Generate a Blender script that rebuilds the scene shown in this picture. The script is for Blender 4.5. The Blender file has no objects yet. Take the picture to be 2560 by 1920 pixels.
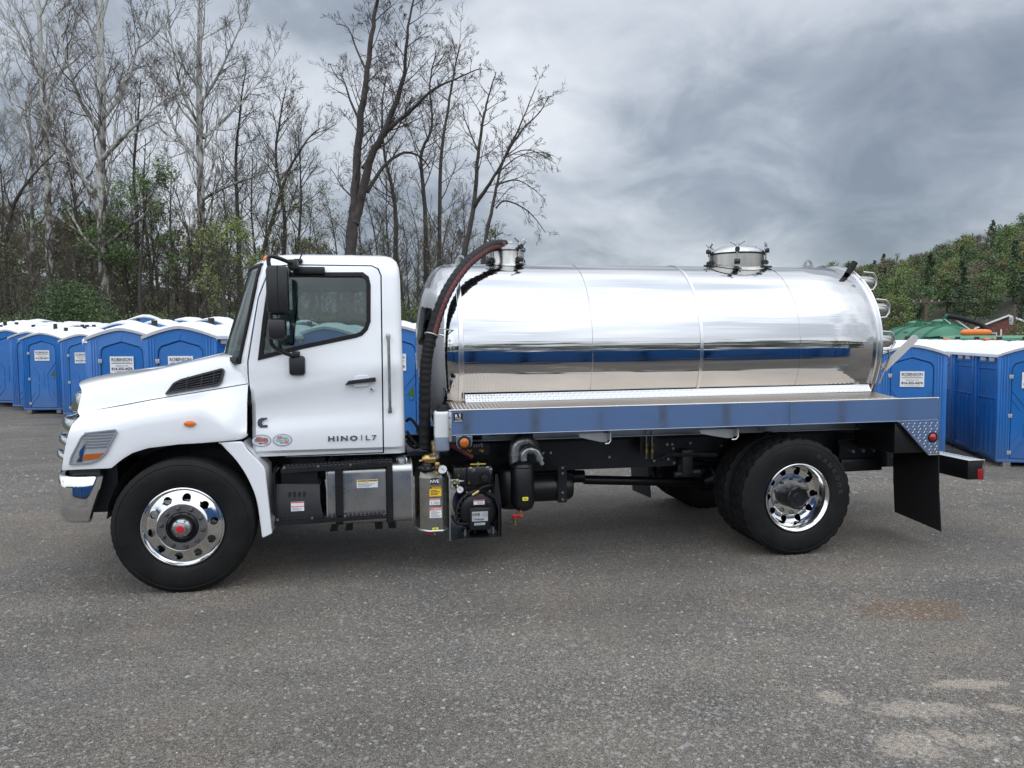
import bpy, bmesh, math, random
import numpy as np
from mathutils import Vector, Matrix, Euler

C = bpy.context.scene.collection
scene = bpy.context.scene
R = math.radians
PI = math.pi
random.seed(7)

# ------------------------------------------------------------------ camera, sky, sun, exposure
CAM = Vector((1.50, -7.05, 1.92))
YAW, PITCH, ROLL, FOC = R(10.0), R(3.59), R(0.41), 1850.0 / 2560.0
FW = Vector((math.sin(YAW) * math.cos(PITCH), math.cos(YAW) * math.cos(PITCH), -math.sin(PITCH)))
_r0 = Vector((math.cos(YAW), -math.sin(YAW), 0)); _u0 = _r0.cross(FW)
RT = _r0 * math.cos(ROLL) - _u0 * math.sin(ROLL)
UP = _u0 * math.cos(ROLL) + _r0 * math.sin(ROLL)
cam_d = bpy.data.cameras.new('camera'); cam_d.sensor_width = 36.0; cam_d.lens = 36.0 * FOC
cam_d.clip_start = 0.05; cam_d.clip_end = 3000.0
cam = bpy.data.objects.new('camera', cam_d); C.objects.link(cam)
M_ = Matrix.Identity(4)
for i, v in enumerate((RT, UP, -FW)):
    for k in range(3):
        M_[k][i] = v[k]
M_.translation = CAM
cam.matrix_world = M_
scene.camera = cam

SUN_EL, SUN_AZ = R(57), R(202)      # bright cloud, high behind the camera
world = bpy.data.worlds.new('World'); scene.world = world; world.use_nodes = True
wn = world.node_tree; wn.nodes.clear()
def N(tree, typ, **kw):
    n = tree.nodes.new(typ)
    for k, v in kw.items():
        if k in n.inputs:
            n.inputs[k].default_value = v
        else:
            setattr(n, k, v)
    return n
def L(tree, a, ao, b, bi):
    tree.links.new(a.outputs[ao], b.inputs[bi])
def math_n(tree, op, a, b=None, clamp=False):
    n = tree.nodes.new('ShaderNodeMath'); n.operation = op; n.use_clamp = clamp
    for i, v in enumerate((a, b)):
        if v is None: continue
        if isinstance(v, (int, float)): n.inputs[i].default_value = v
        else: tree.links.new(v, n.inputs[i])
    return n.outputs[0]
def ramp_n(tree, fac, stops):
    n = tree.nodes.new('ShaderNodeValToRGB'); cr = n.color_ramp
    while len(cr.elements) < len(stops): cr.elements.new(0.5)
    for e, (p, c) in zip(cr.elements, stops):
        e.position = p; e.color = (*c, 1) if len(c) == 3 else c
    tree.links.new(fac, n.inputs[0])
    return n.outputs[0]
def build_world():
    t = wn
    out = N(t, 'ShaderNodeOutputWorld'); bg = N(t, 'ShaderNodeBackground', Strength=0.1)
    sky = N(t, 'ShaderNodeTexSky', sky_type='NISHITA', sun_disc=False, sun_elevation=SUN_EL, sun_rotation=SUN_AZ)
    tc = N(t, 'ShaderNodeTexCoord'); sep = N(t, 'ShaderNodeSeparateXYZ')
    L(t, tc, 'Generated', sep, 0)
    zc = math_n(t, 'MAXIMUM', sep.outputs[2], 0.0)
    den = math_n(t, 'ADD', zc, 0.42)
    cmb = N(t, 'ShaderNodeCombineXYZ')
    t.links.new(math_n(t, 'DIVIDE', sep.outputs[0], den), cmb.inputs[0])
    t.links.new(math_n(t, 'DIVIDE', sep.outputs[1], den), cmb.inputs[1])
    mp = N(t, 'ShaderNodeMapping'); mp.inputs['Location'].default_value = CLOUD_OFF
    L(t, cmb, 0, mp, 0)
    n1 = N(t, 'ShaderNodeTexNoise', Scale=1.3, Detail=8.0, Roughness=0.50, Distortion=0.45)
    n2 = N(t, 'ShaderNodeTexNoise', Scale=4.6, Detail=6.0, Roughness=0.55, Distortion=0.5)
    L(t, mp, 0, n1, 'Vector'); L(t, mp, 0, n2, 'Vector')
    s = math_n(t, 'ADD', math_n(t, 'MULTIPLY', n1.outputs[0], 0.70), math_n(t, 'MULTIPLY', n2.outputs[0], 0.30))
    col = ramp_n(t, s, [(0.36, (0.245, 0.285, 0.345)), (0.45, (0.375, 0.42, 0.485)), (0.53, (0.60, 0.645, 0.71)), (0.64, (0.86, 0.89, 0.935))])
    # overcast sky: brighter towards the zenith
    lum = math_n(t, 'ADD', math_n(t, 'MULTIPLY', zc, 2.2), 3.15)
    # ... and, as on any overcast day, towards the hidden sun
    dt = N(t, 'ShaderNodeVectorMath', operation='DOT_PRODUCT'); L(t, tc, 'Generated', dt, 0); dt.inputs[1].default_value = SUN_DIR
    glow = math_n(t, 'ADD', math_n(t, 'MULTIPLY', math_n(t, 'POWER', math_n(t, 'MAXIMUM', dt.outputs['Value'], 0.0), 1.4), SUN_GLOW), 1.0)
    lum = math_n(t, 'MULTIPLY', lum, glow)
    vm = N(t, 'ShaderNodeVectorMath', operation='SCALE')
    t.links.new(col, vm.inputs[0]); t.links.new(lum, vm.inputs['Scale'])
    mix = N(t, 'ShaderNodeMix', data_type='RGBA'); mix.inputs['Factor'].default_value = 0.93
    L(t, sky, 0, mix, 6); L(t, vm, 0, mix, 7)
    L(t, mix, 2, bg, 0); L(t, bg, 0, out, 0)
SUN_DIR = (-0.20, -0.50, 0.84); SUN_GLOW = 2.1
CLOUD_OFF = (8.35, -3.2, 0.0)
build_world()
sun_d = bpy.data.lights.new('sun', 'SUN'); sun_d.energy = 0.5; sun_d.angle = R(170); sun_d.color = (1.0, 0.97, 0.93)
sun = bpy.data.objects.new('sun', sun_d); C.objects.link(sun)
sd = Vector(SUN_DIR).normalized()
sun.rotation_euler = sd.to_track_quat('Z', 'Y').to_euler()
scene.view_settings.view_transform = 'Standard'; scene.view_settings.look = 'None'
scene.view_settings.exposure = 1.33; scene.view_settings.gamma = 1.0
scene.view_settings.use_curve_mapping = False
scene.cycles.max_bounces = 8; scene.cycles.transparent_max_bounces = 12

def aim(px, py):
    return FW + RT * ((px - 1280) / 1850.0) - UP * ((py - 960) / 1850.0)
def at(px, py, y):                       # the point of the plane y = const seen at this place of the photograph
    v = aim(px, py); return CAM + v * ((y - CAM.y) / v.y)
def atd(px, py, d):                      # ... at this distance in front of the camera
    return CAM + aim(px, py) * d
def sstep(x, a, b):
    t = min(1, max(0, (x - a) / (b - a))); return t * t * (3 - 2 * t)
def ground_z(x, y):
    z = -0.46 * sstep(x, 5.5, 12.0) * sstep(y, -0.6, 4.2)
    z -= 0.10 * sstep(y, 2.0, 12.0) * (1 - sstep(x, 2, 8))
    z -= 0.62 * sstep(-y, 4.6, 8.6)
    z += 0.75 * sstep(y, 13.5, 24) * (1 - sstep(x, 6, 16))
    return z

# ------------------------------------------------------------------ materials
MAT = {}
def mat(name, col, rough=0.5, metal=0.0, var=0.0, vscale=6.0, bump=0.0, bscale=40.0, coat=0.0, spec=None, col2=None, emit=None, rvar=0.0, trans=0.0):
    m = bpy.data.materials.new(name); m.use_nodes = True; t = m.node_tree
    b = t.nodes['Principled BSDF']
    b.inputs['Base Color'].default_value = (*col, 1); b.inputs['Roughness'].default_value = rough
    b.inputs['Metallic'].default_value = metal; b.inputs['Coat Weight'].default_value = coat; b.inputs['Coat Roughness'].default_value = 0.04
    if spec is not None: b.inputs['Specular IOR Level'].default_value = spec
    tc = None
    if var or bump or rvar:
        tc = t.nodes.new('ShaderNodeTexCoord')
    if var:
        n = N(t, 'ShaderNodeTexNoise', Scale=vscale, Detail=6.0, Roughness=0.6); L(t, tc, 'Object', n, 'Vector')
        c2 = col2 or tuple(max(0, c * (1 - var)) for c in col)
        c1 = col if col2 else tuple(min(1, c * (1 + var)) for c in col)
        t.links.new(ramp_n(t, n.outputs[0], [(0.32, c2), (0.68, c1)]), b.inputs['Base Color'])
    if rvar:
        n = N(t, 'ShaderNodeTexNoise', Scale=vscale * 1.7, Detail=5.0); L(t, tc, 'Object', n, 'Vector')
        t.links.new(ramp_n(t, n.outputs[0], [(0.3, (rough - rvar,) * 3), (0.7, (rough + rvar,) * 3)]), b.inputs['Roughness'])
    if bump:
        n = N(t, 'ShaderNodeTexNoise', Scale=bscale, Detail=4.0); L(t, tc, 'Object', n, 'Vector')
        bp = N(t, 'ShaderNodeBump', Strength=bump, Distance=0.01); L(t, n, 0, bp, 'Height'); L(t, bp, 0, b, 'Normal')
    MAT[name] = m
    return m
mat('white_paint', (0.82, 0.83, 0.84), 0.3, coat=1.0, var=0.015, vscale=2)
mat('white_paint_inner', (0.62, 0.63, 0.64), 0.45)
mat('black_plastic', (0.010, 0.0105, 0.012), 0.42, bump=0.15, bscale=300, rvar=0.06)
mat('black_paint', (0.006, 0.0065, 0.0075), 0.38, rvar=0.08, var=0.3, vscale=4)
mat('black_rubber', (0.007, 0.007, 0.0078), 0.6, spec=0.3, var=0.25, vscale=9, bump=0.1, bscale=120)
mat('tyre_rubber', (0.013, 0.0128, 0.0125), 0.66, var=0.35, vscale=5, bump=0.15, bscale=90, col2=(0.005, 0.005, 0.0055), spec=0.22)
mat('dark_steel', (0.03, 0.031, 0.034), 0.45, metal=0.3, var=0.4)
mat('flap_rubber', (0.006, 0.006, 0.007), 0.55, bump=0.1, bscale=60)
mat('cab_lining', (0.06, 0.062, 0.066), 0.8, var=0.15)
mat('seat_cloth', (0.035, 0.036, 0.04), 0.9)
mat('badge_metal', (0.30, 0.30, 0.31), 0.24, metal=0.9)
mat('chrome', (0.80, 0.81, 0.82), 0.05, metal=1.0)
mat('polished_rim', (0.80, 0.80, 0.79), 0.10, metal=1.0, rvar=0.03)
mat('brushed_rim', (0.34, 0.335, 0.32), 0.32, metal=1.0, rvar=0.06)
mat('steel_bolt', (0.40, 0.39, 0.37), 0.35, metal=1.0)
mat('dark_nut', (0.13, 0.13, 0.13), 0.35, metal=0.9)
mat('galvanised', (0.36, 0.37, 0.37), 0.34, metal=0.9, var=0.25, vscale=30, rvar=0.08)
mat('stainless', (0.50, 0.49, 0.465), 0.30, metal=1.0, var=0.06, vscale=5, rvar=0.05)
mat('stainless_dark', (0.44, 0.43, 0.40), 0.27, metal=1.0, var=0.1, vscale=4, rvar=0.05)
mat('grey_aluminium', (0.50, 0.50, 0.485), 0.42, metal=0.85, var=0.1)
mat('brass', (0.48, 0.33, 0.13), 0.33, metal=1.0, var=0.2, vscale=40)
mat('red_plastic', (0.55, 0.012, 0.018), 0.35)
mat('red_lens', (0.35, 0.006, 0.010), 0.12, coat=0.5)
mat('red_reflector', (0.30, 0.012, 0.015), 0.25)
mat('red_stripe', (0.15, 0.034, 0.032), 0.6, var=0.2, vscale=20)
mat('amber_lens', (0.75, 0.17, 0.012), 0.14, coat=0.5)
mat('amber_dark', (0.42, 0.105, 0.012), 0.16, coat=0.5)
mat('lens_clear', (0.17, 0.18, 0.195), 0.12, coat=0.8, spec=0.8)
mat('lamp_inner', (0.33, 0.34, 0.36), 0.25, coat=1.0)
mat('gold_spring', (0.42, 0.30, 0.10), 0.35, metal=0.9)
mat('label_white', (0.76, 0.76, 0.75), 0.5)
mat('label_yellow', (0.80, 0.50, 0.02), 0.5)
mat('label_lime', (0.78, 0.80, 0.05), 0.5)
mat('label_red', (0.62, 0.05, 0.045), 0.5)
mat('label_orange', (0.75, 0.26, 0.13), 0.5)
mat('label_black', (0.012, 0.012, 0.014), 0.4)
mat('label_grey', (0.42, 0.42, 0.42), 0.4)
mat('print_dark', (0.03, 0.03, 0.035), 0.5)
mat('print_grey', (0.24, 0.25, 0.27), 0.5)
mat('print_navy', (0.05, 0.10, 0.22), 0.5)
mat('print_green', (0.06, 0.30, 0.16), 0.5)
mat('print_pink', (0.62, 0.20, 0.18), 0.5)
mat('sticker_pale', (0.60, 0.64, 0.66), 0.35)
mat('milky_plastic', (0.66, 0.67, 0.67), 0.35)
mat('fluid_plastic', (0.25, 0.29, 0.37), 0.3)
mat('yellow_paint', (0.62, 0.42, 0.04), 0.4)
mat('blue_plastic', (0.017, 0.140, 0.425), 0.42, var=0.10, vscale=3, rvar=0.06, bump=0.06, bscale=25)
def fade(name):                                # each moulded unit has weathered a little differently
    m = MAT[name]; t = m.node_tree; b = t.nodes['Principled BSDF']; src = b.inputs['Base Color'].links[0].from_socket
    oi = t.nodes.new('ShaderNodeObjectInfo'); h = t.nodes.new('ShaderNodeHueSaturation'); t.links.new(src, h.inputs['Color'])
    t.links.new(math_n(t, 'ADD', math_n(t, 'MULTIPLY', oi.outputs['Random'], 0.14), 0.95), h.inputs['Value']); t.links.new(math_n(t, 'ADD', math_n(t, 'MULTIPLY', oi.outputs['Random'], -0.12), 1.04), h.inputs['Saturation'])
    t.links.new(h.outputs[0], b.inputs['Base Color'])
fade('blue_plastic')
def splash(name):                              # mud thrown up at the foot of each unit
    t = MAT[name].node_tree; b = t.nodes['Principled BSDF']; src = b.inputs['Base Color'].links[0].from_socket
    tc = t.nodes.new('ShaderNodeTexCoord'); sp = t.nodes.new('ShaderNodeSeparateXYZ'); L(t, tc, 'Object', sp, 0)
    n = N(t, 'ShaderNodeTexNoise', Scale=5.0, Detail=7.0, Roughness=0.65); L(t, tc, 'Object', n, 'Vector')
    f = math_n(t, 'MULTIPLY', math_n(t, 'MULTIPLY', math_n(t, 'SUBTRACT', 0.75, sp.outputs[2]), 1.2, True), math_n(t, 'MULTIPLY', n.outputs[0], 0.75), True)
    mx = N(t, 'ShaderNodeMix', data_type='RGBA'); t.links.new(f, mx.inputs['Factor']); t.links.new(src, mx.inputs[6]); mx.inputs[7].default_value = (0.16, 0.145, 0.125, 1); L(t, mx, 2, b, 'Base Color')
splash('blue_plastic')
mat('tyre_letter', (0.026, 0.026, 0.027), 0.5)
mat('pale_alloy', (0.50, 0.49, 0.465), 0.45)
mat('white_roof_plastic', (0.76, 0.77, 0.79), 0.45, var=0.05, vscale=4)
mat('vent_grey', (0.50, 0.51, 0.53), 0.5)
mat('timber', (0.20, 0.18, 0.155), 0.8, var=0.25, vscale=8)
mat('hinge_grey', (0.45, 0.45, 0.45), 0.45, metal=0.5)
mat('lock_green', (0.05, 0.11, 0.03), 0.4)
mat('green_paint', (0.035, 0.17, 0.095), 0.38, var=0.15, vscale=2)
mat('green_paint_pale', (0.06, 0.20, 0.12), 0.4, var=0.15, vscale=2)
mat('orange_plastic', (0.72, 0.18, 0.025), 0.35, var=0.1)
mat('pole_wood', (0.11, 0.075, 0.055), 0.85, var=0.2)
mat('wire_black', (0.05, 0.05, 0.05), 0.6)
mat('shingle_grey', (0.16, 0.155, 0.15), 0.85, var=0.2, vscale=3)
mat('window_dark', (0.10, 0.11, 0.12), 0.1)
mat('trim_white', (0.72, 0.72, 0.71), 0.5)
mat('bark_dark', (0.048, 0.041, 0.036), 0.9, var=0.35, vscale=3, bump=0.5, bscale=9)
mat('bark_brown', (0.075, 0.062, 0.052), 0.9, var=0.35, vscale=3, bump=0.5, bscale=9)
mat('bark_grey', (0.13, 0.118, 0.105), 0.9, var=0.3, vscale=3)
mat('leaf_spring', (0.17, 0.21, 0.065), 0.7, var=0.35, vscale=0.8)
mat('leaf_green', (0.095, 0.155, 0.046), 0.7, var=0.4, vscale=0.9)
mat('leaf_dark', (0.040, 0.068, 0.031), 0.75, var=0.45, vscale=1.0)
mat('leaf_olive', (0.145, 0.145, 0.068), 0.75, var=0.35, vscale=0.8)
mat('leaf_brown', (0.150, 0.130, 0.095), 0.85, var=0.35, vscale=0.8)
mat('leaf_yellow', (0.19, 0.19, 0.065), 0.7, var=0.3, vscale=0.8)

def sycamore_mat():
    m = bpy.data.materials.new('sycamore_bark'); m.use_nodes = True; t = m.node_tree; b = t.nodes['Principled BSDF']
    b.inputs['Roughness'].default_value = 0.85
    g = N(t, 'ShaderNodeTexCoord'); sp = N(t, 'ShaderNodeSeparateXYZ'); L(t, g, 'Object', sp, 0)
    mp = N(t, 'ShaderNodeMapping'); mp.inputs['Scale'].default_value = (1.0, 1.0, 0.45); L(t, g, 'Object', mp, 0)
    n = N(t, 'ShaderNodeTexNoise', Scale=2.6, Detail=7.0, Roughness=0.65, Distortion=0.6); L(t, mp, 0, n, 'Vector')
    hgt = math_n(t, 'MULTIPLY', sp.outputs[2], 0.012)          # flaking: paler the higher up
    s = math_n(t, 'ADD', n.outputs[0], hgt)
    col = ramp_n(t, s, [(0.50, (0.075, 0.062, 0.05)), (0.56, (0.15, 0.135, 0.115)), (0.60, (0.34, 0.335, 0.31)), (0.75, (0.46, 0.46, 0.44))])
    t.links.new(col, b.inputs['Base Color']); MAT['sycamore_bark'] = m
sycamore_mat()

def tank_mat():
    m = bpy.data.materials.new('polished_aluminium'); m.use_nodes = True; t = m.node_tree; b = t.nodes['Principled BSDF']
    b.inputs['Base Color'].default_value = (0.53, 0.535, 0.545, 1); b.inputs['Metallic'].default_value = 1.0; b.inputs['Roughness'].default_value = 0.07
    g = N(t, 'ShaderNodeTexCoord'); mp = N(t, 'ShaderNodeMapping'); mp.inputs['Scale'].default_value = (0.22, 5.0, 5.0); L(t, g, 'Object', mp, 0)
    n = N(t, 'ShaderNodeTexNoise', Scale=1.6, Detail=3.0, Roughness=0.5); L(t, mp, 0, n, 'Vector')
    bp = N(t, 'ShaderNodeBump', Strength=0.45, Distance=0.012); L(t, n, 0, bp, 'Height'); L(t, bp, 0, b, 'Normal')
    n2 = N(t, 'ShaderNodeTexNoise', Scale=3.0, Detail=6.0); L(t, mp, 0, n2, 'Vector')
    t.links.new(ramp_n(t, n2.outputs[0], [(0.3, (0.045,) * 3), (0.7, (0.10,) * 3)]), b.inputs['Roughness'])
    MAT['polished_aluminium'] = m
    m = m.copy(); m.name = 'mirror_rail'; b = m.node_tree.nodes['Principled BSDF']; MAT['mirror_rail'] = m
    b.inputs['Base Color'].default_value = (0.82, 0.91, 0.97, 1); b.inputs['Metallic'].default_value = 0.90
    for nd in m.node_tree.nodes:
        if nd.type == 'BUMP': nd.inputs['Strength'].default_value = 0.06
    m = m.copy(); m.name = 'satin_aluminium'; b = m.node_tree.nodes['Principled BSDF']; MAT['satin_aluminium'] = m
    b.inputs['Base Color'].default_value = (0.62, 0.62, 0.625, 1); b.inputs['Metallic'].default_value = 1.0
    for nd in m.node_tree.nodes:
        if nd.type == 'VALTORGB':
            for e, v in zip(nd.color_ramp.elements, (0.16, 0.26)): e.color = (v, v, v, 1)
tank_mat()

def tread_mat(name, base, rough, lug=0.026, hgt=0.0035):
    """Aluminium diamond plate: small raised bars, alternately slanted, on a grid (fine relief)."""
    m = bpy.data.materials.new(name); m.use_nodes = True; t = m.node_tree; b = t.nodes['Principled BSDF']
    b.inputs['Base Color'].default_value = (*base, 1); b.inputs['Metallic'].default_value = 1.0; b.inputs['Roughness'].default_value = rough
    g = N(t, 'ShaderNodeTexCoord'); sp = N(t, 'ShaderNodeSeparateXYZ'); L(t, g, 'UV', sp, 0)
    u = math_n(t, 'DIVIDE', sp.outputs[0], lug); v = math_n(t, 'DIVIDE', sp.outputs[1], lug)
    def bar(du, sgn):
        a = math_n(t, 'ADD', math_n(t, 'ADD', u, v), du); c = math_n(t, 'SUBTRACT', u, v)
        if sgn < 0: a, c = c, math_n(t, 'ADD', math_n(t, 'ADD', u, v), 1.0)
        fa = math_n(t, 'ABSOLUTE', math_n(t, 'SUBTRACT', math_n(t, 'FRACT', math_n(t, 'MULTIPLY', a, 0.5)), 0.5))
        fc = math_n(t, 'ABSOLUTE', math_n(t, 'SUBTRACT', math_n(t, 'FRACT', math_n(t, 'MULTIPLY', c, 0.5)), 0.5))
        e = math_n(t, 'ADD', math_n(t, 'POWER', math_n(t, 'DIVIDE', fa, 0.24), 2.0), math_n(t, 'POWER', math_n(t, 'DIVIDE', fc, 0.085), 2.0))
        return math_n(t, 'SUBTRACT', 1.0, e, True)
    h = math_n(t, 'MAXIMUM', bar(0.0, 1), bar(0.0, -1))
    bp = N(t, 'ShaderNodeBump', Strength=1.0, Distance=hgt); t.links.new(h, bp.inputs['Height']); L(t, bp, 0, b, 'Normal')
    MAT[name] = m
mat('deck_metal', (0.54, 0.47, 0.39), 0.34, metal=1.0, var=0.08, vscale=2)
mat('bar_metal', (0.74, 0.72, 0.69), 0.25, metal=1.0)
mat('bright_metal', (0.50, 0.50, 0.50), 0.34, metal=1.0)
tread_mat('tread_plate_bright', (0.82, 0.83, 0.84), 0.2, 0.024, 0.006)

def glass_mat(name, tint, refl=0.06):
    m = bpy.data.materials.new(name); m.use_nodes = True; t = m.node_tree
    t.nodes.remove(t.nodes['Principled BSDF']); out = t.nodes['Material Output']
    tr = N(t, 'ShaderNodeBsdfTransparent'); tr.inputs[0].default_value = (*tint, 1)
    gl = N(t, 'ShaderNodeBsdfGlossy', Roughness=0.02); gl.inputs[0].default_value = (1, 1, 1, 1)
    lw = N(t, 'ShaderNodeFresnel', IOR=1.5); mx = N(t, 'ShaderNodeMixShader')
    L(t, lw, 0, mx, 0); L(t, tr, 0, mx, 1); L(t, gl, 0, mx, 2); L(t, mx, 0, out, 0)
    MAT[name] = m
glass_mat('side_glass', (0.66, 0.74, 0.73))
glass_mat('windshield_glass', (0.44, 0.62, 0.56))

# ------------------------------------------------------------------ mesh helpers
def tag(o, label=None, cat=None, group=None, kind=None):
    if label: o['label'] = label
    if cat: o['category'] = cat
    if group: o['group'] = group
    if kind: o['kind'] = kind
    return o
def empty(name, loc=(0, 0, 0), rz=0.0):
    o = bpy.data.objects.new(name, None); C.objects.link(o); o.location = loc; o.rotation_euler = (0, 0, rz)
    o.empty_display_size = 0.2
    return o
def finish(me, smooth):
    if smooth is None: return
    me.polygons.foreach_set('use_smooth', [True] * len(me.polygons))
    me.set_sharp_from_angle(angle=R(smooth))
def link(name, me, m, parent=None, smooth=38):
    if isinstance(m, (list, tuple)):
        for k in m: me.materials.append(MAT[k])
    else:
        me.materials.append(MAT[m])
    finish(me, smooth)
    o = bpy.data.objects.new(name, me); C.objects.link(o)
    if parent is not None: o.parent = parent
    return o
class MB:
    """Collects simple shapes; build() links them as ONE mesh object."""
    def __init__(s): s.v = []; s.f = []; s.mi = []; s.cur = 0
    def add(s, v, f):
        k = len(s.v); s.v.extend([tuple(p) for p in v]); s.f.extend([tuple(i + k for i in q) for q in f]); s.mi.extend([s.cur] * len(f)); return s
    def mesh(s, me):
        n = len(me.vertices); co = np.empty(n * 3); me.vertices.foreach_get('co', co)
        return s.add(co.reshape(-1, 3).tolist(), [tuple(p.vertices) for p in me.polygons])
    def box(s, x0, x1, y0, y1, z0, z1):
        v = [(x, y, z) for z in (z0, z1) for y in (y0, y1) for x in (x0, x1)]
        return s.add(v, [(0, 2, 3, 1), (4, 5, 7, 6), (0, 1, 5, 4), (2, 6, 7, 3), (0, 4, 6, 2), (1, 3, 7, 5)])
    def cbox(s, x0, x1, y0, y1, z0, z1, b=0.006):       # box with bevelled edges
        bm = bmesh.new(); bmesh.ops.create_cube(bm, size=1)
        for v in bm.verts:
            v.co = Vector(((x0 + x1) / 2 + v.co.x * (x1 - x0), (y0 + y1) / 2 + v.co.y * (y1 - y0), (z0 + z1) / 2 + v.co.z * (z1 - z0)))
        bmesh.ops.bevel(bm, geom=bm.edges[:], offset=b, segments=2, profile=0.5, affect='EDGES')
        return s.bm(bm)
    def bm(s, bm):
        bm.verts.index_update(); s.add([v.co for v in bm.verts], [[v.index for v in f.verts] for f in bm.faces]); bm.free(); return s
    def tube(s, pts, r, n=8, caps=True, squash=None):
        pts = [Vector(p) for p in pts]; rr = r if isinstance(r, (list, tuple)) else [r] * len(pts)
        v = []; f = []; prev = None
        for i, p in enumerate(pts):
            d = (pts[min(i + 1, len(pts) - 1)] - pts[max(i - 1, 0)]).normalized()
            if prev is None:
                a = Vector((0, 0, 1)) if abs(d.z) < 0.9 else Vector((1, 0, 0))
                u = a.cross(d).normalized()
            else:
                u = (prev - d * prev.dot(d)).normalized()
            w = d.cross(u); prev = u
            for k in range(n):
                t = 2 * PI * k / n; v.append(p + (u * math.cos(t) + w * math.sin(t)) * rr[i])
        for i in range(len(pts) - 1):
            for k in range(n):
                a, b = i * n + k, i * n + (k + 1) % n; f.append((a, b, b + n, a + n))
        if caps:
            f.append(tuple(range(n))[::-1]); f.append(tuple(range((len(pts) - 1) * n, len(pts) * n)))
        return s.add(v, f)
    def cyl(s, a, b, r, n=16, r2=None):
        return s.tube([a, b], [r, r if r2 is None else r2], n)
    def lathe(s, prof, c=(0, 0, 0), axis='y', n=48, closed=False, arc=None):
        """prof: list of (radius, along-axis)."""
        v = []; f = []; m = len(prof); a0, a1 = arc or (0, 2 * PI); full = arc is None
        cnt = n if full else n + 1
        for k in range(cnt):
            t = a0 + (a1 - a0) * k / n; ct, st = math.cos(t), math.sin(t)
            for (r, h) in prof:
                p = {'y': (r * ct, h, r * st), 'x': (h, r * ct, r * st), 'z': (r * ct, r * st, h)}[axis]
                v.append((c[0] + p[0], c[1] + p[1], c[2] + p[2]))
        for k in range(n):
            k2 = (k + 1) % cnt
            for j in range(m if closed else m - 1):
                j2 = (j + 1) % m; f.append((k * m + j, k * m + j2, k2 * m + j2, k2 * m + j))
        return s.add(v, f)
    def prism(s, poly, y0, y1):                 # polygon in x, z extruded along y
        n = len(poly); v = [(x, y0, z) for x, z in poly] + [(x, y1, z) for x, z in poly]
        return s.add(v, [tuple(range(n)), tuple(range(2 * n - 1, n - 1, -1))] + [(i, i + n, (i + 1) % n + n, (i + 1) % n) for i in range(n)])
    def loft(s, rows, cap=False, close=False):
        n = len(rows[0]); v = [p for r in rows for p in r]; f = []
        for i in range(len(rows) - 1):
            for k in range(n if close else n - 1):
                a, b = i * n + k, i * n + (k + 1) % n; f.append((a, b, b + n, a + n))
        if cap:
            f.append(tuple(range(n))[::-1]); f.append(tuple(range((len(rows) - 1) * n, len(rows) * n)))
        return s.add(v, f)
    def build(s, name, m, parent=None, smooth=38, weld=False):
        me = bpy.data.meshes.new(name); me.from_pydata(s.v, [], s.f); me.validate()
        bm = bmesh.new(); bm.from_mesh(me)
        if weld: bmesh.ops.remove_doubles(bm, verts=bm.verts[:], dist=1e-5)
        bmesh.ops.recalc_face_normals(bm, faces=bm.faces[:]); bm.to_mesh(me); bm.free()
        if isinstance(m, (list, tuple)) and len(s.mi) == len(me.polygons): me.polygons.foreach_set('material_index', s.mi)
        return link(name, me, m, parent, smooth)
def smooth_path(pts, k=6):
    P = [Vector(p) for p in pts]; out = []
    for i in range(len(P) - 1):
        a, b, c, d = P[max(i - 1, 0)], P[i], P[i + 1], P[min(i + 2, len(P) - 1)]
        for j in range(k):
            t = j / k; out.append(0.5 * ((2 * b) + (c - a) * t + (2 * a - 5 * b + 4 * c - d) * t * t + (3 * b - a - 3 * c + d) * t ** 3))
    out.append(P[-1]); return out
def round_poly(poly, r, k=5):
    """Round the corners of a closed polygon of (x, z); r a number or one per corner."""
    out = []; n = len(poly)
    for i in range(n):
        p, a, b = Vector(poly[i]), Vector(poly[i - 1]), Vector(poly[(i + 1) % n]); q = r[i] if isinstance(r, (list, tuple)) else r
        q = min(q, (a - p).length * 0.48, (b - p).length * 0.48)
        if q < 1e-4: out.append(tuple(p)); continue
        s0, s1 = p + (a - p).normalized() * q, p + (b - p).normalized() * q
        for j in range(k + 1):
            t = j / k; out.append(tuple(s0 * (1 - t) ** 2 + p * 2 * t * (1 - t) + s1 * t * t))
    return out
def circle(cx, cz, r, n=24, rz=None):
    return [(cx + r * math.cos(2 * PI * k / n), cz + (rz or r) * math.sin(2 * PI * k / n)) for k in range(n)]
def plate_me(outline, holes=(), y0=0.0, y1=0.01, bev=0.0):
    """Flat plate in x, z with holes, between y0 and y1."""
    cu = bpy.data.curves.new('plate', 'CURVE'); cu.dimensions = '2D'; cu.fill_mode = 'BOTH'
    th = abs(y1 - y0); cu.extrude = max(1e-5, th / 2 - bev); cu.bevel_depth = bev; cu.bevel_resolution = 1; cu.offset = -bev
    for ring in [outline] + list(holes):
        sp = cu.splines.new('POLY'); sp.points.add(len(ring) - 1); sp.use_cyclic_u = True
        for p, (x, z) in zip(sp.points, ring): p.co = (x, z, 0, 1)
    o = bpy.data.objects.new('plate', cu); me = bpy.data.meshes.new_from_object(o)
    bpy.data.objects.remove(o); bpy.data.curves.remove(cu)
    n = len(me.vertices); co = np.empty(n * 3); me.vertices.foreach_get('co', co); co = co.reshape(-1, 3)
    new = np.stack([co[:, 0], -co[:, 2] + (y0 + y1) / 2, co[:, 1]], 1); me.vertices.foreach_set('co', new.ravel())
    me.materials.clear()
    return me
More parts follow.
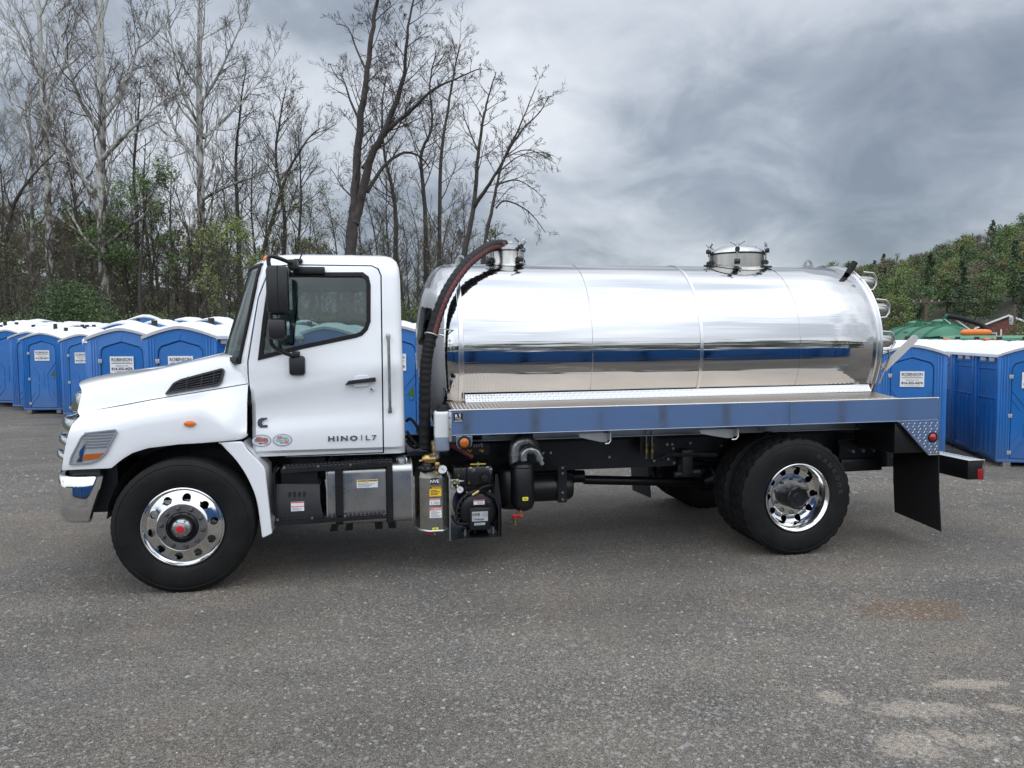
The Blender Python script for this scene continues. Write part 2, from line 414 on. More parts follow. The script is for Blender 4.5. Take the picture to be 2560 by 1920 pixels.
def text_me(s, size, y, x, z, depth=0.002, align='LEFT', shear=0.0, sx=1.0, bold=0.0, spacing=1.0):
    cu = bpy.data.curves.new('t', 'FONT'); cu.body = s; cu.size = size; cu.extrude = depth; cu.align_x = align; cu.shear = shear; cu.offset = bold
    cu.space_character = spacing; cu.resolution_u = 2
    o = bpy.data.objects.new('t', cu); me = bpy.data.meshes.new_from_object(o)
    bpy.data.objects.remove(o); bpy.data.curves.remove(cu)
    n = len(me.vertices); co = np.empty(n * 3); me.vertices.foreach_get('co', co); co = co.reshape(-1, 3)
    new = np.stack([co[:, 0] * sx + x, -co[:, 2] + y, co[:, 1] + z], 1); me.vertices.foreach_set('co', new.ravel())
    me.materials.clear()
    return me
def boolean(a, b, op='DIFFERENCE'):
    """Boolean of two meshes, returns a new mesh."""
    oa = bpy.data.objects.new('a', a); ob = bpy.data.objects.new('b', b); C.objects.link(oa); C.objects.link(ob)
    md = oa.modifiers.new('b', 'BOOLEAN'); md.operation = op; md.object = ob; md.solver = 'EXACT'
    dg = bpy.context.evaluated_depsgraph_get(); dg.update()
    me = bpy.data.meshes.new_from_object(oa.evaluated_get(dg))
    bpy.data.objects.remove(oa); bpy.data.objects.remove(ob)
    me.materials.clear()
    return me
def raw(mb):
    me = bpy.data.meshes.new('raw'); me.from_pydata(mb.v, [], mb.f); me.validate()
    bm = bmesh.new(); bm.from_mesh(me); bmesh.ops.remove_doubles(bm, verts=bm.verts[:], dist=1e-6)
    bmesh.ops.recalc_face_normals(bm, faces=bm.faces[:]); bm.to_mesh(me); bm.free(); return me
def kids(o): return [c for c in list(o.children)]
def copy_tree(o, parent=None):
    c = o.copy(); C.objects.link(c)
    if parent is not None: c.parent = parent
    for ch in kids(o): copy_tree(ch, c)
    return c
def uv_plane(o, fu, fv):
    """UV in metres for the tread plate relief."""
    me = o.data; 
    while me.uv_layers: me.uv_layers.remove(me.uv_layers[0])
    uv = me.uv_layers.new(name='uv')
    for lp in me.loops:
        co = me.vertices[lp.vertex_index].co; uv.data[lp.index].uv = (fu(co), fv(co))
    return o
# ------------------------------------------------------------------ ground, gravel, hills
def ground_mat():
    m = bpy.data.materials.new('gravel_ground'); m.use_nodes = True; t = m.node_tree; b = t.nodes['Principled BSDF']
    b.inputs['Roughness'].default_value = 0.9
    g = N(t, 'ShaderNodeTexCoord')
    big = N(t, 'ShaderNodeTexNoise', Scale=0.55, Detail=5.0, Roughness=0.6, Distortion=0.4); L(t, g, 'Object', big, 'Vector')
    mid = N(t, 'ShaderNodeTexNoise', Scale=5.0, Detail=6.0, Roughness=0.7); L(t, g, 'Object', mid, 'Vector')
    v1 = N(t, 'ShaderNodeTexVoronoi', Scale=85.0); L(t, g, 'Object', v1, 'Vector')
    v2 = N(t, 'ShaderNodeTexVoronoi', Scale=190.0); L(t, g, 'Object', v2, 'Vector')
    fine = N(t, 'ShaderNodeTexNoise', Scale=240.0, Detail=2.0); L(t, g, 'Object', fine, 'Vector')
    base = ramp_n(t, big.outputs[0], [(0.34, (0.222, 0.203, 0.181)), (0.50, (0.272, 0.243, 0.208)), (0.62, (0.325, 0.278, 0.225))])
    sp1 = N(t, 'ShaderNodeSeparateColor'); L(t, v1, 'Color', sp1, 0); sp2 = N(t, 'ShaderNodeSeparateColor'); L(t, v2, 'Color', sp2, 0)
    k = math_n(t, 'ADD', math_n(t, 'MULTIPLY', math_n(t, 'POWER', sp1.outputs[0], 1.6), 0.62), math_n(t, 'MULTIPLY', math_n(t, 'POWER', sp2.outputs[0], 1.6), 0.72))
    k = math_n(t, 'ADD', k, math_n(t, 'MULTIPLY', fine.outputs[0], 0.55))
    k = math_n(t, 'ADD', math_n(t, 'MULTIPLY', k, 0.92), math_n(t, 'MULTIPLY', mid.outputs[0], 0.32))
    mx = N(t, 'ShaderNodeVectorMath', operation='SCALE'); t.links.new(base, mx.inputs[0]); t.links.new(k, mx.inputs['Scale'])
    # tan patches: a rusty stain and crumbled limestone, where the photo has them
    def patch(px, py, rx, ry, col, fac, prev, thr=0.42, soft=0.12):
        p = on_ground(px, py)
        mp = N(t, 'ShaderNodeMapping', vector_type='TEXTURE'); mp.inputs['Location'].default_value = (p.x, p.y, 0); mp.inputs['Scale'].default_value = (rx, ry, 1e6); mp.inputs['Rotation'].default_value = (0, 0, -YAW)
        L(t, g, 'Object', mp, 0)
        ln = N(t, 'ShaderNodeVectorMath', operation='LENGTH'); L(t, mp, 0, ln, 0)
        nz = N(t, 'ShaderNodeTexNoise', Scale=11.0, Detail=8.0, Roughness=0.75); L(t, g, 'Object', nz, 'Vector')
        d = math_n(t, 'SUBTRACT', math_n(t, 'ADD', 1.0, math_n(t, 'MULTIPLY', math_n(t, 'SUBTRACT', nz.outputs[0], 0.5), 3.2)), ln.outputs['Value'])
        f = math_n(t, 'MULTIPLY', math_n(t, 'MULTIPLY', d, 1.0 / soft * 0.35, True), fac)
        mm = N(t, 'ShaderNodeMix', data_type='RGBA'); t.links.new(f, mm.inputs['Factor']); t.links.new(prev, mm.inputs[6])
        sc = N(t, 'ShaderNodeVectorMath', operation='SCALE'); sc.inputs[0].default_value = col; t.links.new(math_n(t, 'ADD', math_n(t, 'MULTIPLY', k, 0.45), 0.6), sc.inputs['Scale']); L(t, sc, 0, mm, 7)
        return mm.outputs[2]
    trk = N(t, 'ShaderNodeMapping'); trk.inputs['Scale'].default_value = (0.10, 1.5, 1.0); trk.inputs['Rotation'].default_value = (0, 0, R(7)); L(t, g, 'Object', trk, 0)
    tn = N(t, 'ShaderNodeTexNoise', Scale=1.0, Detail=4.0, Roughness=0.55); L(t, trk, 0, tn, 'Vector')
    k2 = N(t, 'ShaderNodeVectorMath', operation='SCALE'); L(t, mx, 0, k2, 0); t.links.new(math_n(t, 'ADD', math_n(t, 'MULTIPLY', tn.outputs[0], 0.9), 0.55), k2.inputs['Scale'])
    c = k2.outputs[0]
    c = patch(2280, 1524, 0.42, 0.24, (0.26, 0.170, 0.105), 0.9, c)
    for px, py, rx, ry in ((2310, 1775, .30, .10), (2290, 1865, .20, .13), (2450, 1850, .16, .08), (2250, 1870, .13, .10), (2420, 1710, .22, .07), (2350, 1845, .2, .08), (2080, 1745, .08, .10), (2520, 1770, .1, .05)):
        c = patch(px, py, rx, ry, (0.56, 0.475, 0.38), 0.92, c)
    for px, py, rx, ry in ((800, 1590, 1.1, .35), (1700, 1860, 1.1, .3), (700, 1760, .9, .3), (1500, 1560, .8, .22)):
        c = patch(px, py, rx, ry, (0.25, 0.217, 0.18), 0.65, c, soft=0.5)
    # grass and earth beyond the yard
    sp = N(t, 'ShaderNodeSeparateXYZ'); L(t, g, 'Object', sp, 0)
    gm = math_n(t, 'MULTIPLY', math_n(t, 'SUBTRACT', sp.outputs[1], 29.0), 0.25, True)
    gr = ramp_n(t, mid.outputs[0], [(0.35, (0.035, 0.045, 0.018)), (0.65, (0.085, 0.085, 0.04))])
    fm = N(t, 'ShaderNodeMix', data_type='RGBA'); t.links.new(gm, fm.inputs['Factor']); t.links.new(c, fm.inputs[6]); t.links.new(gr, fm.inputs[7])
    L(t, fm, 2, b, 'Base Color')
    h = math_n(t, 'ADD', math_n(t, 'MULTIPLY', v1.outputs['Distance'], -1.0), math_n(t, 'MULTIPLY', v2.outputs['Distance'], -0.5))
    h = math_n(t, 'ADD', h, math_n(t, 'MULTIPLY', mid.outputs[0], 1.2))
    bp = N(t, 'ShaderNodeBump', Strength=1.0, Distance=0.028); t.links.new(h, bp.inputs['Height']); L(t, bp, 0, b, 'Normal')
    MAT['gravel_ground'] = m
def on_ground(px, py):
    v = aim(px, py); p = CAM + v * (CAM.z / -v.z)
    for _ in range(6): p = CAM + v * ((CAM.z - ground_z(p.x, p.y)) / -v.z)
    return p
ground_mat()
def axis_steps(lo, hi, fine_lo, fine_hi, f, c):
    a = list(np.arange(fine_lo, fine_hi + f / 2, f)); s = f
    x = fine_lo
    while x > lo: s *= c; x -= s; a.insert(0, x)
    s = f; x = a[-1]
    while x < hi: s *= c; x += s; a.append(x)
    return a
xs = axis_steps(-900, 900, -12, 18, 0.5, 1.25); ys = axis_steps(-700, 900, -10, 30, 0.5, 1.25)
mb = MB(); nx = len(xs)
for y in ys:
    for x in xs: mb.v.append((x, y, ground_z(x, y)))
for j in range(len(ys) - 1):
    for i in range(nx - 1): mb.f.append((j * nx + i, j * nx + i + 1, (j + 1) * nx + i + 1, (j + 1) * nx + i))
mb.mi = [0] * len(mb.f)
tag(mb.build('ground', 'gravel_ground', None, 60), kind='structure')
# loose stones: real pebbles, denser near the camera
def gravel(name, n, lo, hi, cols, seed, dmin, dmax):
    rng = np.random.default_rng(seed)
    base = np.array([(1, 0, 0), (-1, 0, 0), (0, 1, 0), (0, -1, 0), (0, 0, 1), (0.7, 0.7, 0.1), (-0.7, 0.7, 0.1), (0.7, -0.7, 0.1), (-0.7, -0.7, 0.1)], float)
    tri = [(0, 5, 4), (5, 2, 4), (2, 6, 4), (6, 1, 4), (1, 8, 4), (8, 3, 4), (3, 7, 4), (7, 0, 4)]
    d = dmin * (dmax / dmin) ** (rng.random(n)); lat = (rng.random(n) * 2 - 1) * 0.74
    f2 = np.array([math.sin(YAW), math.cos(YAW)]); r2 = np.array([math.cos(YAW), -math.sin(YAW)])
    pos = np.array([CAM.x, CAM.y]) + d[:, None] * f2 + (d * lat)[:, None] * r2
    # pebbles gather in patches
    keep = np.array([0.35 + 0.65 * sstep(mathutils_noise(p[0] * 0.8, p[1] * 0.8), -0.25, 0.25) for p in pos]) > rng.random(n)
    pos = pos[keep]; n = len(pos)
    sz = lo * (hi / lo) ** (rng.random(n) ** 3.6)
    ang = rng.random(n) * 2 * PI; ca, sa = np.cos(ang), np.sin(ang)
    sh = base[None] * (1 + (rng.random((n, 9, 1)) - 0.5) * 0.7); sh[:, :, 0] *= (0.8 + 0.6 * rng.random((n, 1))); sh[:, :, 2] *= (0.5 + 0.4 * rng.random((n, 1)))
    X = sh[:, :, 0] * ca[:, None] - sh[:, :, 1] * sa[:, None]; Y = sh[:, :, 0] * sa[:, None] + sh[:, :, 1] * ca[:, None]; Z = sh[:, :, 2]
    gz = np.array([ground_z(p[0], p[1]) for p in pos])
    V = np.stack([X * sz[:, None] + pos[:, 0:1], Y * sz[:, None] + pos[:, 1:2], Z * sz[:, None] * 0.8 + gz[:, None] - 0.1 * sz[:, None]], 2).reshape(-1, 3)
    F = (np.array(tri)[None] + (np.arange(n) * 9)[:, None, None]).reshape(-1, 3)
    me = bpy.data.meshes.new(name); me.vertices.add(len(V)); me.vertices.foreach_set('co', V.ravel())
    me.loops.add(F.size); me.loops.foreach_set('vertex_index', F.ravel().astype(np.int32)); me.polygons.add(len(F))
    me.polygons.foreach_set('loop_start', np.arange(0, F.size, 3, dtype=np.int32)); me.polygons.foreach_set('loop_total', np.full(len(F), 3, np.int32))
    mi = np.repeat(rng.choice(len(cols), n, p=[c[1] for c in cols]), len(tri)).astype(np.int32); me.polygons.foreach_set('material_index', mi)
    me.update(); me.validate()
    o = link(name, me, [c[0] for c in cols], None, None); tag(o, kind='stuff'); return o
import mathutils
def mathutils_noise(x, y): return mathutils.noise.noise((x, y, 3.7))
for nm, c in (('stone_dark', (0.125, 0.117, 0.108)), ('stone_mid', (0.205, 0.19, 0.172)), ('stone_pale', (0.275, 0.265, 0.25)), ('stone_tan', (0.19, 0.165, 0.135)), ('stone_white', (0.36, 0.36, 0.35))):
    mat(nm, c, 0.88, var=0.3, vscale=30)
gravel('gravel', 170000, 0.0032, 0.0145, [('stone_dark', 0.30), ('stone_mid', 0.48), ('stone_pale', 0.07), ('stone_tan', 0.145), ('stone_white', 0.005)], 3, 2.6, 11.5)
gravel('gravel', 16000, 0.008, 0.034, [('stone_dark', 0.25), ('stone_mid', 0.44), ('stone_pale', 0.22), ('stone_tan', 0.08), ('stone_white', 0.01)], 5, 9.0, 20.0)

# hills: the wooded slope rising to the right, a lower ridge on the left and behind the yard
mat('hill_earth', (0.06, 0.06, 0.034), 0.95, var=0.5, vscale=0.08, col2=(0.02, 0.028, 0.014))
RIDGE = [(-75, 13), (-45, 13), (-34, 11), (-25, 9), (-15, 5.5), (0, 5), (12, 5), (15, 6), (20, 12), (23, 18), (25, 21), (28, 26), (31, 32), (34.5, 42), (40, 54), (60, 62), (80, 58)]     # bearing from the camera axis, crest height
def hill_z(b, d):
    c = interp0(RIDGE, b); right = sstep(b, 18, 27); d0 = 62 + 88 * right; d1 = 125 + 295 * right
    t = sstep(d, d0, d1); z = c * t
    return z + (1.2 * mathutils.noise.noise((b * 0.25, d * 0.03, 0.0)) * t)
def interp0(pts, x):
    if x <= pts[0][0]: return pts[0][1]
    for (a, va), (b, vb) in zip(pts, pts[1:]):
        if x <= b: return va + (vb - va) * (x - a) / (b - a)
    return pts[-1][1]
def polar(b, d):
    a = YAW + R(b); return CAM.x + d * math.sin(a), CAM.y + d * math.cos(a)
rows = []
for d in (58, 62, 70, 80, 95, 110, 125, 145, 170, 195, 220, 250, 285, 320, 360, 400, 430, 480, 560):
    row = []
    for q in range(79):
        b = -78 + q * 2; x, y = polar(b, d); hz = hill_z(b, d); row.append((x, y, hz + ground_z(x, y) - 0.8 * (1 - sstep(hz, 0.0, 1.5))))
    rows.append(row)
tag(MB().loft(rows).build('hill', 'hill_earth', None, 80), kind='structure')
# ------------------------------------------------------------------ the truck (x to the rear, near side at y < 0, front axle at x = 0)
truck = empty('tank_truck', (0, 0, 0))
tag(truck, 'white cab vacuum truck with a polished aluminium tank and black hose', 'truck')

# ---- cab: shell, door, windows
LEV = [(0.985, 0.990, 0), (1.02, 1.000, 0), (1.045, 1.026, 0), (1.10, 1.031, 0), (1.235, 1.034, .2), (1.275, 1.020, .3), (1.47, 1.017, .7), (1.535, 1.038, 1),
       (1.60, 1.041, 1), (1.735, 1.030, .3), (1.79, 1.022, 0), (2.10, 0.998, 0), (2.40, 0.968, 0), (2.49, 0.945, 0), (2.545, 0.905, 0), (2.59, 0.82, 0), (2.615, 0.70, 0), (2.628, 0.42, 0)]
def cab_w(z):
    for (a, wa, _), (b, wb, _) in zip(LEV, LEV[1:]):
        if z <= b: return wa + (wb - wa) * max(0, (z - a) / (b - a))
    return LEV[-1][1]
def cab_front(z):
    if z < 1.735: return 0.49
    pts = [(1.735, 0.415), (2.10, 0.497), (2.40, 0.560), (2.49, 0.583), (2.545, 0.605), (2.59, 0.66), (2.615, 0.75), (2.628, 0.95)]
    for (a, xa), (b, xb) in zip(pts, pts[1:]):
        if z <= b: return xa + (xb - xa) * (z - a) / (b - a)
    return pts[-1][1]
def cab_rear(z):
    pts = [(0.985, 1.682), (2.40, 1.662), (2.49, 1.655), (2.545, 1.638), (2.59, 1.60), (2.615, 1.55), (2.628, 1.42)]
    for (a, xa), (b, xb) in zip(pts, pts[1:]):
        if z <= b: return xa + (xb - xa) * (z - a) / (b - a)
    return pts[-1][1]
def bulge_at(z): return 0.30 - 0.09 * min(1.0, max(0.0, (z - 1.75) / 0.75))
def cab_ring(z, w, g, off):
    xf, xr = cab_front(z) + off, cab_rear(z) - off; w -= off
    bulge = bulge_at(z) if z >= 1.735 else 0.0
    o = []
    nf = 15
    for k in range(nf):                                       # front, far to near
        s = 1 - 2 * k / (nf - 1); o.append((xf - bulge * (1 - abs(s) ** 2.2), w * s * 0.955))
    rc = 0.07
    for x in (xf + 0.035,): o.append((x, -w))
    for k in range(1, 8): o.append((xf + 0.035 + (xr - rc - xf - 0.035) * k / 8, -w))
    for k in range(6):
        t = k / 5 * PI / 2; o.append((xr - rc + rc * math.sin(t), -w + rc - rc * math.cos(t)))
    for k in range(1, 6): o.append((xr, (-w + rc) * (1 - 2 * k / 6)))
    for k in range(6):
        t = k / 5 * PI / 2; o.append((xr - rc + rc * math.cos(t), w - rc + rc * math.sin(t)))
    for k in range(1, 8): o.append((xr - rc - (xr - rc - xf - 0.035) * k / 8, w))
    o.append((xf + 0.035, w))
    return [(x, y, z + 0.175 * (x - 1.0) * g) for x, y in o]
outer = MB().loft([cab_ring(z, w, g, 0.0) for z, w, g in LEV], cap=True, close=True)
inner = MB().loft([cab_ring(z, cab_w(z), 0, 0.045) for z in (1.06, 1.4, 1.734, 1.74, 2.10, 2.40, 2.49, 2.545)], cap=True, close=True)
DOOR = [(0.483, 1.749), (0.488, 1.051), (0.542, 0.995), (1.498, 1.000), (1.504, 2.423), (1.482, 2.478), (1.435, 2.500), (0.826, 2.502), (0.700, 2.490), (0.642, 2.438), (0.566, 2.24)]
WIN = [(0.575, 1.782), (0.610, 2.062), (0.652, 2.344), (0.700, 2.425), (1.36, 2.432), (1.395, 2.405), (1.407, 2.348), (1.402, 2.06), (1.380, 2.000), (1.345, 1.963), (1.300, 1.946), (0.891, 1.862)]
shell = boolean(raw(outer), raw(inner))
shell = boolean(shell, raw(MB().prism(WIN, -1.3, 1.3)))
ws = MB()
ws.add([(x, y * s, z) for x, s in ((-0.05, 1), (0.62, 1)) for y, z in ((-0.92, 1.775), (0.92, 1.775), (0.86, 2.47), (-0.86, 2.47))],
       [(0, 1, 2, 3), (7, 6, 5, 4), (0, 4, 5, 1), (1, 5, 6, 2), (2, 6, 7, 3), (3, 7, 4, 0)])
shell = boolean(shell, raw(ws))
shell = boolean(shell, raw(MB().box(1.5, 1.8, -0.62, 0.62, 1.86, 2.28)))
def grow(poly, d):
    c = Vector((sum(p[0] for p in poly) / len(poly), sum(p[1] for p in poly) / len(poly)))
    n = len(poly); out = []
    area = sum(poly[i][0] * poly[(i + 1) % n][1] - poly[(i + 1) % n][0] * poly[i][1] for i in range(n))
    sg = 1 if area > 0 else -1
    for i in range(n):
        a, p, b = Vector(poly[i - 1]), Vector(poly[i]), Vector(poly[(i + 1) % n])
        n1 = Vector(((p - a).y, -(p - a).x)).normalized() * sg; n2 = Vector(((b - p).y, -(b - p).x)).normalized() * sg
        m = (n1 + n2); m = m / max(0.3, m.length_squared / 2) ; out.append(tuple(p + m * d))
    return out
door_me = boolean(shell.copy(), raw(MB().prism(DOOR, -1.3, -0.75)), 'INTERSECT')
cab_me = boolean(shell, raw(MB().prism(grow(DOOR, 0.011), -1.3, -0.75)))
cab = link('cab', cab_me, 'white_paint', truck, 30)
door = link('door', door_me, 'white_paint', truck, 30)
def drape(me, fy):
    for v in me.vertices: v.co.y += fy(v.co.x, v.co.z)
    return me
side_y = lambda off: (lambda x, z: -(cab_w(z) + off))
MB().box(0.50, 1.55, -0.93, -0.925, 1.02, 1.76).box(0.50, 0.56, -0.93, 0.9, 1.02, 1.76).build('inner_lining', 'cab_lining', cab)
link('window_seal', drape(plate_me(grow(WIN, 0.020), [grow(WIN, -0.014)], -0.006, 0.012, 0.002), side_y(0)), 'black_rubber', door)
link('door_window', drape(plate_me(grow(WIN, -0.01), [], 0.012, 0.016), side_y(0)), 'side_glass', door, None)
link('window_seal', drape(plate_me(grow(WIN, 0.020), [grow(WIN, -0.014)], -0.012, 0.006, 0.002), lambda x, z: cab_w(z)), 'black_rubber', cab)
link('far_window', drape(plate_me(grow(WIN, -0.01), [], -0.016, -0.012), lambda x, z: cab_w(z)), 'side_glass', cab, None)
rows = []; seal = []
for z in (1.745, 1.78, 1.95, 2.10, 2.3, 2.47, 2.50):
    xf, w = cab_front(z), cab_w(z)
    rows.append([(xf - bulge_at(z) * (1 - abs(s) ** 2.2) - 0.006, w * s * 0.955, z) for s in [1 - 2 * k / 20 for k in range(21)]])
MB().loft(rows).build('windshield', 'windshield_glass', cab)
sm = MB()
for s in (-1, 1):
    sm.tube([(cab_front(z) - 0.012, s * cab_w(z) * 0.945, z) for z in (1.735, 1.85, 2.0, 2.15, 2.3, 2.45, 2.515)], 0.018, 8)
sm.tube([(cab_front(2.505) - bulge_at(2.505) * (1 - abs(s) ** 2.2) - 0.004, cab_w(2.505) * s * 0.95, 2.505) for s in [1 - 2 * k / 12 for k in range(13)]], 0.02, 6)
sm.tube([(cab_front(1.745) - bulge_at(1.745) * (1 - abs(s) ** 2.2) - 0.012, cab_w(1.745) * s * 0.95, 1.755) for s in [1 - 2 * k / 12 for k in range(13)]], 0.03, 6)
sm.build('windshield_seal', 'black_rubber', cab)
link('rear_window', plate_me([(0, 0), (1.24, 0), (1.24, 0.42), (0, 0.42)], [], 0, 0.005), 'side_glass', cab, None)
rw = bpy.data.objects['rear_window']; rw.rotation_euler = (0, 0, PI / 2); rw.location = (1.645, -0.62, 1.86)
# inside the cab
MB().cbox(0.50, 0.80, -0.90, 0.90, 1.45, 1.80, 0.05).cbox(0.74, 0.86, -0.25, 0.35, 1.2, 1.78, 0.03).build('dashboard', 'cab_lining', cab)
sw = MB(); cw = Vector((0.90, -0.45, 1.76)); ax = Vector((0.55, 0, 0.83)).normalized(); u = ax.cross(Vector((0, 1, 0))).normalized(); v = Vector((0, 1, 0))
sw.tube([cw + (u * math.cos(t) + v * math.sin(t)) * 0.22 for t in [2 * PI * k / 28 for k in range(29)]], 0.016, 8)
sw.tube([cw - v * 0.21, cw + v * 0.21], 0.014, 6).tube([cw, cw - ax * 0.25], 0.03, 8).build('steering_wheel', 'black_plastic', cab)
for y in (-0.45, 0.45):
    s = MB().cbox(1.05, 1.50, y - 0.25, y + 0.25, 1.2, 1.42, 0.05).cbox(1.42, 1.58, y - 0.24, y + 0.24, 1.38, 1.98, 0.05)
    s.cbox(1.45, 1.56, y - 0.13, y + 0.13, 1.98, 2.16, 0.04).build('seat', 'seat_cloth', cab)
# door furniture
dz = -1.036
hb = MB(); hp = [(1.212, 1.553), (1.24, 1.588), (1.40, 1.606), (1.452, 1.613), (1.456, 1.578), (1.30, 1.566), (1.25, 1.558)]
hb.mesh(plate_me(round_poly(hp, 0.008), [], -1.075, -1.045, 0.004)).build('door_handle', 'black_plastic', door)
link('handle_recess', plate_me(round_poly([(1.27, 1.535), (1.40, 1.54), (1.40, 1.632), (1.29, 1.625)], 0.03), [], -1.045, -1.036, 0.003), 'white_paint', door)
MB().lathe([(0.0, -1.046), (0.009, -1.047), (0.014, -1.042), (0.015, -1.03)], (1.422, 0, 1.511), n=16).lathe([(0.0, -1.0475), (0.005, -1.0475)], (1.422, 0, 1.511), n=10).build('door_lock', 'chrome', door)
gp = smooth_path([(1.556, -1.03, 1.94), (1.557, -1.085, 1.925), (1.559, -1.095, 1.89), (1.561, -1.095, 1.39), (1.562, -1.085, 1.355), (1.562, -1.03, 1.345)], 5)
MB().tube(gp, 0.0125, 10).cbox(1.54, 1.574, -1.045, -1.02, 1.915, 1.962, 0.006).cbox(1.545, 1.579, -1.05, -1.03, 1.32, 1.372, 0.006).build('grab_handle', 'stainless_dark', cab)
cl = [(0.612, 1.308), (0.566, 1.308), (0.545, 1.296), (0.537, 1.270), (0.542, 1.247), (0.560, 1.231), (0.612, 1.231), (0.612, 1.252), (0.578, 1.252), (0.570, 1.264), (0.576, 1.282), (0.612, 1.296)]
link('logo_badge', plate_me(cl, [], -1.040, -1.033, 0.001), 'badge_metal', door)
for ch, x, bd in (('H', 1.069, .0016), ('I', 1.136, .0016), ('N', 1.168, .0016), ('O', 1.240, .0016), ('L', 1.362, .0004), ('7', 1.412, .0004)):
    link('emblem_letter', text_me(ch, 0.056, -1.036, x, 1.108, 0.004, sx=1.38, bold=bd), 'badge_metal', door, None)
MB().box(1.331, 1.336, -1.040, -1.034, 1.106, 1.152).build('emblem_bar', 'badge_metal', door)
def label(name, x0, x1, z0, z1, y, base, bands=(), words=(), parent=None, lines=0, line_mat='print_grey', y1=None):
    """A printed sticker: base plate, colour bands (z fractions from the top), rows of fine print, words (text, size, x, z, material)."""
    m = MB(); mats = [base]; d = y
    m.box(x0, x1, d - 0.0012, d, z0, z1)
    def use(k):
        if k not in mats: mats.append(k)
        m.cur = mats.index(k)
    for a, b, k in bands:
        use(k); m.box(x0 + 0.0015, x1 - 0.0015, d - 0.0020, d - 0.0014, z1 - (z1 - z0) * b + 0.0005, z1 - (z1 - z0) * a - 0.0015)
    for a, b, n, fx in ([lines] if lines else []):
        use(line_mat)
        for k in range(n):
            zz = z1 - (z1 - z0) * (a + (b - a) * (k + 0.5) / n); h = (z1 - z0) * (b - a) / n * 0.22
            w = (x1 - x0) * (0.5 + 0.38 * ((k * 37 % 10) / 10)); m.box(x0 + (x1 - x0) * fx, min(x1 - 0.004, x0 + (x1 - x0) * fx + w), d - 0.0020, d - 0.0014, zz - h, zz + h)
    for t, size, x, z, k in words:
        use(k); m.mesh(text_me(t, size, d - 0.0024, x, z, 0.0006, 'CENTER', bold=0.0006))
    return m.build(name, mats, parent, None)
for x, a, b in ((0.563, 'print_pink', 'print_dark'), (0.722, 'print_green', 'print_green')):
    m = MB(); y = -1.033
    m.mesh(plate_me(circle(x, 1.128, 0.074, 32, 0.047), [], y - 0.001, y))
    m.cur = 1; m.mesh(plate_me(circle(x, 1.128, 0.074, 32, 0.047), [circle(x, 1.128, 0.070, 32, 0.0435)], y - 0.002, y - 0.0012))
    m.cur = 2; m.box(x + 0.012, x + 0.046, y - 0.0018, y - 0.0012, 1.098, 1.116).box(x - 0.04, x + 0.0, y - 0.0018, y - 0.0012, 1.143, 1.158)
    if a == 'print_pink': m.box(x - 0.05, x + 0.05, y - 0.0018, y - 0.0012, 1.12, 1.142)
    m.cur = 3; m.mesh(text_me('CERTIFIED', 0.019, y - 0.0026, x, 1.135, 0.0006, 'CENTER')).mesh(text_me('CLEAN IDLE', 0.019, y - 0.0026, x, 1.118, 0.0006, 'CENTER'))
    m.box(x - 0.02, x + 0.008, y - 0.0026, y - 0.0018, 1.102, 1.111)
    m.build('round_sticker', ['sticker_pale', 'print_navy', 'print_pink', b], door, None)
# mirrors, roof lamps, aerial
mi = MB().cbox(0.672, 0.835, -1.36, -1.13, 2.105, 2.465, 0.035)
mirror = mi.build('mirror', 'black_plastic', truck)
MB().box(0.8355, 0.8375, -1.335, -1.155, 2.14, 2.43).build('mirror_glass', 'chrome', mirror)
MB().cbox(0.755, 0.763, -1.362, -1.128, 2.108, 2.462, 0.003).build('housing_seam', 'black_rubber', mirror)
mi2 = MB().cbox(0.675, 0.81, -1.35, -1.14, 1.915, 2.075, 0.035).build('wide_angle_mirror', 'black_plastic', truck)
MB().box(0.8105, 0.8125, -1.33, -1.16, 1.95, 2.055).build('mirror_glass', 'chrome', mi2)
arm = MB()
arm.tube(smooth_path([(0.69, -1.25, 2.45), (0.684, -1.25, 2.515), (0.706, -1.24, 2.540), (0.80, -1.14, 2.515), (0.86, -1.03, 2.488)], 5), 0.016, 8)
arm.cbox(0.80, 0.875, -1.10, -0.97, 2.455, 2.535, 0.012)
arm.build('mirror_arm', 'black_plastic', truck); arm = MB()
arm.tube(smooth_path([(0.69, -1.25, 2.12), (0.683, -1.25, 1.936), (0.70, -1.23, 1.868), (0.77, -1.15, 1.815), (0.84, -1.07, 1.785)], 5), 0.016, 8)
arm.build('mirror_arm', 'black_plastic', truck)
MB().cbox(0.83, 1.073, -1.0, -0.955, 2.432, 2.489, 0.010).build('mirror_bracket', 'black_plastic', truck)
fm = MB().cbox(0.79, 0.912, -1.085, -1.03, 1.637, 1.79, 0.022).cbox(0.815, 0.875, -1.09, -1.04, 1.775, 1.825, 0.01).build('mirror_mount', 'black_plastic', truck)
MB().tube([(0.868, -0.93, 2.53), (0.905, -0.93, 2.615)], 0.006, 6).cbox(0.83, 0.90, -0.96, -0.90, 2.52, 2.555, 0.01).build('aerial', 'black_plastic', cab)
for y in (-0.78, -0.4, 0.0, 0.4, 0.78):
    MB().lathe([(0.0, 0.022), (0.03, 0.016), (0.045, 0.0), (0.046, -0.02)], (0.62 if abs(y) > 0.5 else 0.60, y, 2.575), 'z', 14).build('roof_lamp', 'amber_lens', cab)

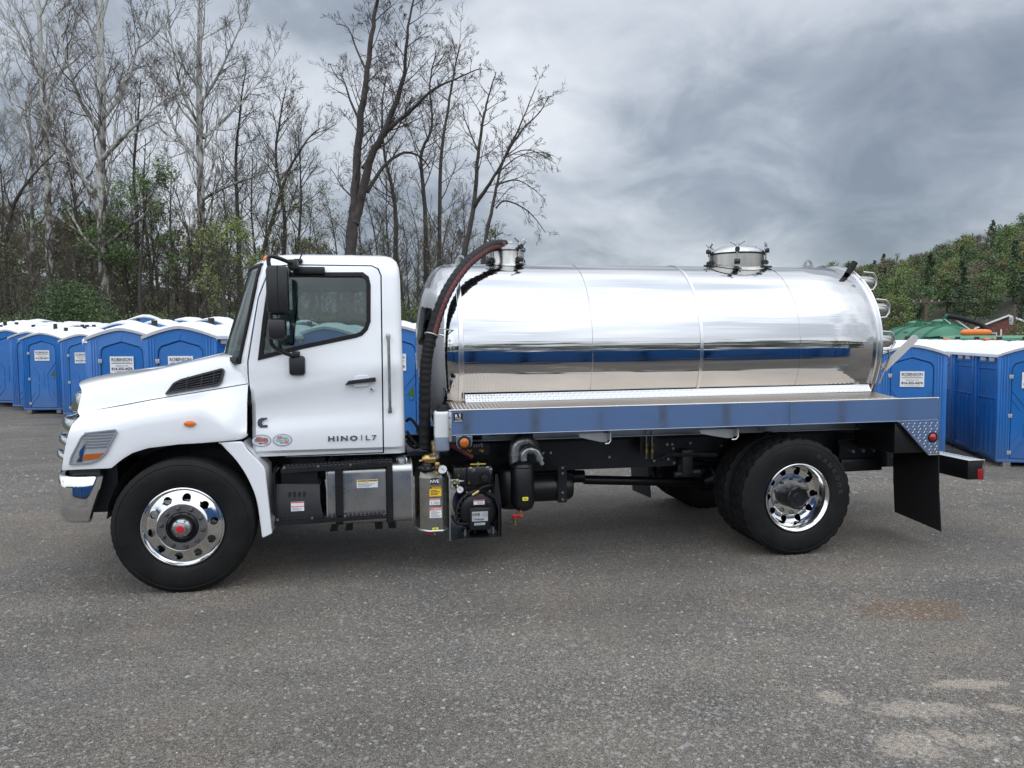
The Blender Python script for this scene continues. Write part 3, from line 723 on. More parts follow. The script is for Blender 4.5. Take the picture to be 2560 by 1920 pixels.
# ---- hood with fenders
def interp(pts, x):
    if x <= pts[0][0]: return pts[0][1]
    for (a, va), (b, vb) in zip(pts, pts[1:]):
        if x <= b: return va + (vb - va) * (x - a) / (b - a)
    return pts[-1][1]
HT = [(-0.90, 1.475), (-0.81, 1.515), (-0.72, 1.552), (-0.555, 1.607), (-0.298, 1.676), (-0.037, 1.736), (0.209, 1.787), (0.335, 1.790), (0.375, 1.742), (0.47, 1.735)]
HC = [(-0.90, 1.345), (-0.74, 1.375), (-0.251, 1.463), (0.446, 1.572), (0.5, 1.58)]
HB = [(-0.90, 0.958), (-0.500, 0.972), (-0.455, 1.010), (-0.42, 1.038), (-0.343, 1.082), (-0.234, 1.113), (-0.016, 1.135), (0.266, 1.144), (0.43, 1.148), (0.47, 1.172)]
def nose_x(z): return -0.700 - 0.155 * max(0.0, (1.535 - z)) / 0.575 - 0.02 * math.sin(PI * min(1, max(0, (z - 0.95) / 0.58)))
def hood_section(x, xt=None, xc=None, xb=None):
    zt, zc, zb = interp(HT, x if xt is None else xt), interp(HC, x if xc is None else xc), interp(HB, x if xb is None else xb)
    sh = zc - 0.10 - 0.22 * sstep(x, 0.10, 0.46) * 1.0
    sh = max(sh, zb + 0.06)
    f = 1.0 - 0.055 * (1 - sstep(x, -0.88, -0.35))             # fenders draw in at the nose
    h = 1.0 - 0.10 * (1 - sstep(x, -0.88, 0.1)); bul = 1 - 0.35 * sstep(x, 0.30, 0.47)
    fy = 0.975 + 0.175 * bul
    key = [(fy * f - 0.045, zb + 0.02), (fy * f - 0.012, zb + 0.002), (fy * f + 0.004, zb + 0.012), (fy * f + 0.006, zb + (sh - zb) * 0.5), (fy * f - 0.012, sh), (1.045 * f, sh + 0.55 * (zc - sh)),
           (0.985 * f, zc - 0.018), (0.968 * h + 0.004, zc + 0.004), (0.955 * h, zc + 0.04), (0.925 * h, zc + 0.62 * (zt - zc)), (0.885 * h, zt - 0.030), (0.82 * h, zt - 0.004), (0.70 * h, zt + 0.010), (0.35 * h, zt + 0.030), (0.0, zt + 0.034)]
    out = []
    for k in range(len(key) - 1):
        a, b, c, d = key[max(k - 1, 0)], key[k], key[k + 1], key[min(k + 2, len(key) - 1)]
        for j in range(3):
            t = j / 3
            out.append(tuple(0.5 * (2 * b[i] + (c[i] - a[i]) * t + (2 * a[i] - 5 * b[i] + 4 * c[i] - d[i]) * t * t + (3 * b[i] - a[i] - 3 * c[i] + d[i]) * t ** 3) for i in (0, 1)))
    out.append(key[-1]); return out
def hood_y(x, z):                                               # the side surface (near side)
    s = hood_section(x)
    for (ya, za), (yb, zb) in zip(s[6:], s[7:]):
        if za <= z <= zb: return -(ya + (yb - ya) * (z - za) / max(1e-6, zb - za))
    return -0.95
XE = 0.466; NB = 0.28
for side in (-1, 1):
    ROWS = []
    for k in range(45):
        t = k / 44; x0 = -0.86 + t * (XE + 0.86)
        kf = 1 - sstep(t, 0.0, 0.5); sh_ = lambda z: x0 + (nose_x(z) + 0.86) * kf
        sec = hood_section(x0, sh_(1.53), sh_(1.38), sh_(0.97)); row = []
        for (y, z) in sec:
            xn = nose_x(z); xx = x0 + (xn + 0.86) * (1 - sstep(t, 0.0, 0.5))
            row.append((xx - NB * kf * (1 - min(1.0, abs(y) / 0.95) ** 2.6), side * y, z))
        ROWS.append(row)
    if side < 0: near_rows = ROWS
    else: far_rows = ROWS
full = [n[:-1] + f[::-1] for n, f in zip(near_rows, far_rows)]
hood = MB().loft(full).build('hood', 'white_paint', truck, 40, weld=True)
# seam where hood top meets fender: a fine dark joint following the crease
seam = []
for k in range(30):
    x = -0.735 + k / 29 * (0.466 + 0.735); z = interp(HC, x) - 0.002; seam.append((x, hood_y(x, z) - 0.001, z))
MB().tube(seam, 0.0035, 5).build('hood_seam', 'black_rubber', hood)
# nose: chrome grille surround and bars wrapping round the front
def nose_path(z, off=0.0, ymax=0.93):
    o = []
    for k in range(25):
        y = -ymax * math.cos(PI * k / 24); s = abs(y) / ymax
        o.append((nose_x(z) - NB * (1 - s ** 2.6) - off * (0.8 + 0.2 * (1 - s ** 6)), y * (1 + off * 0.25), z))
    return o
nb = MB()
nb.loft([nose_path(z, -0.03, 0.90 - 0.20 * sstep(z, 1.2, 1.45)) for z in (0.965, 1.1, 1.25, 1.4, 1.52)])
nb.build('nose_panel', 'black_plastic', truck)
g = MB()
bars = [(1.505, 1.345), (1.315, 1.20), (1.175, 1.075), (1.05, 0.965)]
for (za, zb) in bars:
    pts = []
    for z, off in ((za, -0.05), (za - 0.004, 0.015), (za - 0.012, 0.030), (za * .5 + zb * .5, 0.042), (zb + 0.012, 0.036), (zb + 0.003, 0.022), (zb, -0.05)):
        pts.append(nose_path(z, off + 0.012, 0.775 if za > 1.4 else 0.935))
    b = MB().loft(pts, close=False).build('grille_bar', 'chrome', truck, 45)
# head lamps
HL = [(-0.705, 1.211), (-0.667, 1.239), (-0.453, 1.263), (-0.440, 1.244), (-0.478, 1.175), (-0.524, 1.084), (-0.579, 1.035), (-0.645, 1.007), (-0.800, 0.998), (-0.785, 1.06)]
for side in (-1, 1):
    fy = (lambda x, z: hood_y(x, z)) if side < 0 else (lambda x, z: -hood_y(x, z))
    P = round_poly(HL, 0.012)
    def thick(poly, holes, a, b):
        me = plate_me(poly, holes, -a if side < 0 else a, -b if side < 0 else b)
        bm = bmesh.new(); bm.from_mesh(me)
        for q in range(1, 8):
            bmesh.ops.bisect_plane(bm, geom=bm.verts[:] + bm.edges[:] + bm.faces[:], plane_co=(-0.82 + q * 0.05, 0, 0), plane_no=(1, 0, 0))
        bm.to_mesh(me); bm.free()
        return drape(me, fy)
    hl = link('headlight', thick(P, [], 0.002, 0.010), 'lamp_inner', truck, None)
    link('lamp_surround', thick(P, [round_poly(grow(HL, -0.010), 0.008)], 0.008, 0.018), 'print_grey', hl, None)
    link('turn_lens', thick(round_poly([(-0.71, 1.030), (-0.585, 1.045), (-0.535, 1.090), (-0.56, 1.085), (-0.68, 1.078)], 0.01), [], 0.010, 0.015), 'amber_dark', hl, None)
    for q in range(6):
        z = 1.12 + q * 0.022
        link('reflector_rib', thick([(-0.70 + q * .004, z), (-0.515 + q * 0.012, z + 0.008), (-0.515 + q * 0.012, z + 0.017), (-0.70 + q * .004, z + 0.009)], [], 0.0105, 0.0145), 'lens_clear', hl, None)
    link('chrome_trim', thick([(-0.745, 1.02), (-0.705, 1.02), (-0.685, 1.10), (-0.655, 1.18), (-0.68, 1.19), (-0.72, 1.10)], [], 0.0105, 0.0155), 'chrome', hl, None)
    ml = MB()
    for q in (0,):
        ml.mesh(plate_me(circle(0.07, 1.29, 0.043, 20, 0.022), [], -0.020, 0.0, 0.006))
    me = raw(ml); yy = hood_y(0.07, 1.29)
    for v in me.vertices: v.co.y = (v.co.y + yy) * (1 if side < 0 else -1)
    link('side_marker', me, 'amber_lens', hood)
# hood air intake
HV = [(-0.157, 1.499), (-0.095, 1.589), (-0.038, 1.618), (0.269, 1.699), (0.290, 1.680), (0.272, 1.590), (0.240, 1.562)]
Q = round_poly(HV, 0.014)
def on_hood(me, n=10):
    bm = bmesh.new(); bm.from_mesh(me)
    for q in range(1, n): bmesh.ops.bisect_plane(bm, geom=bm.verts[:] + bm.edges[:] + bm.faces[:], plane_co=(0, 0, 1.49 + q * 0.022), plane_no=(0, 0, 1))
    bm.to_mesh(me); bm.free(); return drape(me, hood_y)
hv = link('hood_vent', on_hood(plate_me(Q, [], -0.006, 0.004)), 'black_rubber', truck, None)
link('vent_rim', on_hood(plate_me(Q, [round_poly(grow(HV, -0.015), 0.010)], -0.020, -0.002, 0.0)), 'black_plastic', hv, 40)
for q in range(1, 5):
    t = q / 5
    a = Vector((-0.155 + 0.10 * t, 1.503 + 0.095 * t)); b = Vector((0.250 + 0.03 * t, 1.565 + 0.115 * t))
    d = (b - a); a += d * 0.04; b -= d * 0.05
    link('vent_slat', on_hood(plate_me([tuple(a), tuple(b), (b.x, b.y + 0.006), (a.x, a.y + 0.006)], [], -0.016, -0.004)), 'black_plastic', hv, None)
for x in (0.0, 0.11, 0.20):
    z0 = 1.535 + (x) * 0.25; link('vent_rib', on_hood(plate_me([(x, z0), (x + 0.006, z0), (x + 0.016, z0 + 0.10), (x + 0.010, z0 + 0.10)], [], -0.014, -0.004)), 'black_plastic', hv, None)
# wheel arch liner and the white rear flap of the fender
for side in (-1, 1):
    al = MB()
    rows = []
    for k in range(15):
        t = R(8) + (PI - R(12)) * k / 14
        rows.append([(0.02 - 0.60 * math.cos(PI - t) if False else 0.02 + 0.585 * math.cos(t), side * y, 0.53 + 0.60 * math.sin(t)) for y in (1.09, 0.8, 0.50)])
    al.loft(rows); al.box(-0.66, 0.60, side * 0.485 - 0.01, side * 0.485 + 0.01, 0.62, 1.15)
    al.build('arch_liner', 'black_plastic', truck)
    FL = [(0.262, 1.137), (0.436, 1.138), (0.480, 1.062), (0.560, 0.975), (0.600, 0.925), (0.640, 0.411), (0.563, 0.376), (0.531, 0.692), (0.468, 0.863), (0.380, 1.012)]
    F2 = round_poly(FL, [0.004, 0.02, 0.03, 0.02, 0.03, 0.01, 0.02, 0.2, 0.2, 0.2])
    fl = MB().mesh(plate_me(F2, [], -1.135, -1.10, 0.008))
    edge = [(0.262, 1.133), (0.380, 1.008), (0.468, 0.860), (0.530, 0.690), (0.563, 0.380)]
    fl.loft([[(x, -1.115, z) for x, z in edge], [(x, -0.75, z) for x, z in edge], [(x + 0.02, -0.75, z) for x, z in edge], [(x + 0.02, -1.115, z) for x, z in edge]], close=False)
    fl.loft([[(0.436, -1.115, 1.13), (0.438, -0.8, 1.13)], [(0.60, -1.115, 0.92), (0.60, -0.8, 0.92)], [(0.637, -1.115, 0.415), (0.637, -0.8, 0.415)]])
    o = fl.build('fender_flap', 'white_paint', truck)
    if side > 0: o.scale.y = -1
# chrome front bumper
bp = [(-0.575, -1.085), (-0.66, -1.118), (-0.78, -1.116), (-0.868, -1.075), (-0.94, -0.94), (-1.05, -0.55), (-1.10, 0.0)]
bp = [tuple(p) for p in [(v.x, v.y) for v in smooth_path([(x, y, 0) for x, y in bp], 4)]]
bp = bp + [(x, -y) for x, y in bp[::-1][1:]]
prof = [(0.905, -0.045), (0.912, -0.012), (0.900, 0.004), (0.82, 0.010), (0.70, 0.014), (0.62, 0.008), (0.575, -0.010), (0.555, -0.035), (0.552, -0.07)]
rows = []
for z, off in prof:
    r = []
    for i, (x, y) in enumerate(bp):
        a, b = Vector(bp[max(i - 1, 0)]), Vector(bp[min(i + 1, len(bp) - 1)]); d = (b - a).normalized(); n = Vector((-d.y, d.x))
        if n.x > 0 and abs(y) < 1.0: n = -n
        if abs(y) >= 1.0 and n.y * y < 0: n = -n
        end = max(0, 1 - min(i, len(bp) - 1 - i) / 5.0)
        r.append((x + n.x * off - 0.10 * end * (0.91 - z) / 0.36, y + n.y * off, z))
    rows.append(r)
MB().loft(rows).build('bumper', 'chrome', truck, 50)
MB().box(-0.86, -0.52, -0.95, 0.95, 0.60, 0.97).cbox(-0.80, -0.60, -1.06, 1.06, 0.90, 0.965, 0.01).build('bumper_bracket', 'black_plastic', truck)
# ---- wheels: built once about the origin, outer face towards -y
def tyre_me(rear):
    r, w = 0.515, 0.275
    seg = 120; prof = [(0.300, 0.030), (0.318, 0.010), (0.345, 0.000), (0.385, -0.006), (0.43, -0.007), (0.462, -0.001), (0.470, 0.003), (0.474, 0.000), (0.487, 0.006), (0.502, 0.020)]
    tread = []
    if rear:
        ys = [0.024, 0.045, 0.062, 0.066, 0.100, 0.104, 0.1375]
    else:
        ys = [0.024, 0.055, 0.060, 0.066, 0.071, 0.105, 0.110, 0.116, 0.121, 0.1375]
    half = [(0.513, 0.024)]
    if rear: half += [(0.514, 0.050), (0.515, 0.066), (0.503, 0.068), (0.503, 0.076), (0.515, 0.078), (0.515, 0.108), (0.503, 0.110), (0.503, 0.118), (0.515, 0.120), (0.515, 0.1375)]
    else: half += [(0.514, 0.056), (0.503, 0.058), (0.503, 0.066), (0.515, 0.068), (0.515, 0.104), (0.503, 0.106), (0.503, 0.114), (0.515, 0.116), (0.515, 0.1375)]
    prof = prof + half
    full = prof + [(a, w - b) for a, b in prof[::-1][1:]]
    mb = MB(); mb.lathe(full, n=seg); m = len(full)
    # lugs: cut the tread rows alternately
    for k in range(seg):
        for j, (rad, h) in enumerate(full):
            i = k * m + j; x, y, z = mb.v[i]; rr = rad; ph = (k + (1 if 0.066 < h < 0.11 or h > 0.2 else 0)) % 4
            if rear and rad > 0.5135 and ph == 0: rr = rad - 0.013
            elif rear and 0.487 <= rad <= 0.5135 and rad > 0.49 and (h < 0.03 or h > w - 0.03) and k % 4 == 0: rr = rad - 0.011
            elif (not rear) and 0.50 <= rad and (h < 0.025 or h > w - 0.025) and k % 2 == 0: rr = rad - 0.003
            # the tyre flattens where it stands
            f = rr / rad; x *= f; z *= f
            if z < -0.508: z = -0.508 - (z + 0.508) * 0.0
            mb.v[i] = (x, y, z)
    return mb
def holes_cut(me, rad, n, r, y0, y1, ph=0.0, seg=14):
    cut = MB()
    for k in range(n):
        t = 2 * PI * k / n + ph; cut.cyl((rad * math.cos(t), y0, rad * math.sin(t)), (rad * math.cos(t), y1, rad * math.sin(t)), r, seg)
    return boolean(me, raw(cut))
def front_rim():
    p = [(0.118, -0.004), (0.150, -0.006), (0.176, -0.004), (0.184, 0.004), (0.195, 0.010), (0.232, 0.012), (0.262, 0.026), (0.275, 0.030), (0.284, 0.012), (0.292, 0.004), (0.300, 0.006), (0.304, 0.020), (0.304, 0.18), (0.280, 0.18), (0.265, 0.06), (0.230, 0.034), (0.170, 0.030), (0.118, 0.030)]
    return holes_cut(raw(MB().lathe(p, n=64, closed=True)), 0.226, 10, 0.031, -0.05, 0.1, R(9))
def rear_rim():
    p = [(0.105, 0.118), (0.150, 0.116), (0.176, 0.118), (0.186, 0.128), (0.215, 0.130), (0.240, 0.118), (0.252, 0.095), (0.258, 0.060), (0.266, 0.040), (0.274, 0.026), (0.284, 0.012), (0.293, 0.002), (0.300, 0.004), (0.304, 0.018), (0.304, 0.22), (0.272, 0.22), (0.262, 0.15), (0.225, 0.155), (0.170, 0.150), (0.105, 0.150)]
    return holes_cut(raw(MB().lathe(p, n=64, closed=True)), 0.216, 10, 0.029, 0.05, 0.2, R(2))
TYRE_F = tyre_me(False); TYRE_R = tyre_me(True)
def lug_mb(y, big=1.0):
    b = MB(); pr = [(0.0, y - 0.034), (0.008, y - 0.033), (0.010, y - 0.026)]
    b.lathe([(0.0, y - 0.036), (0.010, y - 0.034), (0.0145, y - 0.024), (0.0155, y - 0.008), (0.020, y - 0.007), (0.021, y)], n=6); return b
wheels = {}
def make_wheel(kind):
    hubm = MB()
    if kind == 'front':
        hubm.lathe([(0.0, 0.05), (0.119, 0.05), (0.119, 0.02), (0.112, -0.004), (0.100, -0.012), (0.092, 0.006), (0.075, 0.012)], n=40)
        w = hubm.build('wheel', 'black_paint', truck)
        TYRE_F.build('tyre', 'tyre_rubber', w, 30); rim = link('rim', front_rim(), 'polished_rim', w, 30)
        for p in rim.data.polygons: pass
        MB().lathe([(0.119, -0.0065), (0.150, -0.0085), (0.175, -0.0065), (0.180, -0.001)], n=48).build('mounting_ring', 'brushed_rim', w)
        cap = MB().lathe([(0.072, 0.02), (0.070, -0.030), (0.060, -0.042), (0.044, -0.046), (0.042, -0.062), (0.030, -0.066), (0.0, -0.066)], n=24)
        for k in range(6):
            t = 2 * PI * k / 6; cap.cyl((0.060 * math.cos(t), -0.05, 0.060 * math.sin(t)), (0.060 * math.cos(t), -0.03, 0.060 * math.sin(t)), 0.006, 6)
        cap.build('hub_cap', 'galvanised', w)
        MB().lathe([(0.0, -0.072), (0.024, -0.071), (0.029, -0.066), (0.029, -0.062)], n=24).build('cap_plug', 'red_plastic', w)
        ln, rad, ph = lug_mb(-0.008), 0.148, R(27)
    else:
        hubm.lathe([(0.104, 0.15), (0.104, 0.02), (0.100, 0.004), (0.086, -0.004), (0.080, 0.004), (0.045, 0.006), (0.040, 0.000), (0.0, -0.001)], n=32)
        for k in range(8):
            t = 2 * PI * k / 8; hubm.cyl((0.092 * math.cos(t), -0.018, 0.092 * math.sin(t)), (0.092 * math.cos(t), 0.01, 0.092 * math.sin(t)), 0.009, 6)
        w = hubm.build('wheel', 'black_paint', truck)
        TYRE_R.build('tyre', 'tyre_rubber', w, 30); link('rim', rear_rim(), 'polished_rim', w, 30)
        ln, rad, ph = lug_mb(0.120), 0.152, R(20)
        lt = MB()
        for word, a0, d in (('HANKOOK', 62, -1), ):
            for q, ch in enumerate(word):
                a = R(a0 - q * 9.5); me = text_me(ch, 0.052, 0, 0, 0, 0.0012, 'CENTER', bold=0.002)
                for v in me.vertices:
                    x, z = v.co.x, v.co.z; rr = 0.385 + z
                    v.co.x, v.co.z = rr * math.cos(a) + x * math.sin(a), rr * math.sin(a) - x * math.cos(a); v.co.y += -0.0075
                lt.mesh(me)
        lt.build('tyre_lettering', 'tyre_letter', w, None)
    first = ln.build('lug_nut', 'dark_nut', w); first.rotation_euler = (0, 0, 0)
    base = first.data
    for k in range(10):
        t = 2 * PI * k / 10 + ph
        o = first if k == 0 else bpy.data.objects.new('lug_nut', base)
        if k: C.objects.link(o); o.parent = w
        o.location = (rad * math.cos(t), 0, rad * math.sin(t))
    return w
wf = make_wheel('front'); wf.location = (0, -1.195, 0.510)
o = copy_tree(wf, truck); o.location = (0, 1.195, 0.510); o.rotation_euler = (0, 0, PI)
WB = 5.05
wr = make_wheel('rear'); wr.location = (WB, -1.215, 0.510)
def dual(y, rz, spin):
    o = copy_tree(wr, truck); o.location = (WB, y, 0.510); o.rotation_euler = (0, 0, rz)
    return o
o = dual(1.215, PI, 0)
def inner(y):
    w = MB().lathe([(0.0, 0.12), (0.28, 0.12), (0.29, 0.10), (0.302, 0.02)], n=32).build('wheel', 'dark_steel', truck); w.location = (WB, y, 0.510)
    t = bpy.data.objects.new('tyre', bpy.data.objects['tyre.002' if 'tyre.002' in bpy.data.objects else 'tyre'].data)
    t.data = [c for c in wr.children if c.name.startswith('tyre') and 'lettering' not in c.name][0].data
    C.objects.link(t); t.parent = w
inner(-0.875); inner(0.60)

# ---- chassis
for s in (-1, 1):
    fr = MB().box(-0.55, 6.55, s * 0.43 - 0.012, s * 0.43 + 0.012, 0.69, 0.955).box(-0.55, 6.55, min(s * 0.43, s * 0.36), max(s * 0.43, s * 0.36), 0.945, 0.957).box(-0.55, 6.55, min(s * 0.43, s * 0.36), max(s * 0.43, s * 0.36), 0.688, 0.70)
    fr = fr.build('frame_rail', 'black_paint', truck)
    if s < 0:
        bolts = [(3.55, .90), (3.60, .90), (3.61, .86), (3.61, .81), (3.56, .76), (3.78, .905), (3.42, .75), (2.98, .80), (3.62, .62 + .1), (4.1, .87), (5.55, .87), (5.60, .87), (2.35, .86), (2.42, .86), (5.75, .78)]
        for x, z in bolts:
            MB().cyl((x + 0.6, -0.462, z), (x + 0.6, -0.44, z), 0.013, 6).build('frame_bolt', 'steel_bolt', fr)
    MB().box(1.95, 6.35, s * 0.43 - 0.03, s * 0.43 + 0.03, 0.958, 1.03).build('sill_beam', 'black_rubber', truck)
    sl = MB().box(2.06, 6.38, s * 0.62 - 0.006, s * 0.62 + 0.006, 1.02, 1.15).box(2.06, 6.38, min(s * 0.62, s * 0.68), max(s * 0.62, s * 0.68), 1.018, 1.026).build('sub_frame', 'grey_aluminium', truck)
for x in (0.3, 1.7, 3.1, 4.3, 5.6, 6.45):
    MB().box(x - 0.04, x + 0.04, -0.418, 0.418, 0.71, 0.93).build('cross_member', 'black_paint', truck)
MB().tube([(2.2, 0, 0.62), (3.33, 0, 0.56)], 0.055, 12).tube([(3.33, 0, 0.545), (3.36, 0, 0.545), (3.36, 0, 0.543), (3.46, 0, 0.54)], [0.065, 0.075, 0.062, 0.062], 14).tube([(3.46, 0, 0.505), (4.75, 0, 0.425)], 0.046, 14).build('drive_shaft', 'black_paint', truck)
ax = MB().tube([(WB, -0.9, 0.51), (WB, 0.9, 0.51)], 0.075, 14)
ax.lathe([(0.0, -0.28), (0.10, -0.25), (0.19, -0.1), (0.21, 0.02), (0.16, 0.14), (0.0, 0.16)], (WB, 0, 0.50), 'x', 20)
ax.tube([(4.72, 0, 0.43), (4.85, 0, 0.47)], [0.06, 0.12], 12); ax.build('rear_axle', 'black_paint', truck)
MB().tube([(0, -0.95, 0.46), (0, 0.95, 0.46)], 0.06, 10).box(-0.05, 0.05, -0.8, 0.8, 0.38, 0.46).build('front_axle', 'black_paint', truck)
MB().box(-0.5, 0.75, -0.36, 0.36, 0.55, 1.3).build('engine', 'black_paint', truck)
for s in (-1, 1):
    sp = MB()
    for q in range(6):
        w = 0.72 - q * 0.09; pts = [(WB - w + 2 * w * k / 10, s * 0.50, 0.78 - 0.10 * (1 - ((k - 5) / 5) ** 2) * (w / 0.72) - q * 0.018) for k in range(11)]
        sp.loft([[(x, y - 0.04, z) for x, y, z in pts], [(x, y + 0.04, z) for x, y, z in pts], [(x, y + 0.04, z - 0.014) for x, y, z in pts], [(x, y - 0.04, z - 0.014) for x, y, z in pts]])
    sp.cbox(4.26, 4.37, s * 0.50 - 0.06, s * 0.50 + 0.06, 0.60, 0.86, 0.015).tube([(4.2, s * 0.52, 0.62), (4.45, s * 0.52, 0.64)], 0.03, 8)
    sp.tube([(4.05, s * .56, .78), (4.12, s * .56, .82), (4.6, s * .56, .80)], 0.02, 6)
    sp.build('leaf_spring', 'dark_steel', truck)
# hold-down springs, hose hooks
for x in (3.905, 5.02):
    m = MB().box(x - 0.075, x + 0.085, -0.60, -0.56, 0.86, 1.12).build('mounting_bracket', 'black_paint', truck)
    for dx in (-0.025, 0.03):
        c = MB(); c.tube([(x + dx + 0.016 * math.cos(t), -0.63 + 0.016 * math.sin(t), 0.935 - 0.0165 * t / (2 * PI)) for t in [k * PI / 5 for k in range(70)]], 0.0045, 5)
        c.build('mounting_spring', 'gold_spring', m)
        MB().cyl((x + dx, -0.63, 0.80), (x + dx, -0.63, 1.02), 0.006, 6).cyl((x + dx, -0.655, 1.045), (x + dx, -0.60, 1.045), 0.016, 8).build('mounting_bolt', 'steel_bolt', m)
for x0, s_ in ((3.10, 1.0), (4.17, 1.25)):
    h = MB(); P = [(x0, 1.118), (x0 + 0.26 * s_, 1.118), (x0 + 0.262 * s_, 1.058), (x0 + 0.245 * s_, 1.040), (x0 + 0.20 * s_, 1.042), (x0 + 0.02, 1.085)]
    h.prism(round_poly(P, 0.012), -1.12, -1.114)
    h.prism([(x0 + 0.255 * s_, 1.06), (x0 + 0.262 * s_, 1.06), (x0 + 0.262 * s_, 1.13), (x0 + 0.255 * s_, 1.13)], -1.18, -1.0)
    h.build('hose_tray', 'grey_aluminium', truck)
    MB().tube([(x0 + 0.262 * s_, -1.185, 1.13), (x0 + 0.263 * s_, -1.185, 1.06), (x0 + 0.246 * s_, -1.185, 1.038), (x0 + 0.215 * s_, -1.185, 1.036)], 0.006, 6).build('tray_edge', 'stainless', truck)

# ---- deck with the polished side rail
for s in (-1, 1):
    y = s * 1.22
    XD = 6.075
    d = MB(); d.loft([[(2.045, s * 1.205, 1.340), (XD, s * 1.205, 1.3455)], [(2.045, s * 0.66, 1.372), (XD, s * 0.66, 1.3935)]])
    d.loft([[(2.045, s * 1.205, 1.330), (XD, s * 1.205, 1.3355)], [(2.045, s * 0.66, 1.362), (XD, s * 0.66, 1.3835)]]); d = d.build('deck_plate', 'deck_metal', truck)
    st = MB().loft([[(2.205, s * 0.765, 1.3685), (6.06, s * 0.765, 1.389)], [(2.205, s * 0.718, 1.432), (6.06, s * 0.722, 1.452)]]).build('kick_strip', 'bright_metal', truck)
    if s < 0:
        def bars(o, fu, n, u0, u1, v0, v1, pitch, name, m):          # raised tread bars, alternately slanted
            g = MB(); nu, nv = int((u1 - u0) / pitch), int((v1 - v0) / pitch)
            for a in range(nu):
                for b in range(nv):
                    u, v = u0 + (a + .5) * pitch, v0 + (b + .5) * pitch; sg = 1 if (a + b) % 2 else -1; h = pitch * 0.36; w = pitch * 0.12
                    P = [(u - h, v - h * sg), (u + w, v - w * sg), (u + h, v + h * sg), (u - w, v + w * sg)]
                    g.add([fu(*p) for p in P] + [Vector(fu(u, v)) + n * 0.0035], [(0, 1, 4), (1, 2, 4), (2, 3, 4), (3, 0, 4)])
            tag(g.build(name, m, o, None), kind='stuff')
        bars(d, lambda u, v: (u, -v, 1.340 + (u - 2.045) * 0.00136 + (1.205 - v) * (0.0587 + (u - 2.045) * 0.0029) + 0.0004), Vector((0, 0, 1)), 2.06, 6.07, 0.775, 1.20, 0.032, 'tread_bar', 'bar_metal')
        bars(st, lambda u, v: (u, -0.765 + 0.59 * v - 0.0005, 1.3690 + (u - 2.205) * 0.0053 + 0.807 * v), Vector((0, -0.8, 0.6)), 2.21, 6.05, 0.0, 0.0785, 0.026, 'tread_bar', 'chrome')
    for x0, x1, n in ((2.035, 4.950, 0), (4.956, 6.402 if s < 0 else 6.05, 1)):
        z0, z1 = 1.148, 1.345
        rl = MB().loft([[(x0, y, z0), (x0, y, z1 - 0.002)], [(x1, y, z0 + 0.008), (x1, y, z1 + 0.006)]])
        rl.loft([[(x0, y - s * 0.004, z0), (x0, y - s * 0.004, z1 - 0.002)], [(x1, y - s * 0.004, z0 + 0.008), (x1, y - s * 0.004, z1 + 0.006)]])
        rl.build('side_rail', 'mirror_rail', truck, None)
    MB().tube([(2.02, y - s * 0.006, 1.3475), (6.405 if s < 0 else 6.05, y - s * 0.006, 1.3555)], 0.0058, 6).build('rail_lip', 'stainless', truck)
    if s > 0: continue
    MB().tube([(4.953, y + s * 0.003, 1.150), (4.953, y + s * 0.003, 1.350)], 0.0045, 6).tube([(2.036, y, 1.147), (6.40, y, 1.1555)], 0.004, 5).tube([(6.402, y, 1.156), (6.402, y, 1.352)], 0.006, 6).build('weld_bead', 'satin_aluminium', truck)
    tp = plate_me([(6.003, 1.152), (6.402, 1.1565), (6.408, 0.842), (6.309, 0.845)], [], y - s * 0.0 - 0.003, y + 0.003)
    t = link('tail_plate', tp, 'mirror_rail', truck, None); uv_plane(t, lambda c: c.x, lambda c: c.z)
    tb = MB()
    for r in range(11):
        for q in range(14):
            cx, cz = 6.02 + q * 0.0285 + (0.014 if r % 2 else 0), 1.132 - r * 0.0265
            if cx < 6.02 + (1.14 - cz) * 0.985 + 0.006 or cx > 6.395 or (cx - 6.345) ** 2 + (cz - 1.003) ** 2 < 0.055 ** 2: continue
            sg = 1 if (r + q) % 2 else -1; a = Vector((cx - 0.0095, cz - 0.0095 * sg)); b = Vector((cx + 0.0095, cz + 0.0095 * sg)); n_ = Vector((-(b - a).y, (b - a).x)).normalized() * 0.0032; m_ = (a + b) / 2; yo = y + s * 0.003
            tb.add([(a.x, yo, a.y), ((m_ - n_).x, yo, (m_ - n_).y), (b.x, yo, b.y), ((m_ + n_).x, yo, (m_ + n_).y), (m_.x, yo + s * 0.0032, m_.y)], [(0, 1, 4), (1, 2, 4), (2, 3, 4), (3, 0, 4)])
    tag(tb.build('tread_bar', 'stainless', t, None), kind='stuff')
    MB().tube([(6.003, y - 0.004, 1.152), (6.309, y - 0.004, 0.845), (6.408, y - 0.004, 0.842), (6.406, y - 0.004, 1.15)], 0.005, 5).build('plate_edge', 'satin_aluminium', t)
    MB().lathe([(0.0, s * 0.022), (0.024, s * 0.018), (0.034, s * 0.008), (0.036, 0.0)], (6.345, y + s * 0.004, 1.003), n=22).build('tail_lamp', 'red_lens', t)
    MB().lathe([(0.036, 0.0), (0.038, s * 0.008), (0.046, s * 0.008), (0.047, 0.0)], (6.345, y + s * 0.0035, 1.003), n=22).build('lamp_grommet', 'black_rubber', t)
    MB().cbox(6.0, 6.30, min(s * 1.18, s * 0.6), max(s * 1.18, s * 0.6), 0.86, 1.14, 0.01).build('tail_box', 'black_paint', truck)
for x, w in ((2.04, 0.03), (3.0, .02), (3.9, .02), (4.8, .02), (5.7, .02), (6.05, 0.02)):
    MB().box(x, x + w, -1.20, 1.20, 1.15 if x < 6 else 1.16, 1.325).build('deck_bearer', 'dark_steel', truck)
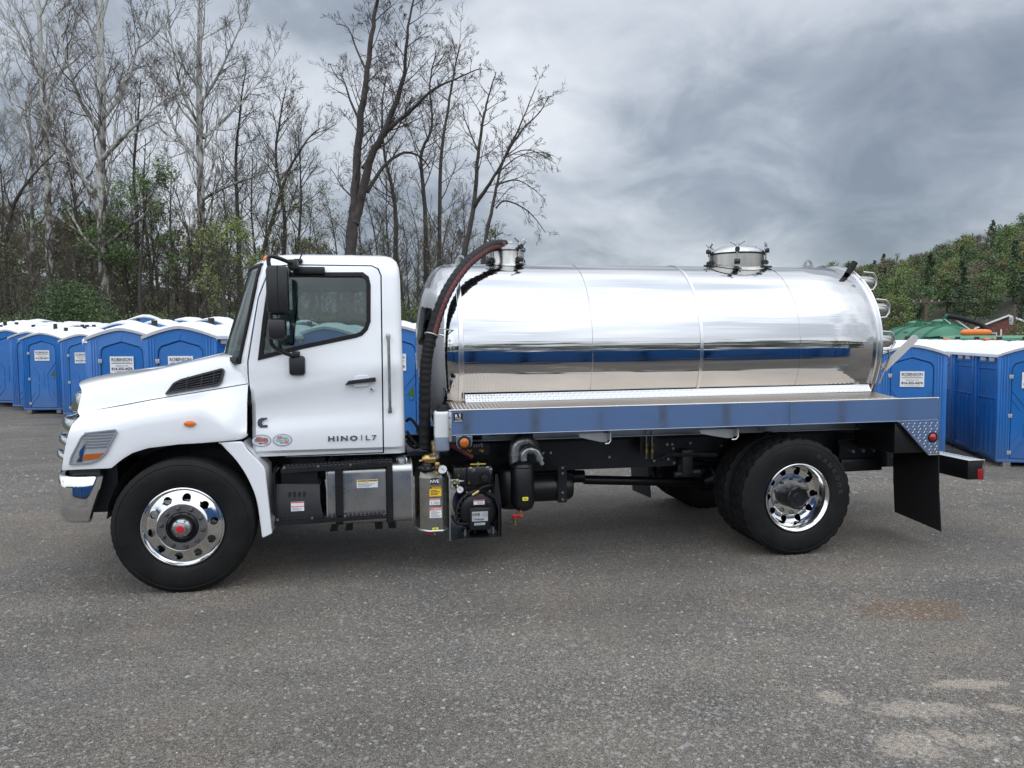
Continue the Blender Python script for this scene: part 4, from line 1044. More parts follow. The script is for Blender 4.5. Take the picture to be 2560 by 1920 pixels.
MB().box(2.09, 6.06, -1.19, -0.70, 1.158, 1.164).box(2.09, 6.06, 0.70, 1.19, 1.158, 1.164).build('deck_underside', 'black_paint', truck)
m = MB(); m.box(2.056, 2.128, -1.2275, -1.2245, 1.256, 1.327); m.cur = 1
m.mesh(text_me('R', 0.034, -1.2285, 2.066, 1.292, 0.0006, bold=0.0012)).mesh(text_me('V', 0.024, -1.2285, 2.097, 1.305, 0.0006, bold=0.001)).mesh(text_me('T', 0.024, -1.2285, 2.099, 1.288, 0.0006, bold=0.001))
m.mesh(text_me('Robinson', 0.0115, -1.2285, 2.092, 1.279, 0.0006, 'CENTER')).mesh(text_me('Vacuum Tanks', 0.0095, -1.2285, 2.092, 1.269, 0.0006, 'CENTER')); m.box(2.060, 2.124, -1.229, -1.2276, 1.260, 1.2635)
m.build('maker_label', ['label_black', 'label_white'], truck, None)
# amber lamp below the rail
ab = MB().mesh(plate_me(round_poly([(2.070, 1.140), (2.205, 1.140), (2.198, 1.062), (2.165, 1.040), (2.095, 1.040), (2.075, 1.07)], 0.015), [], -1.225, -1.218, 0.001)).build('lamp_bracket', 'mirror_rail', truck, None)
MB().lathe([(0.040, -1.226), (0.043, -1.238), (0.052, -1.236), (0.055, -1.225)], (2.138, 0, 1.088), n=26).build('lamp_grommet', 'black_rubber', ab)
MB().lathe([(0.0, -1.247), (0.02, -1.246), (0.034, -1.240), (0.041, -1.230)], (2.138, 0, 1.088), n=26).build('marker_lamp', 'amber_dark', ab)
# mud flaps, rear bumper, tow bracket
for s in (-1, 1):
    a, b = -1.20, -0.60
    f = MB().loft([[(6.428, a, 0.862), (6.428, b, 0.905)], [(6.442, a, 0.5), (6.440, b, 0.5)], [(6.475, a, 0.135), (6.465, b, 0.175)]])
    f.loft([[(6.438, a, 0.862), (6.438, b, 0.905)], [(6.452, a, 0.5), (6.450, b, 0.5)], [(6.485, a, 0.135), (6.475, b, 0.175)]])
    f.tube([(6.433, a, 0.862), (6.447, a, 0.5), (6.48, a, 0.135)], 0.006, 4)
    o = f.build('mud_flap', 'flap_rubber', truck)
    if s > 0: o.scale.y = -1; o.location.x = -2.12; o.location.y = -0.10
MB().box(6.30, 6.44, -1.16, 1.16, 0.86, 0.93).box(6.34, 6.42, -1.19, -0.55, 0.83, 0.86).build('tail_beam', 'black_paint', truck)
rb = MB().cbox(6.90, 7.06, -1.02, 1.02, 0.555, 0.735, 0.008).box(6.35, 6.92, -0.46, -0.40, 0.60, 0.70).box(6.35, 6.92, 0.40, 0.46, 0.60, 0.70).build('rear_bumper', 'black_paint', truck)
uv_plane(MB().cbox(6.893, 7.065, -1.025, 1.025, 0.736, 0.742, 0.002).build('bumper_tread', 'tread_plate_bright', rb), lambda c: c.x, lambda c: c.y)
MB().tube([(7.068, -1.026, 0.55), (7.068, -1.026, 0.741), (6.892, -1.026, 0.741)], 0.005, 5).build('bumper_edge', 'stainless', rb)
MB().cbox(7.002, 7.062, -1.026, -1.021, 0.553, 0.655, 0.002).build('reflector', 'red_reflector', rb)
MB().cbox(5.86, 6.30, -0.62, -0.55, 0.60, 0.72, 0.006).box(5.86, 6.40, -0.56, -0.52, 0.62, 0.90).build('tow_bracket', 'black_paint', truck)
for x in (5.97, 6.08, 6.19):
    MB().cyl((x, -0.645, 0.80), (x, -0.56, 0.80), 0.018, 6).build('bracket_bolt', 'steel_bolt', truck)
MB().box(5.86, 6.3, -0.585, -0.555, 0.72, 0.86).build('bracket_web', 'black_paint', truck)
MB().tube([(6.14, -0.70, 0.92), (6.20, -0.70, 0.86), (6.235, -0.70, 0.81)], 0.008, 5).build('loom_tail', 'label_white', truck)
MB().tube([(6.035, -0.9, 1.13), (6.035, -0.9, 1.06), (6.025, -0.9, 1.035), (6.06, -0.9, 1.030)], 0.005, 5).build('hose_hook', 'label_white', truck)

# ---- tank
TR, TZ, TX0, TX1 = 0.80, 1.815, 2.19, 6.10
prof = []
for k in range(15):
    t = PI / 2 * k / 14; prof.append((TR * 0.985 * math.sin(t) ** 0.9 if k else 0.0, TX0 - 0.10 - 0.27 * math.cos(t)))
prof += [(TR - 0.002, TX0 - 0.05)]
for k in range(9): prof.append((TR, TX0 + 0.01 + (TX1 - TX0 - 0.02) * k / 8))
prof += [(TR - 0.008, TX1)]
for k in range(13):
    t = PI / 2 * (1 - k / 12); prof.append((TR * 0.975 * math.sin(t) ** 0.9 if k < 12 else 0.0, TX1 + 0.01 + 0.24 * math.cos(t)))
tank = MB().lathe(prof, (0, 0, TZ), 'x', 144).build('tank', 'polished_aluminium', truck, 50)
def band(x, w, h, name, m='satin_aluminium'):
    return MB().lathe([(TR - 0.002, x - w / 2), (TR + h, x - w / 2 + 0.003), (TR + h, x + w / 2 - 0.003), (TR - 0.002, x + w / 2)], (0, 0, TZ), 'x', 120).build(name, m, tank)
band(4.335, 0.034, 0.007, 'stiffener_band'); 
MB().lathe([(TR + 0.0015, 3.318), (TR + 0.0035, 3.321), (TR + 0.0015, 3.324)], (0, 0, TZ), 'x', 120).build('weld_seam', 'polished_aluminium', tank)
MB().lathe([(TR + 0.0015, 5.298), (TR + 0.0035, 5.301), (TR + 0.0015, 5.304)], (0, 0, TZ), 'x', 120).build('weld_seam', 'polished_aluminium', tank)
MB().lathe([(TR - 0.004, TX0 - 0.045), (TR + 0.0015, TX0 - 0.04), (TR + 0.003, TX0 - 0.01), (TR, TX0)], (0, 0, TZ), 'x', 120).build('head_flange', 'satin_aluminium', tank)
MB().lathe([(TR, TX1 - 0.025), (TR + 0.014, TX1 - 0.018), (TR + 0.016, TX1 + 0.012), (TR + 0.012, TX1 + 0.018), (TR + 0.018, TX1 + 0.022), (TR + 0.018, TX1 + 0.035), (TR - 0.02, TX1 + 0.045)], (0, 0, TZ), 'x', 120).build('rear_ring', 'satin_aluminium', tank)
for x in (2.258, 5.857):
    me = plate_me([(x - 0.066, TZ + TR - 0.012), (x - 0.045, TZ + TR + 0.045), (x - 0.022, TZ + TR + 0.082), (x, TZ + TR + 0.09), (x + 0.022, TZ + TR + 0.082), (x + 0.045, TZ + TR + 0.045), (x + 0.066, TZ + TR - 0.012)], [circle(x, TZ + TR + 0.045, 0.022, 16)], -0.009, 0.009, 0.002)
    link('lifting_lug', me, 'galvanised', tank)
# hatches
def hatch(x, y0, rad, ztop, lid, clamps):
    h = MB(); rows = []
    n = 56
    for zz in (0, 1, 2, 3):
        row = []
        for k in range(n):
            t = 2 * PI * k / n; X, Y = x + rad * math.cos(t), y0 + rad * math.sin(t); zb = TZ + math.sqrt(max(0, (TR + 0.001) ** 2 - Y * Y)) - 0.006
            rr = 1.10 if zz == 0 else 1.0
            X2, Y2 = x + rad * rr * math.cos(t), y0 + rad * rr * math.sin(t)
            if zz == 0: row.append((X2, Y2, TZ + math.sqrt(max(0, (TR + 0.003) ** 2 - Y2 * Y2))))
            elif zz == 1: row.append((X, Y, zb + 0.03))
            elif zz == 2: row.append((X, Y, ztop))
            else: row.append((x + (rad - 0.02) * math.cos(t), y0 + (rad - 0.02) * math.sin(t), ztop))
        rows.append(row)
    h.loft(rows, close=True)
    h = h.build('hatch', 'stainless_dark', truck, 40)
    if lid:
        MB().lathe([(0.0, 0.098), (rad * 0.3, 0.094), (rad * 0.6, 0.078), (rad * 0.85, 0.052), (rad * 0.99, 0.030), (rad * 1.03, 0.022), (rad * 1.04, 0.004), (rad * 0.98, 0.0)], (x, y0, ztop), 'z', 56).build('hatch_lid', 'satin_aluminium', h)
    MB().lathe([(rad * 0.97, -0.012), (rad * 1.035, -0.010), (rad * 1.035, 0.0), (rad * 0.97, 0.002)], (x, y0, ztop), 'z', 56).build('lid_gasket', 'black_rubber', h)
    for a in clamps:
        t = R(a); ux, uy = math.cos(t), math.sin(t); cx, cy = x + (rad + 0.02) * ux, y0 + (rad + 0.02) * uy
        c = MB(); top = ztop + 0.045
        c.cyl((cx, cy, ztop - 0.10), (cx, cy, top + 0.04), 0.009, 8); c.cyl((cx, cy, top - 0.01), (cx, cy, top + 0.035), 0.018, 10, 0.012)
        for s in (-1, 1): c.cyl((cx, cy, top + 0.015), (cx - uy * s * 0.075 * 0.9, cy + ux * s * 0.075, top + 0.058), 0.0085, 8)
        c.build('clamp_handle', 'galvanised', h)
        d = MB(); d.cyl((cx - ux * .005, cy - uy * .005, top - 0.02), (cx + ux * .03, cy + uy * .03, top - 0.02), 0.024, 10).build('clamp_nut', 'dark_steel', h)
        MB().cyl((cx - uy * .028, cy + ux * .028, ztop - 0.09), (cx + uy * .028, cy - ux * .028, ztop - 0.09), 0.024, 10).build('clamp_lug', 'dark_steel', h)
        e = MB(); fx, fy = x + rad * 1.13 * ux, y0 + rad * 1.13 * uy; zf = TZ + math.sqrt(max(0.01, (TR + 0.006) ** 2 - fy * fy))
        e.tube([(fx - ux * .03, fy - uy * .03, zf + .012), (fx + ux * .045, fy + uy * .045, zf + 0.004)], 0.011, 6).tube([(fx - uy * .04, fy + ux * .04, zf + .006), (fx + uy * .04, fy - ux * .04, zf + .006)], 0.008, 6)
        e.build('clamp_foot', 'dark_steel', h)
    return h
hatch(5.06, 0.0, 0.268, TZ + TR + 0.125, True, (-115, -40, 35, 110, 180))
h1 = hatch(2.700, -0.05, 0.158, TZ + TR + 0.125, False, (-60, 30, 120, 195))
MB().lathe([(0.0, 0.075), (0.07, 0.07), (0.12, 0.045), (0.160, 0.02), (0.163, 0.0)], (2.70, -0.05, TZ + TR + 0.125), 'z', 40).tube(smooth_path([(2.74, -0.05, 2.78), (2.69, -0.055, 2.772), (2.60, -0.08, 2.755), (2.555, -0.09, 2.745)], 4), [0.066] * 13, 16).build('hatch_elbow', 'galvanised', h1)
# the suction hose from the hatch down beside the tank to the pump
hose_px = [(1062.5, 1120, -0.96), (1062.0, 1000, -0.97), (1066, 905, -0.96), (1081, 830, -0.93), (1114.7, 735.4, -0.84), (1162, 664.6, -0.62), (1206, 627.5, -0.38), (1234, 614.0, -0.20), (1257, 613.0, -0.11), (1262, 613.2, -0.095)]
hp = [at(px, py, y) for px, py, y in hose_px]
path = smooth_path(hp, 20); rr = []
for i in range(len(path)): rr.append(0.053 + (0.0022 if (i % 2) else -0.0012))
fine = smooth_path(hp, 24); rr = [0.0480 + (0.0020 if i % 4 < 2 else -0.0016) for i in range(len(fine))]
hose = MB().tube(fine, rr, 22).build('suction_hose', 'black_rubber', truck, 60)
sp_ = MB(); seg = fine[int(len(fine) * 0.33):int(len(fine) * 0.885)]
rows = []
for i, p in enumerate(seg):
    d = (seg[min(i + 1, len(seg) - 1)] - seg[max(i - 1, 0)]).normalized(); to = (CAM - p).normalized(); to = (to - d * to.dot(d)).normalized()
    u = d.cross(to); 
    if u.x < 0: u = -u
    r_ = 0.0503 + (0.0012 if i % 4 < 2 else -0.0012); row = []
    for a in (4, 14, 24, 34, 42): row.append(p + (to * math.cos(R(a)) + u * math.sin(R(a))) * r_)
    rows.append(row)
sp_.loft(rows).build('hose_stripe', 'red_stripe', hose, None)
k0 = min(range(len(fine)), key=lambda i: (fine[i] - at(1081, 836, -0.93)).length); p = fine[k0]; d = (fine[k0 + 1] - fine[k0 - 1]).normalized(); u = d.cross(Vector((0, 1, 0))).normalized(); w = d.cross(u)
hc = MB().tube([p + (u * math.cos(t) + w * math.sin(t)) * 0.058 for t in [2 * PI * q / 24 for q in range(25)]], 0.006, 6)
q0 = p + Vector((0.06, -0.05, 0.0)); hc.tube([q0, q0 + Vector((0.04, -0.01, -0.01))], 0.007, 6).tube([q0 + Vector((0.03, 0, 0.03)), q0 + Vector((0.03, 0, -0.03))], 0.006, 6).tube([p + Vector((0.05, 0, 0.05)), p + Vector((0.10, 0.05, 0.045)), p + Vector((0.24, 0.22, 0.035))], 0.006, 6)
hc.build('hose_clamp', 'stainless', hose)
pe = fine[-1]; MB().lathe([(0.054, -0.012), (0.058, -0.010), (0.058, 0.010), (0.054, 0.012)], (2.545, pe.y, pe.z), 'x', 24).build('hose_clamp', 'stainless', hose)
# rear fittings of the tank: sight glasses, level arm, top rod
for z, y in ((2.165, -0.66), (1.86, -0.74), (2.44, -0.46)):
    xg = TX1 + 0.10; s = MB().lathe([(0.0, 0.11), (0.045, 0.105), (0.058, 0.085), (0.060, -0.06)], (xg, y + 0.06, z), 'x', 20).build('sight_glass', 'stainless', tank)
    g2 = MB().tube([(xg - 0.04, y + 0.0, z - 0.085), (xg + 0.07, y, z - 0.075), (xg + 0.105, y, z - 0.03), (xg + 0.105, y, z + 0.04), (xg + 0.07, y, z + 0.085), (xg - 0.04, y, z + 0.095)], 0.011, 8).build('glass_guard', 'stainless', tank)
    MB().cyl((xg + 0.10, y + 0.10, z - 0.02), (xg + 0.2, y + 0.10, z - 0.015), 0.007, 6).cbox(xg + 0.14, xg + 0.185, y + 0.085, y + 0.115, z - 0.035, z + 0.005, 0.006).build('gauge_valve', 'black_plastic', tank)
MB().tube([(TX1 + 0.13, -0.76, 1.775), (TX1 + 0.145, -0.76, 1.71), (TX1 + 0.10, -0.75, 1.58), (TX1 + 0.06, -0.74, 1.46)], 0.009, 8).build('guard_brace', 'stainless', tank)
la = MB(); A, B = at(2206, 922, -0.72), at(2285, 846, -0.72); d = (B - A).normalized(); u = Vector((-d.z, 0, d.x))
pts = [A - u * 0.036, A + u * 0.036, B + u * 0.036, B + d * 0.032 + u * 0.018, B + d * 0.032 - u * 0.018, B - u * 0.036]
la.prism(round_poly([(p.x, p.z) for p in pts], 0.018), -0.735, -0.720)
la.tube([A + Vector((-0.12, 0.02, -0.01)), A], 0.012, 6)
la.build('level_arm', 'pale_alloy', tank)
A, B = at(2127, 672, -0.35), at(2137, 656, -0.35)
MB().tube([A - (B - A) * 0.8, B], 0.032, 8).build('top_stop', 'black_rubber', tank)
# ---- steps, battery box, fuel tank below the cab
def step(x0, x1, z0, z1, zt, zb, parent=truck):
    m = MB(); m.loft([[(x0, -1.16, z0), (x1, -1.16, z1)], [(x0, -1.16, z0 - zb), (x1, -1.16, z1 - zb)], [(x0, -1.15, z0 - zb), (x1, -1.15, z1 - zb)], [(x0, -1.15, z0), (x1, -1.15, z1)]], close=False)
    m.loft([[(x0, -1.16, z0), (x1, -1.16, z1)], [(x0, -0.98, z0 + zt), (x1, -0.98, z1 + zt)]])
    s = m.build('step', 'black_paint', parent)
    t = MB(); n = 26
    for k in range(n):
        x = x0 + 0.03 + (x1 - x0 - 0.06) * k / (n - 1)
        for q in (0, 1):
            y = -1.13 + q * 0.07; t.lathe([(0.006, 0.0), (0.013, 0.002), (0.013, 0.006), (0.007, 0.010)], (x + q * 0.015, y, z0 + (z1 - z0) * k / n + zt * (y + 1.16) / 0.18), 'z', 8)
    t = t.build('step_grip', 'dark_steel', s); t['kind'] = 'stuff'
    for k in (0.03, 0.33, 0.62, 0.97):
        MB().cyl((x0 + (x1 - x0) * k, -1.15, z0 + 0.004), (x0 + (x1 - x0) * k, -1.15, z0 + 0.022), 0.011, 8).build('step_bolt', 'steel_bolt', s)
    return s
step(0.72, 1.57, 0.915, 0.938, 0.012, 0.030)
s2 = step(0.66, 1.525, 0.510, 0.528, 0.012, 0.036)
for q in ((1.125, 1.185, -1.155, -1.145, 0.53, 0.93), (1.53, 1.568, -1.165, -1.14, 0.46, 0.94), (0.665, 0.672, -1.15, -0.9, 0.50, 0.92)): MB().box(*q).build('step_hanger', 'black_paint', truck)
bb = MB().loft([[(0.668, -1.06, 0.785), (1.0, -1.06, 0.772)], [(0.666, -1.11, 0.655), (1.006, -1.11, 0.645)], [(0.666, -1.11, 0.51), (1.03, -1.11, 0.50)], [(0.666, -0.6, 0.51), (1.03, -0.6, 0.50)], [(0.668, -0.6, 0.785), (1.0, -0.6, 0.772)]], close=False)
bb.box(0.70, 0.98, -1.0, -0.62, 0.70, 0.86); bb = bb.build('battery_box', 'black_plastic', truck, 25)
for k in range(4):
    MB().box(0.765 + k * 0.037, 0.780 + k * 0.037, -1.103, -1.083, 0.685, 0.72).build('box_slot', 'label_black', bb)
label('warning_label', 0.783, 0.882, 0.574, 0.648, -1.111, 'label_white', [(0, 0.14, 'label_red'), (0.46, 0.56, 'label_red')], (), bb, (0.6, 0.95, 3, 0.08))
MB().cbox(0.735, 0.80, -0.95, -0.85, 0.84, 0.90, 0.01).box(0.75, 1.02, -0.72, -0.68, 0.76, 0.93).build('air_valve', 'dark_steel', truck)
MB().tube(smooth_path([(0.70, -1.1, 0.92), (0.665, -1.12, 0.87), (0.652, -1.12, 0.75), (0.655, -1.12, 0.55)], 5), 0.009, 6).build('air_line', 'black_rubber', truck)
# fuel tank
ft = MB(); P = round_poly([(-1.10, 0.44), (-1.10, 0.91), (-0.55, 0.91), (-0.55, 0.44)], 0.06, 6)
ft.loft([[(x, y, z) for y, z in P] for x in (1.053, 1.06, 1.725, 1.732)], cap=True, close=True); ft = ft.build('fuel_tank', 'stainless', truck, 50)
for x in (1.06, 1.726): MB().tube([(x, y, z) for y, z in P] + [(x, *P[0])], 0.007, 5).build('tank_weld', 'grey_aluminium', ft)
for x in (1.150, 1.545): MB().loft([[(x + dx, y - (0.004 if z < 2 else 0), z) for y, z in [(p[0] * 1.004, (p[1] - 0.675) * 1.02 + 0.675) for p in P]] for dx in (-0.028, 0.028)], close=True).build('tank_strap', 'black_paint', ft)
MB().lathe([(0.0, 0.052), (0.02, 0.05), (0.036, 0.044), (0.040, 0.02), (0.042, 0.0)], (1.645, -1.03, 0.905), 'z', 20).build('fuel_cap', 'galvanised', ft)
MB().cbox(1.60, 1.70, -0.99, -0.90, 0.905, 0.95, 0.02).build('filler_neck', 'chrome', ft)
label('caution_label', 1.290, 1.455, 0.735, 0.800, -1.1045, 'label_white', [(0, 0.26, 'label_yellow')], [('CAUTION / ATTENTION', 0.0135, 1.375, 0.786, 'print_dark')], ft, (0.32, 0.95, 4, 0.06))
for x in (1.09, 1.20, 1.42, 1.52): MB().loft([[(x, -1.0, 0.45), (x + 0.05, -1.0, 0.45)], [(x - 0.005 + (x - 1.3) * 0.1, -0.98, 0.365), (x + 0.055 + (x - 1.3) * 0.1, -0.98, 0.365)], [(x - 0.005 + (x - 1.3) * 0.1, -0.6, 0.365), (x + 0.055 + (x - 1.3) * 0.1, -0.6, 0.365)]]).build('tank_bracket', 'black_paint', truck)
# fluid reservoir on the front of the deck
rs = MB(); rs.loft([[(x, y, 1.022 - 0.008 * abs((x - 1.967) / 0.06)) for x, y in pl] if z < 1.0 else [(x, y, z) for x, y in pl] for pl in [round_poly([(1.909, -1.19), (2.026, -1.19), (2.026, -1.04), (1.909, -1.04)], 0.025)] for z in (0.9, 1.035, 1.135)], cap=False, close=True)
rs.loft([[(x * 0.6 + 1.967 * 0.4, y * 0.6 - 1.115 * 0.4, 1.010) for x, y in round_poly([(1.909, -1.19), (2.026, -1.19), (2.026, -1.04), (1.909, -1.04)], 0.025)], [(x, y, 1.026) for x, y in round_poly([(1.909, -1.19), (2.026, -1.19), (2.026, -1.04), (1.909, -1.04)], 0.025)]], cap=True, close=True)
pl = round_poly([(1.909, -1.19), (2.026, -1.19), (2.026, -1.04), (1.909, -1.04)], 0.025)
rs = MB().loft([[(1.967 + (x - 1.967) * k, -1.115 + (y + 1.115) * k, z) for x, y in pl] for z, k in ((1.012, 0.6), (1.022, 0.93), (1.032, 1.0), (1.128, 1.0))], cap=True, close=True).build('reservoir', 'fluid_plastic', truck, 50)
MB().loft([[(1.967 + (x - 1.967) * k, -1.115 + (y + 1.115) * k, z) for x, y in pl] for z, k in ((1.130, 1.0), (1.31, 1.0), (1.325, 0.97), (1.333, 0.85))], cap=True, close=True).build('reservoir_upper', 'milky_plastic', rs, 50)
MB().lathe([(0.0, 0.052), (0.03, 0.05), (0.04, 0.035), (0.045, 0.0), (0.05, -0.01)], (1.975, -1.115, 1.335), 'z', 12).tube([(1.99, -1.11, 1.37), (2.03, -1.10, 1.36), (2.045, -1.10, 1.33)], 0.014, 6).build('reservoir_cap', 'black_rubber', rs)
MB().cbox(2.018, 2.040, -1.225, -1.00, 1.10, 1.335, 0.003).build('reservoir_bracket', 'grey_aluminium', truck)
for z in (1.29, 1.20): MB().cyl((2.024, -1.232, z), (2.024, -1.22, z), 0.007, 8).build('bracket_screw', 'dark_nut', truck)
# oil catch box
pl = [(1.755, -0.86), (1.755, -1.00), (1.785, -1.11), (1.858, -1.165), (1.965, -1.165), (2.012, -1.115), (2.018, -0.86)]
cb = MB().loft([[(x, y, z) for x, y in pl] for z in (0.372, 0.80)], cap=True, close=True); cb.loft([[(x, y, 0.80) for x, y in pl], [(1.89 + (x - 1.89) * 0.86, -0.95 + (y + 0.95) * 0.6, 0.855) for x, y in pl]], cap=True, close=True)
cb = cb.build('oil_catch_box', 'stainless_dark', truck, 20)
for z in (0.372,): MB().tube([(x, y, z) for x, y in pl], 0.009, 6).build('box_rim', 'grey_aluminium', cb)
MB().box(2.018, 2.024, -1.17, -0.86, 0.285, 0.835).tube([(2.021, -1.172, 0.286), (2.021, -1.172, 0.80), (2.005, -1.15, 0.845), (1.97, -1.08, 0.86)], 0.006, 5).build('side_plate', 'galvanised', cb)
yl = -1.167
label('maker_label', 1.868, 1.936, 0.752, 0.801, yl, 'label_black', (), [('NVE', 0.038, 1.902, 0.763, 'label_white')], cb)
label('caution_label', 1.860, 1.955, 0.655, 0.737, yl, 'label_yellow', [(0, 0.25, 'print_dark')], [('CAUTION', 0.016, 1.913, 0.719, 'label_yellow')], cb, (0.35, 0.9, 4, 0.1), 'print_dark')
label('warning_label', 1.860, 1.945, 0.585, 0.634, yl, 'label_white', [(0, 0.24, 'label_orange')], [('!', 0.03, 1.877, 0.590, 'print_dark')], cb, (0.4, 0.9, 3, 0.4))
label('attention_label', 1.860, 1.956, 0.480, 0.564, yl, 'label_white', [(0, 0.27, 'label_red')], [('ATTENTION', 0.0145, 1.912, 0.546, 'label_white')], cb, (0.34, 0.95, 6, 0.1))
label('drain_label', 1.880, 1.928, 0.376, 0.400, yl, 'label_lime', (), (), cb, (0.2, 0.8, 2, 0.2), 'print_dark')
def valve(x, y, z, parent, flip=1, handle='red_plastic'):
    v = MB().cyl((x, y, z + 0.06), (x, y, z - 0.015), 0.014, 10).cyl((x, y, z + 0.035), (x, y, z + 0.012), 0.019, 6).build('drain_valve', 'brass', truck)
    MB().cbox(x - 0.075 * flip if flip > 0 else x, x if flip > 0 else x + 0.075, y - 0.024, y - 0.016, z - 0.005, z + 0.012, 0.004).build('valve_handle', handle, v)
    MB().cyl((x, y - 0.03, z + 0.003), (x, y - 0.01, z + 0.003), 0.010, 6).build('valve_nut', 'steel_bolt', v)
valve(1.905, -1.05, 0.325, cb)
# plumbing on top of the catch box
MB().lathe([(0.0, 0.0), (0.075, 0.0), (0.075, 0.012), (0.05, 0.014), (0.048, 0.04), (0.0, 0.04)], (1.858, -1.03, 0.855), 'z', 24).build('pipe_flange', 'dark_steel', truck)
for k in range(8):
    t = 2 * PI * k / 8; MB().cyl((1.858 + 0.063 * math.cos(t), -1.03 + 0.063 * math.sin(t), 0.866), (1.858 + 0.063 * math.cos(t), -1.03 + 0.063 * math.sin(t), 0.878), 0.008, 6).build('flange_bolt', 'steel_bolt', truck)
MB().tube([(1.858, -1.03, 0.88), (1.858, -1.03, 0.925)], 0.036, 14).tube([(1.87, -1.03, 0.945), (1.94, -1.03, 0.955)], 0.034, 14).tube([(1.925, -1.03, 0.94), (1.927, -1.03, 1.0)], 0.033, 14).build('steel_tee', 'galvanised', truck)
MB().tube([(1.925, -1.03, 0.998), (1.918, -1.03, 1.012), (1.918, -1.03, 1.045), (1.915, -1.03, 1.05), (1.914, -1.03, 1.085)], [0.034, 0.034, 0.027, 0.033, 0.030], 8).build('brass_union', 'brass', truck)
MB().lathe([(0.0, -0.06), (0.018, -0.058), (0.03, -0.045), (0.040, -0.03), (0.042, 0.0), (0.036, 0.012), (0.036, 0.05)], (1.868, -1.07, 0.942), 'x', 12).tube([(1.81, -1.09, 0.935), (1.785, -1.10, 0.935)], 0.008, 6).build('relief_valve', 'brass', truck)
MB().tube([(1.932, -1.08, 0.862), (1.932, -1.08, 0.88), (1.932, -1.08, 0.905), (1.932, -1.08, 0.918)], [0.02, 0.026, 0.026, 0.022], 10).build('brass_fitting', 'brass', truck)
def gauge(x, y, z, r):
    g = MB().lathe([(0.0, 0.02), (r, 0.02), (r * 1.05, -0.004), (r * 0.95, -0.01), (r * 0.86, -0.006)], (x, y, z), n=28).build('gauge', 'chrome', truck)
    MB().lathe([(0.0, -0.0055), (r * 0.87, -0.0055)], (x, y, z), n=28).build('gauge_face', 'label_white', g)
    MB().tube([(x - r * .35, y - 0.008, z + r * .35), (x + r * 0.4, y - 0.008, z - r * .3)], r * 0.05, 4).build('gauge_needle', 'print_dark', g)
gauge(1.970, -1.15, 0.868, 0.036); gauge(2.112, -1.10, 0.688, 0.029)
# pump on its frame
pf = MB().box(2.024, 2.45, -1.12, -0.62, 0.283, 0.290).prism([(2.405, 0.80), (2.425, 0.80), (2.453, 0.56), (2.455, 0.285), (2.425, 0.285), (2.428, 0.50), (2.40, 0.60), (2.33, 0.64), (2.33, 0.66), (2.395, 0.64)], -1.10, -1.085).box(2.44, 2.447, -1.10, -0.62, 0.29, 0.56).build('pump_frame', 'black_paint', truck)
pb = MB().lathe([(0.0, -1.06), (0.10, -1.07), (0.15, -1.05), (0.175, -1.0), (0.18, -0.7), (0.0, -0.7)], (2.265, 0, 0.485), n=36)
pb.cbox(2.10, 2.40, -1.03, -0.70, 0.62, 0.79, 0.02).cbox(2.17, 2.39, -1.07, -0.75, 0.70, 0.87, 0.025).cbox(2.06, 2.2, -1.05, -0.75, 0.70, 0.86, 0.02)
pb.lathe([(0.0, -1.115), (0.03, -1.112), (0.036, -1.10), (0.038, -1.05)], (2.315, 0, 0.775), n=20)
pb.cbox(2.16, 2.40, -1.0, -0.68, 0.30, 0.40, 0.015).cbox(2.33, 2.37, -1.08, -1.0, 0.52, 0.58, 0.008)
pb = pb.build('vacuum_pump', 'black_paint', truck, 30)
for k in range(11):
    t = R(100 + k * 16); MB().cbox(-0.006, 0.006, -1.085, -1.0, 0.155, 0.182, 0.003).build('cooling_fin', 'black_paint', pb)
    f = [c for c in pb.children][-1]; f.location = (2.265, 0, 0.485); f.rotation_euler = (0, -(t - PI / 2), 0)
MB().lathe([(0.172, -1.075), (0.188, -1.072), (0.192, -1.05), (0.18, -1.045)], (2.265, 0, 0.485), n=40, arc=(R(95), R(200))).build('pump_guard', 'dark_steel', pb)
for x, z in ((2.14, 0.85), (2.22, 0.845), (2.105, 0.80), (2.19, 0.735), (2.105, 0.735), (2.17, 0.66), (2.36, 0.66)):
    MB().cyl((x, -1.085, z), (x, -1.04, z), 0.009, 6).build('pump_bolt', 'brass', pb)
for x, z in ((2.155, 0.315), (2.39, 0.32)):
    MB().cyl((x, -1.06, z - 0.02), (x, -1.06, z + 0.035), 0.011, 8).build('foot_bolt', 'galvanised', pb)
    MB().loft([[(x - 0.045, -1.09, 0.291), (x + 0.045, -1.09, 0.291)], [(x - 0.04, -1.04, 0.30), (x + 0.04, -1.04, 0.30)], [(2.2 if x < 2.3 else 2.32, -0.98, 0.37), (2.24 if x < 2.3 else 2.37, -0.98, 0.37)]]).build('pump_foot', 'dark_steel', pb)
np_ = MB().cbox(2.186, 2.352, -1.13, -1.10, 0.352, 0.535, 0.006).build('plate_holder', 'black_paint', truck)
label('name_plate', 2.205, 2.335, 0.425, 0.505, -1.131, 'label_grey', (), [('NVE', 0.032, 2.24, 0.470, 'print_dark'), ('Challenger', 0.021, 2.262, 0.436, 'print_navy')], np_, (0.1, 0.55, 4, 0.66))
label('serial_plate', 2.222, 2.312, 0.393, 0.412, -1.131, 'label_grey', (), (), np_, (0.2, 0.8, 2, 0.1))
label('warning_label', 2.225, 2.315, 0.552, 0.590, -1.085, 'label_white', [(0, 0.28, 'label_red')], (), pb, (0.4, 0.9, 3, 0.3))
MB().cbox(2.205, 2.335, -1.06, -1.04, 0.876, 0.888, 0.005).build('yellow_lever', 'yellow_paint', truck)
MB().box(2.26, 2.275, -1.055, -1.04, 0.84, 0.90).build('lever_stem', 'galvanised', truck)
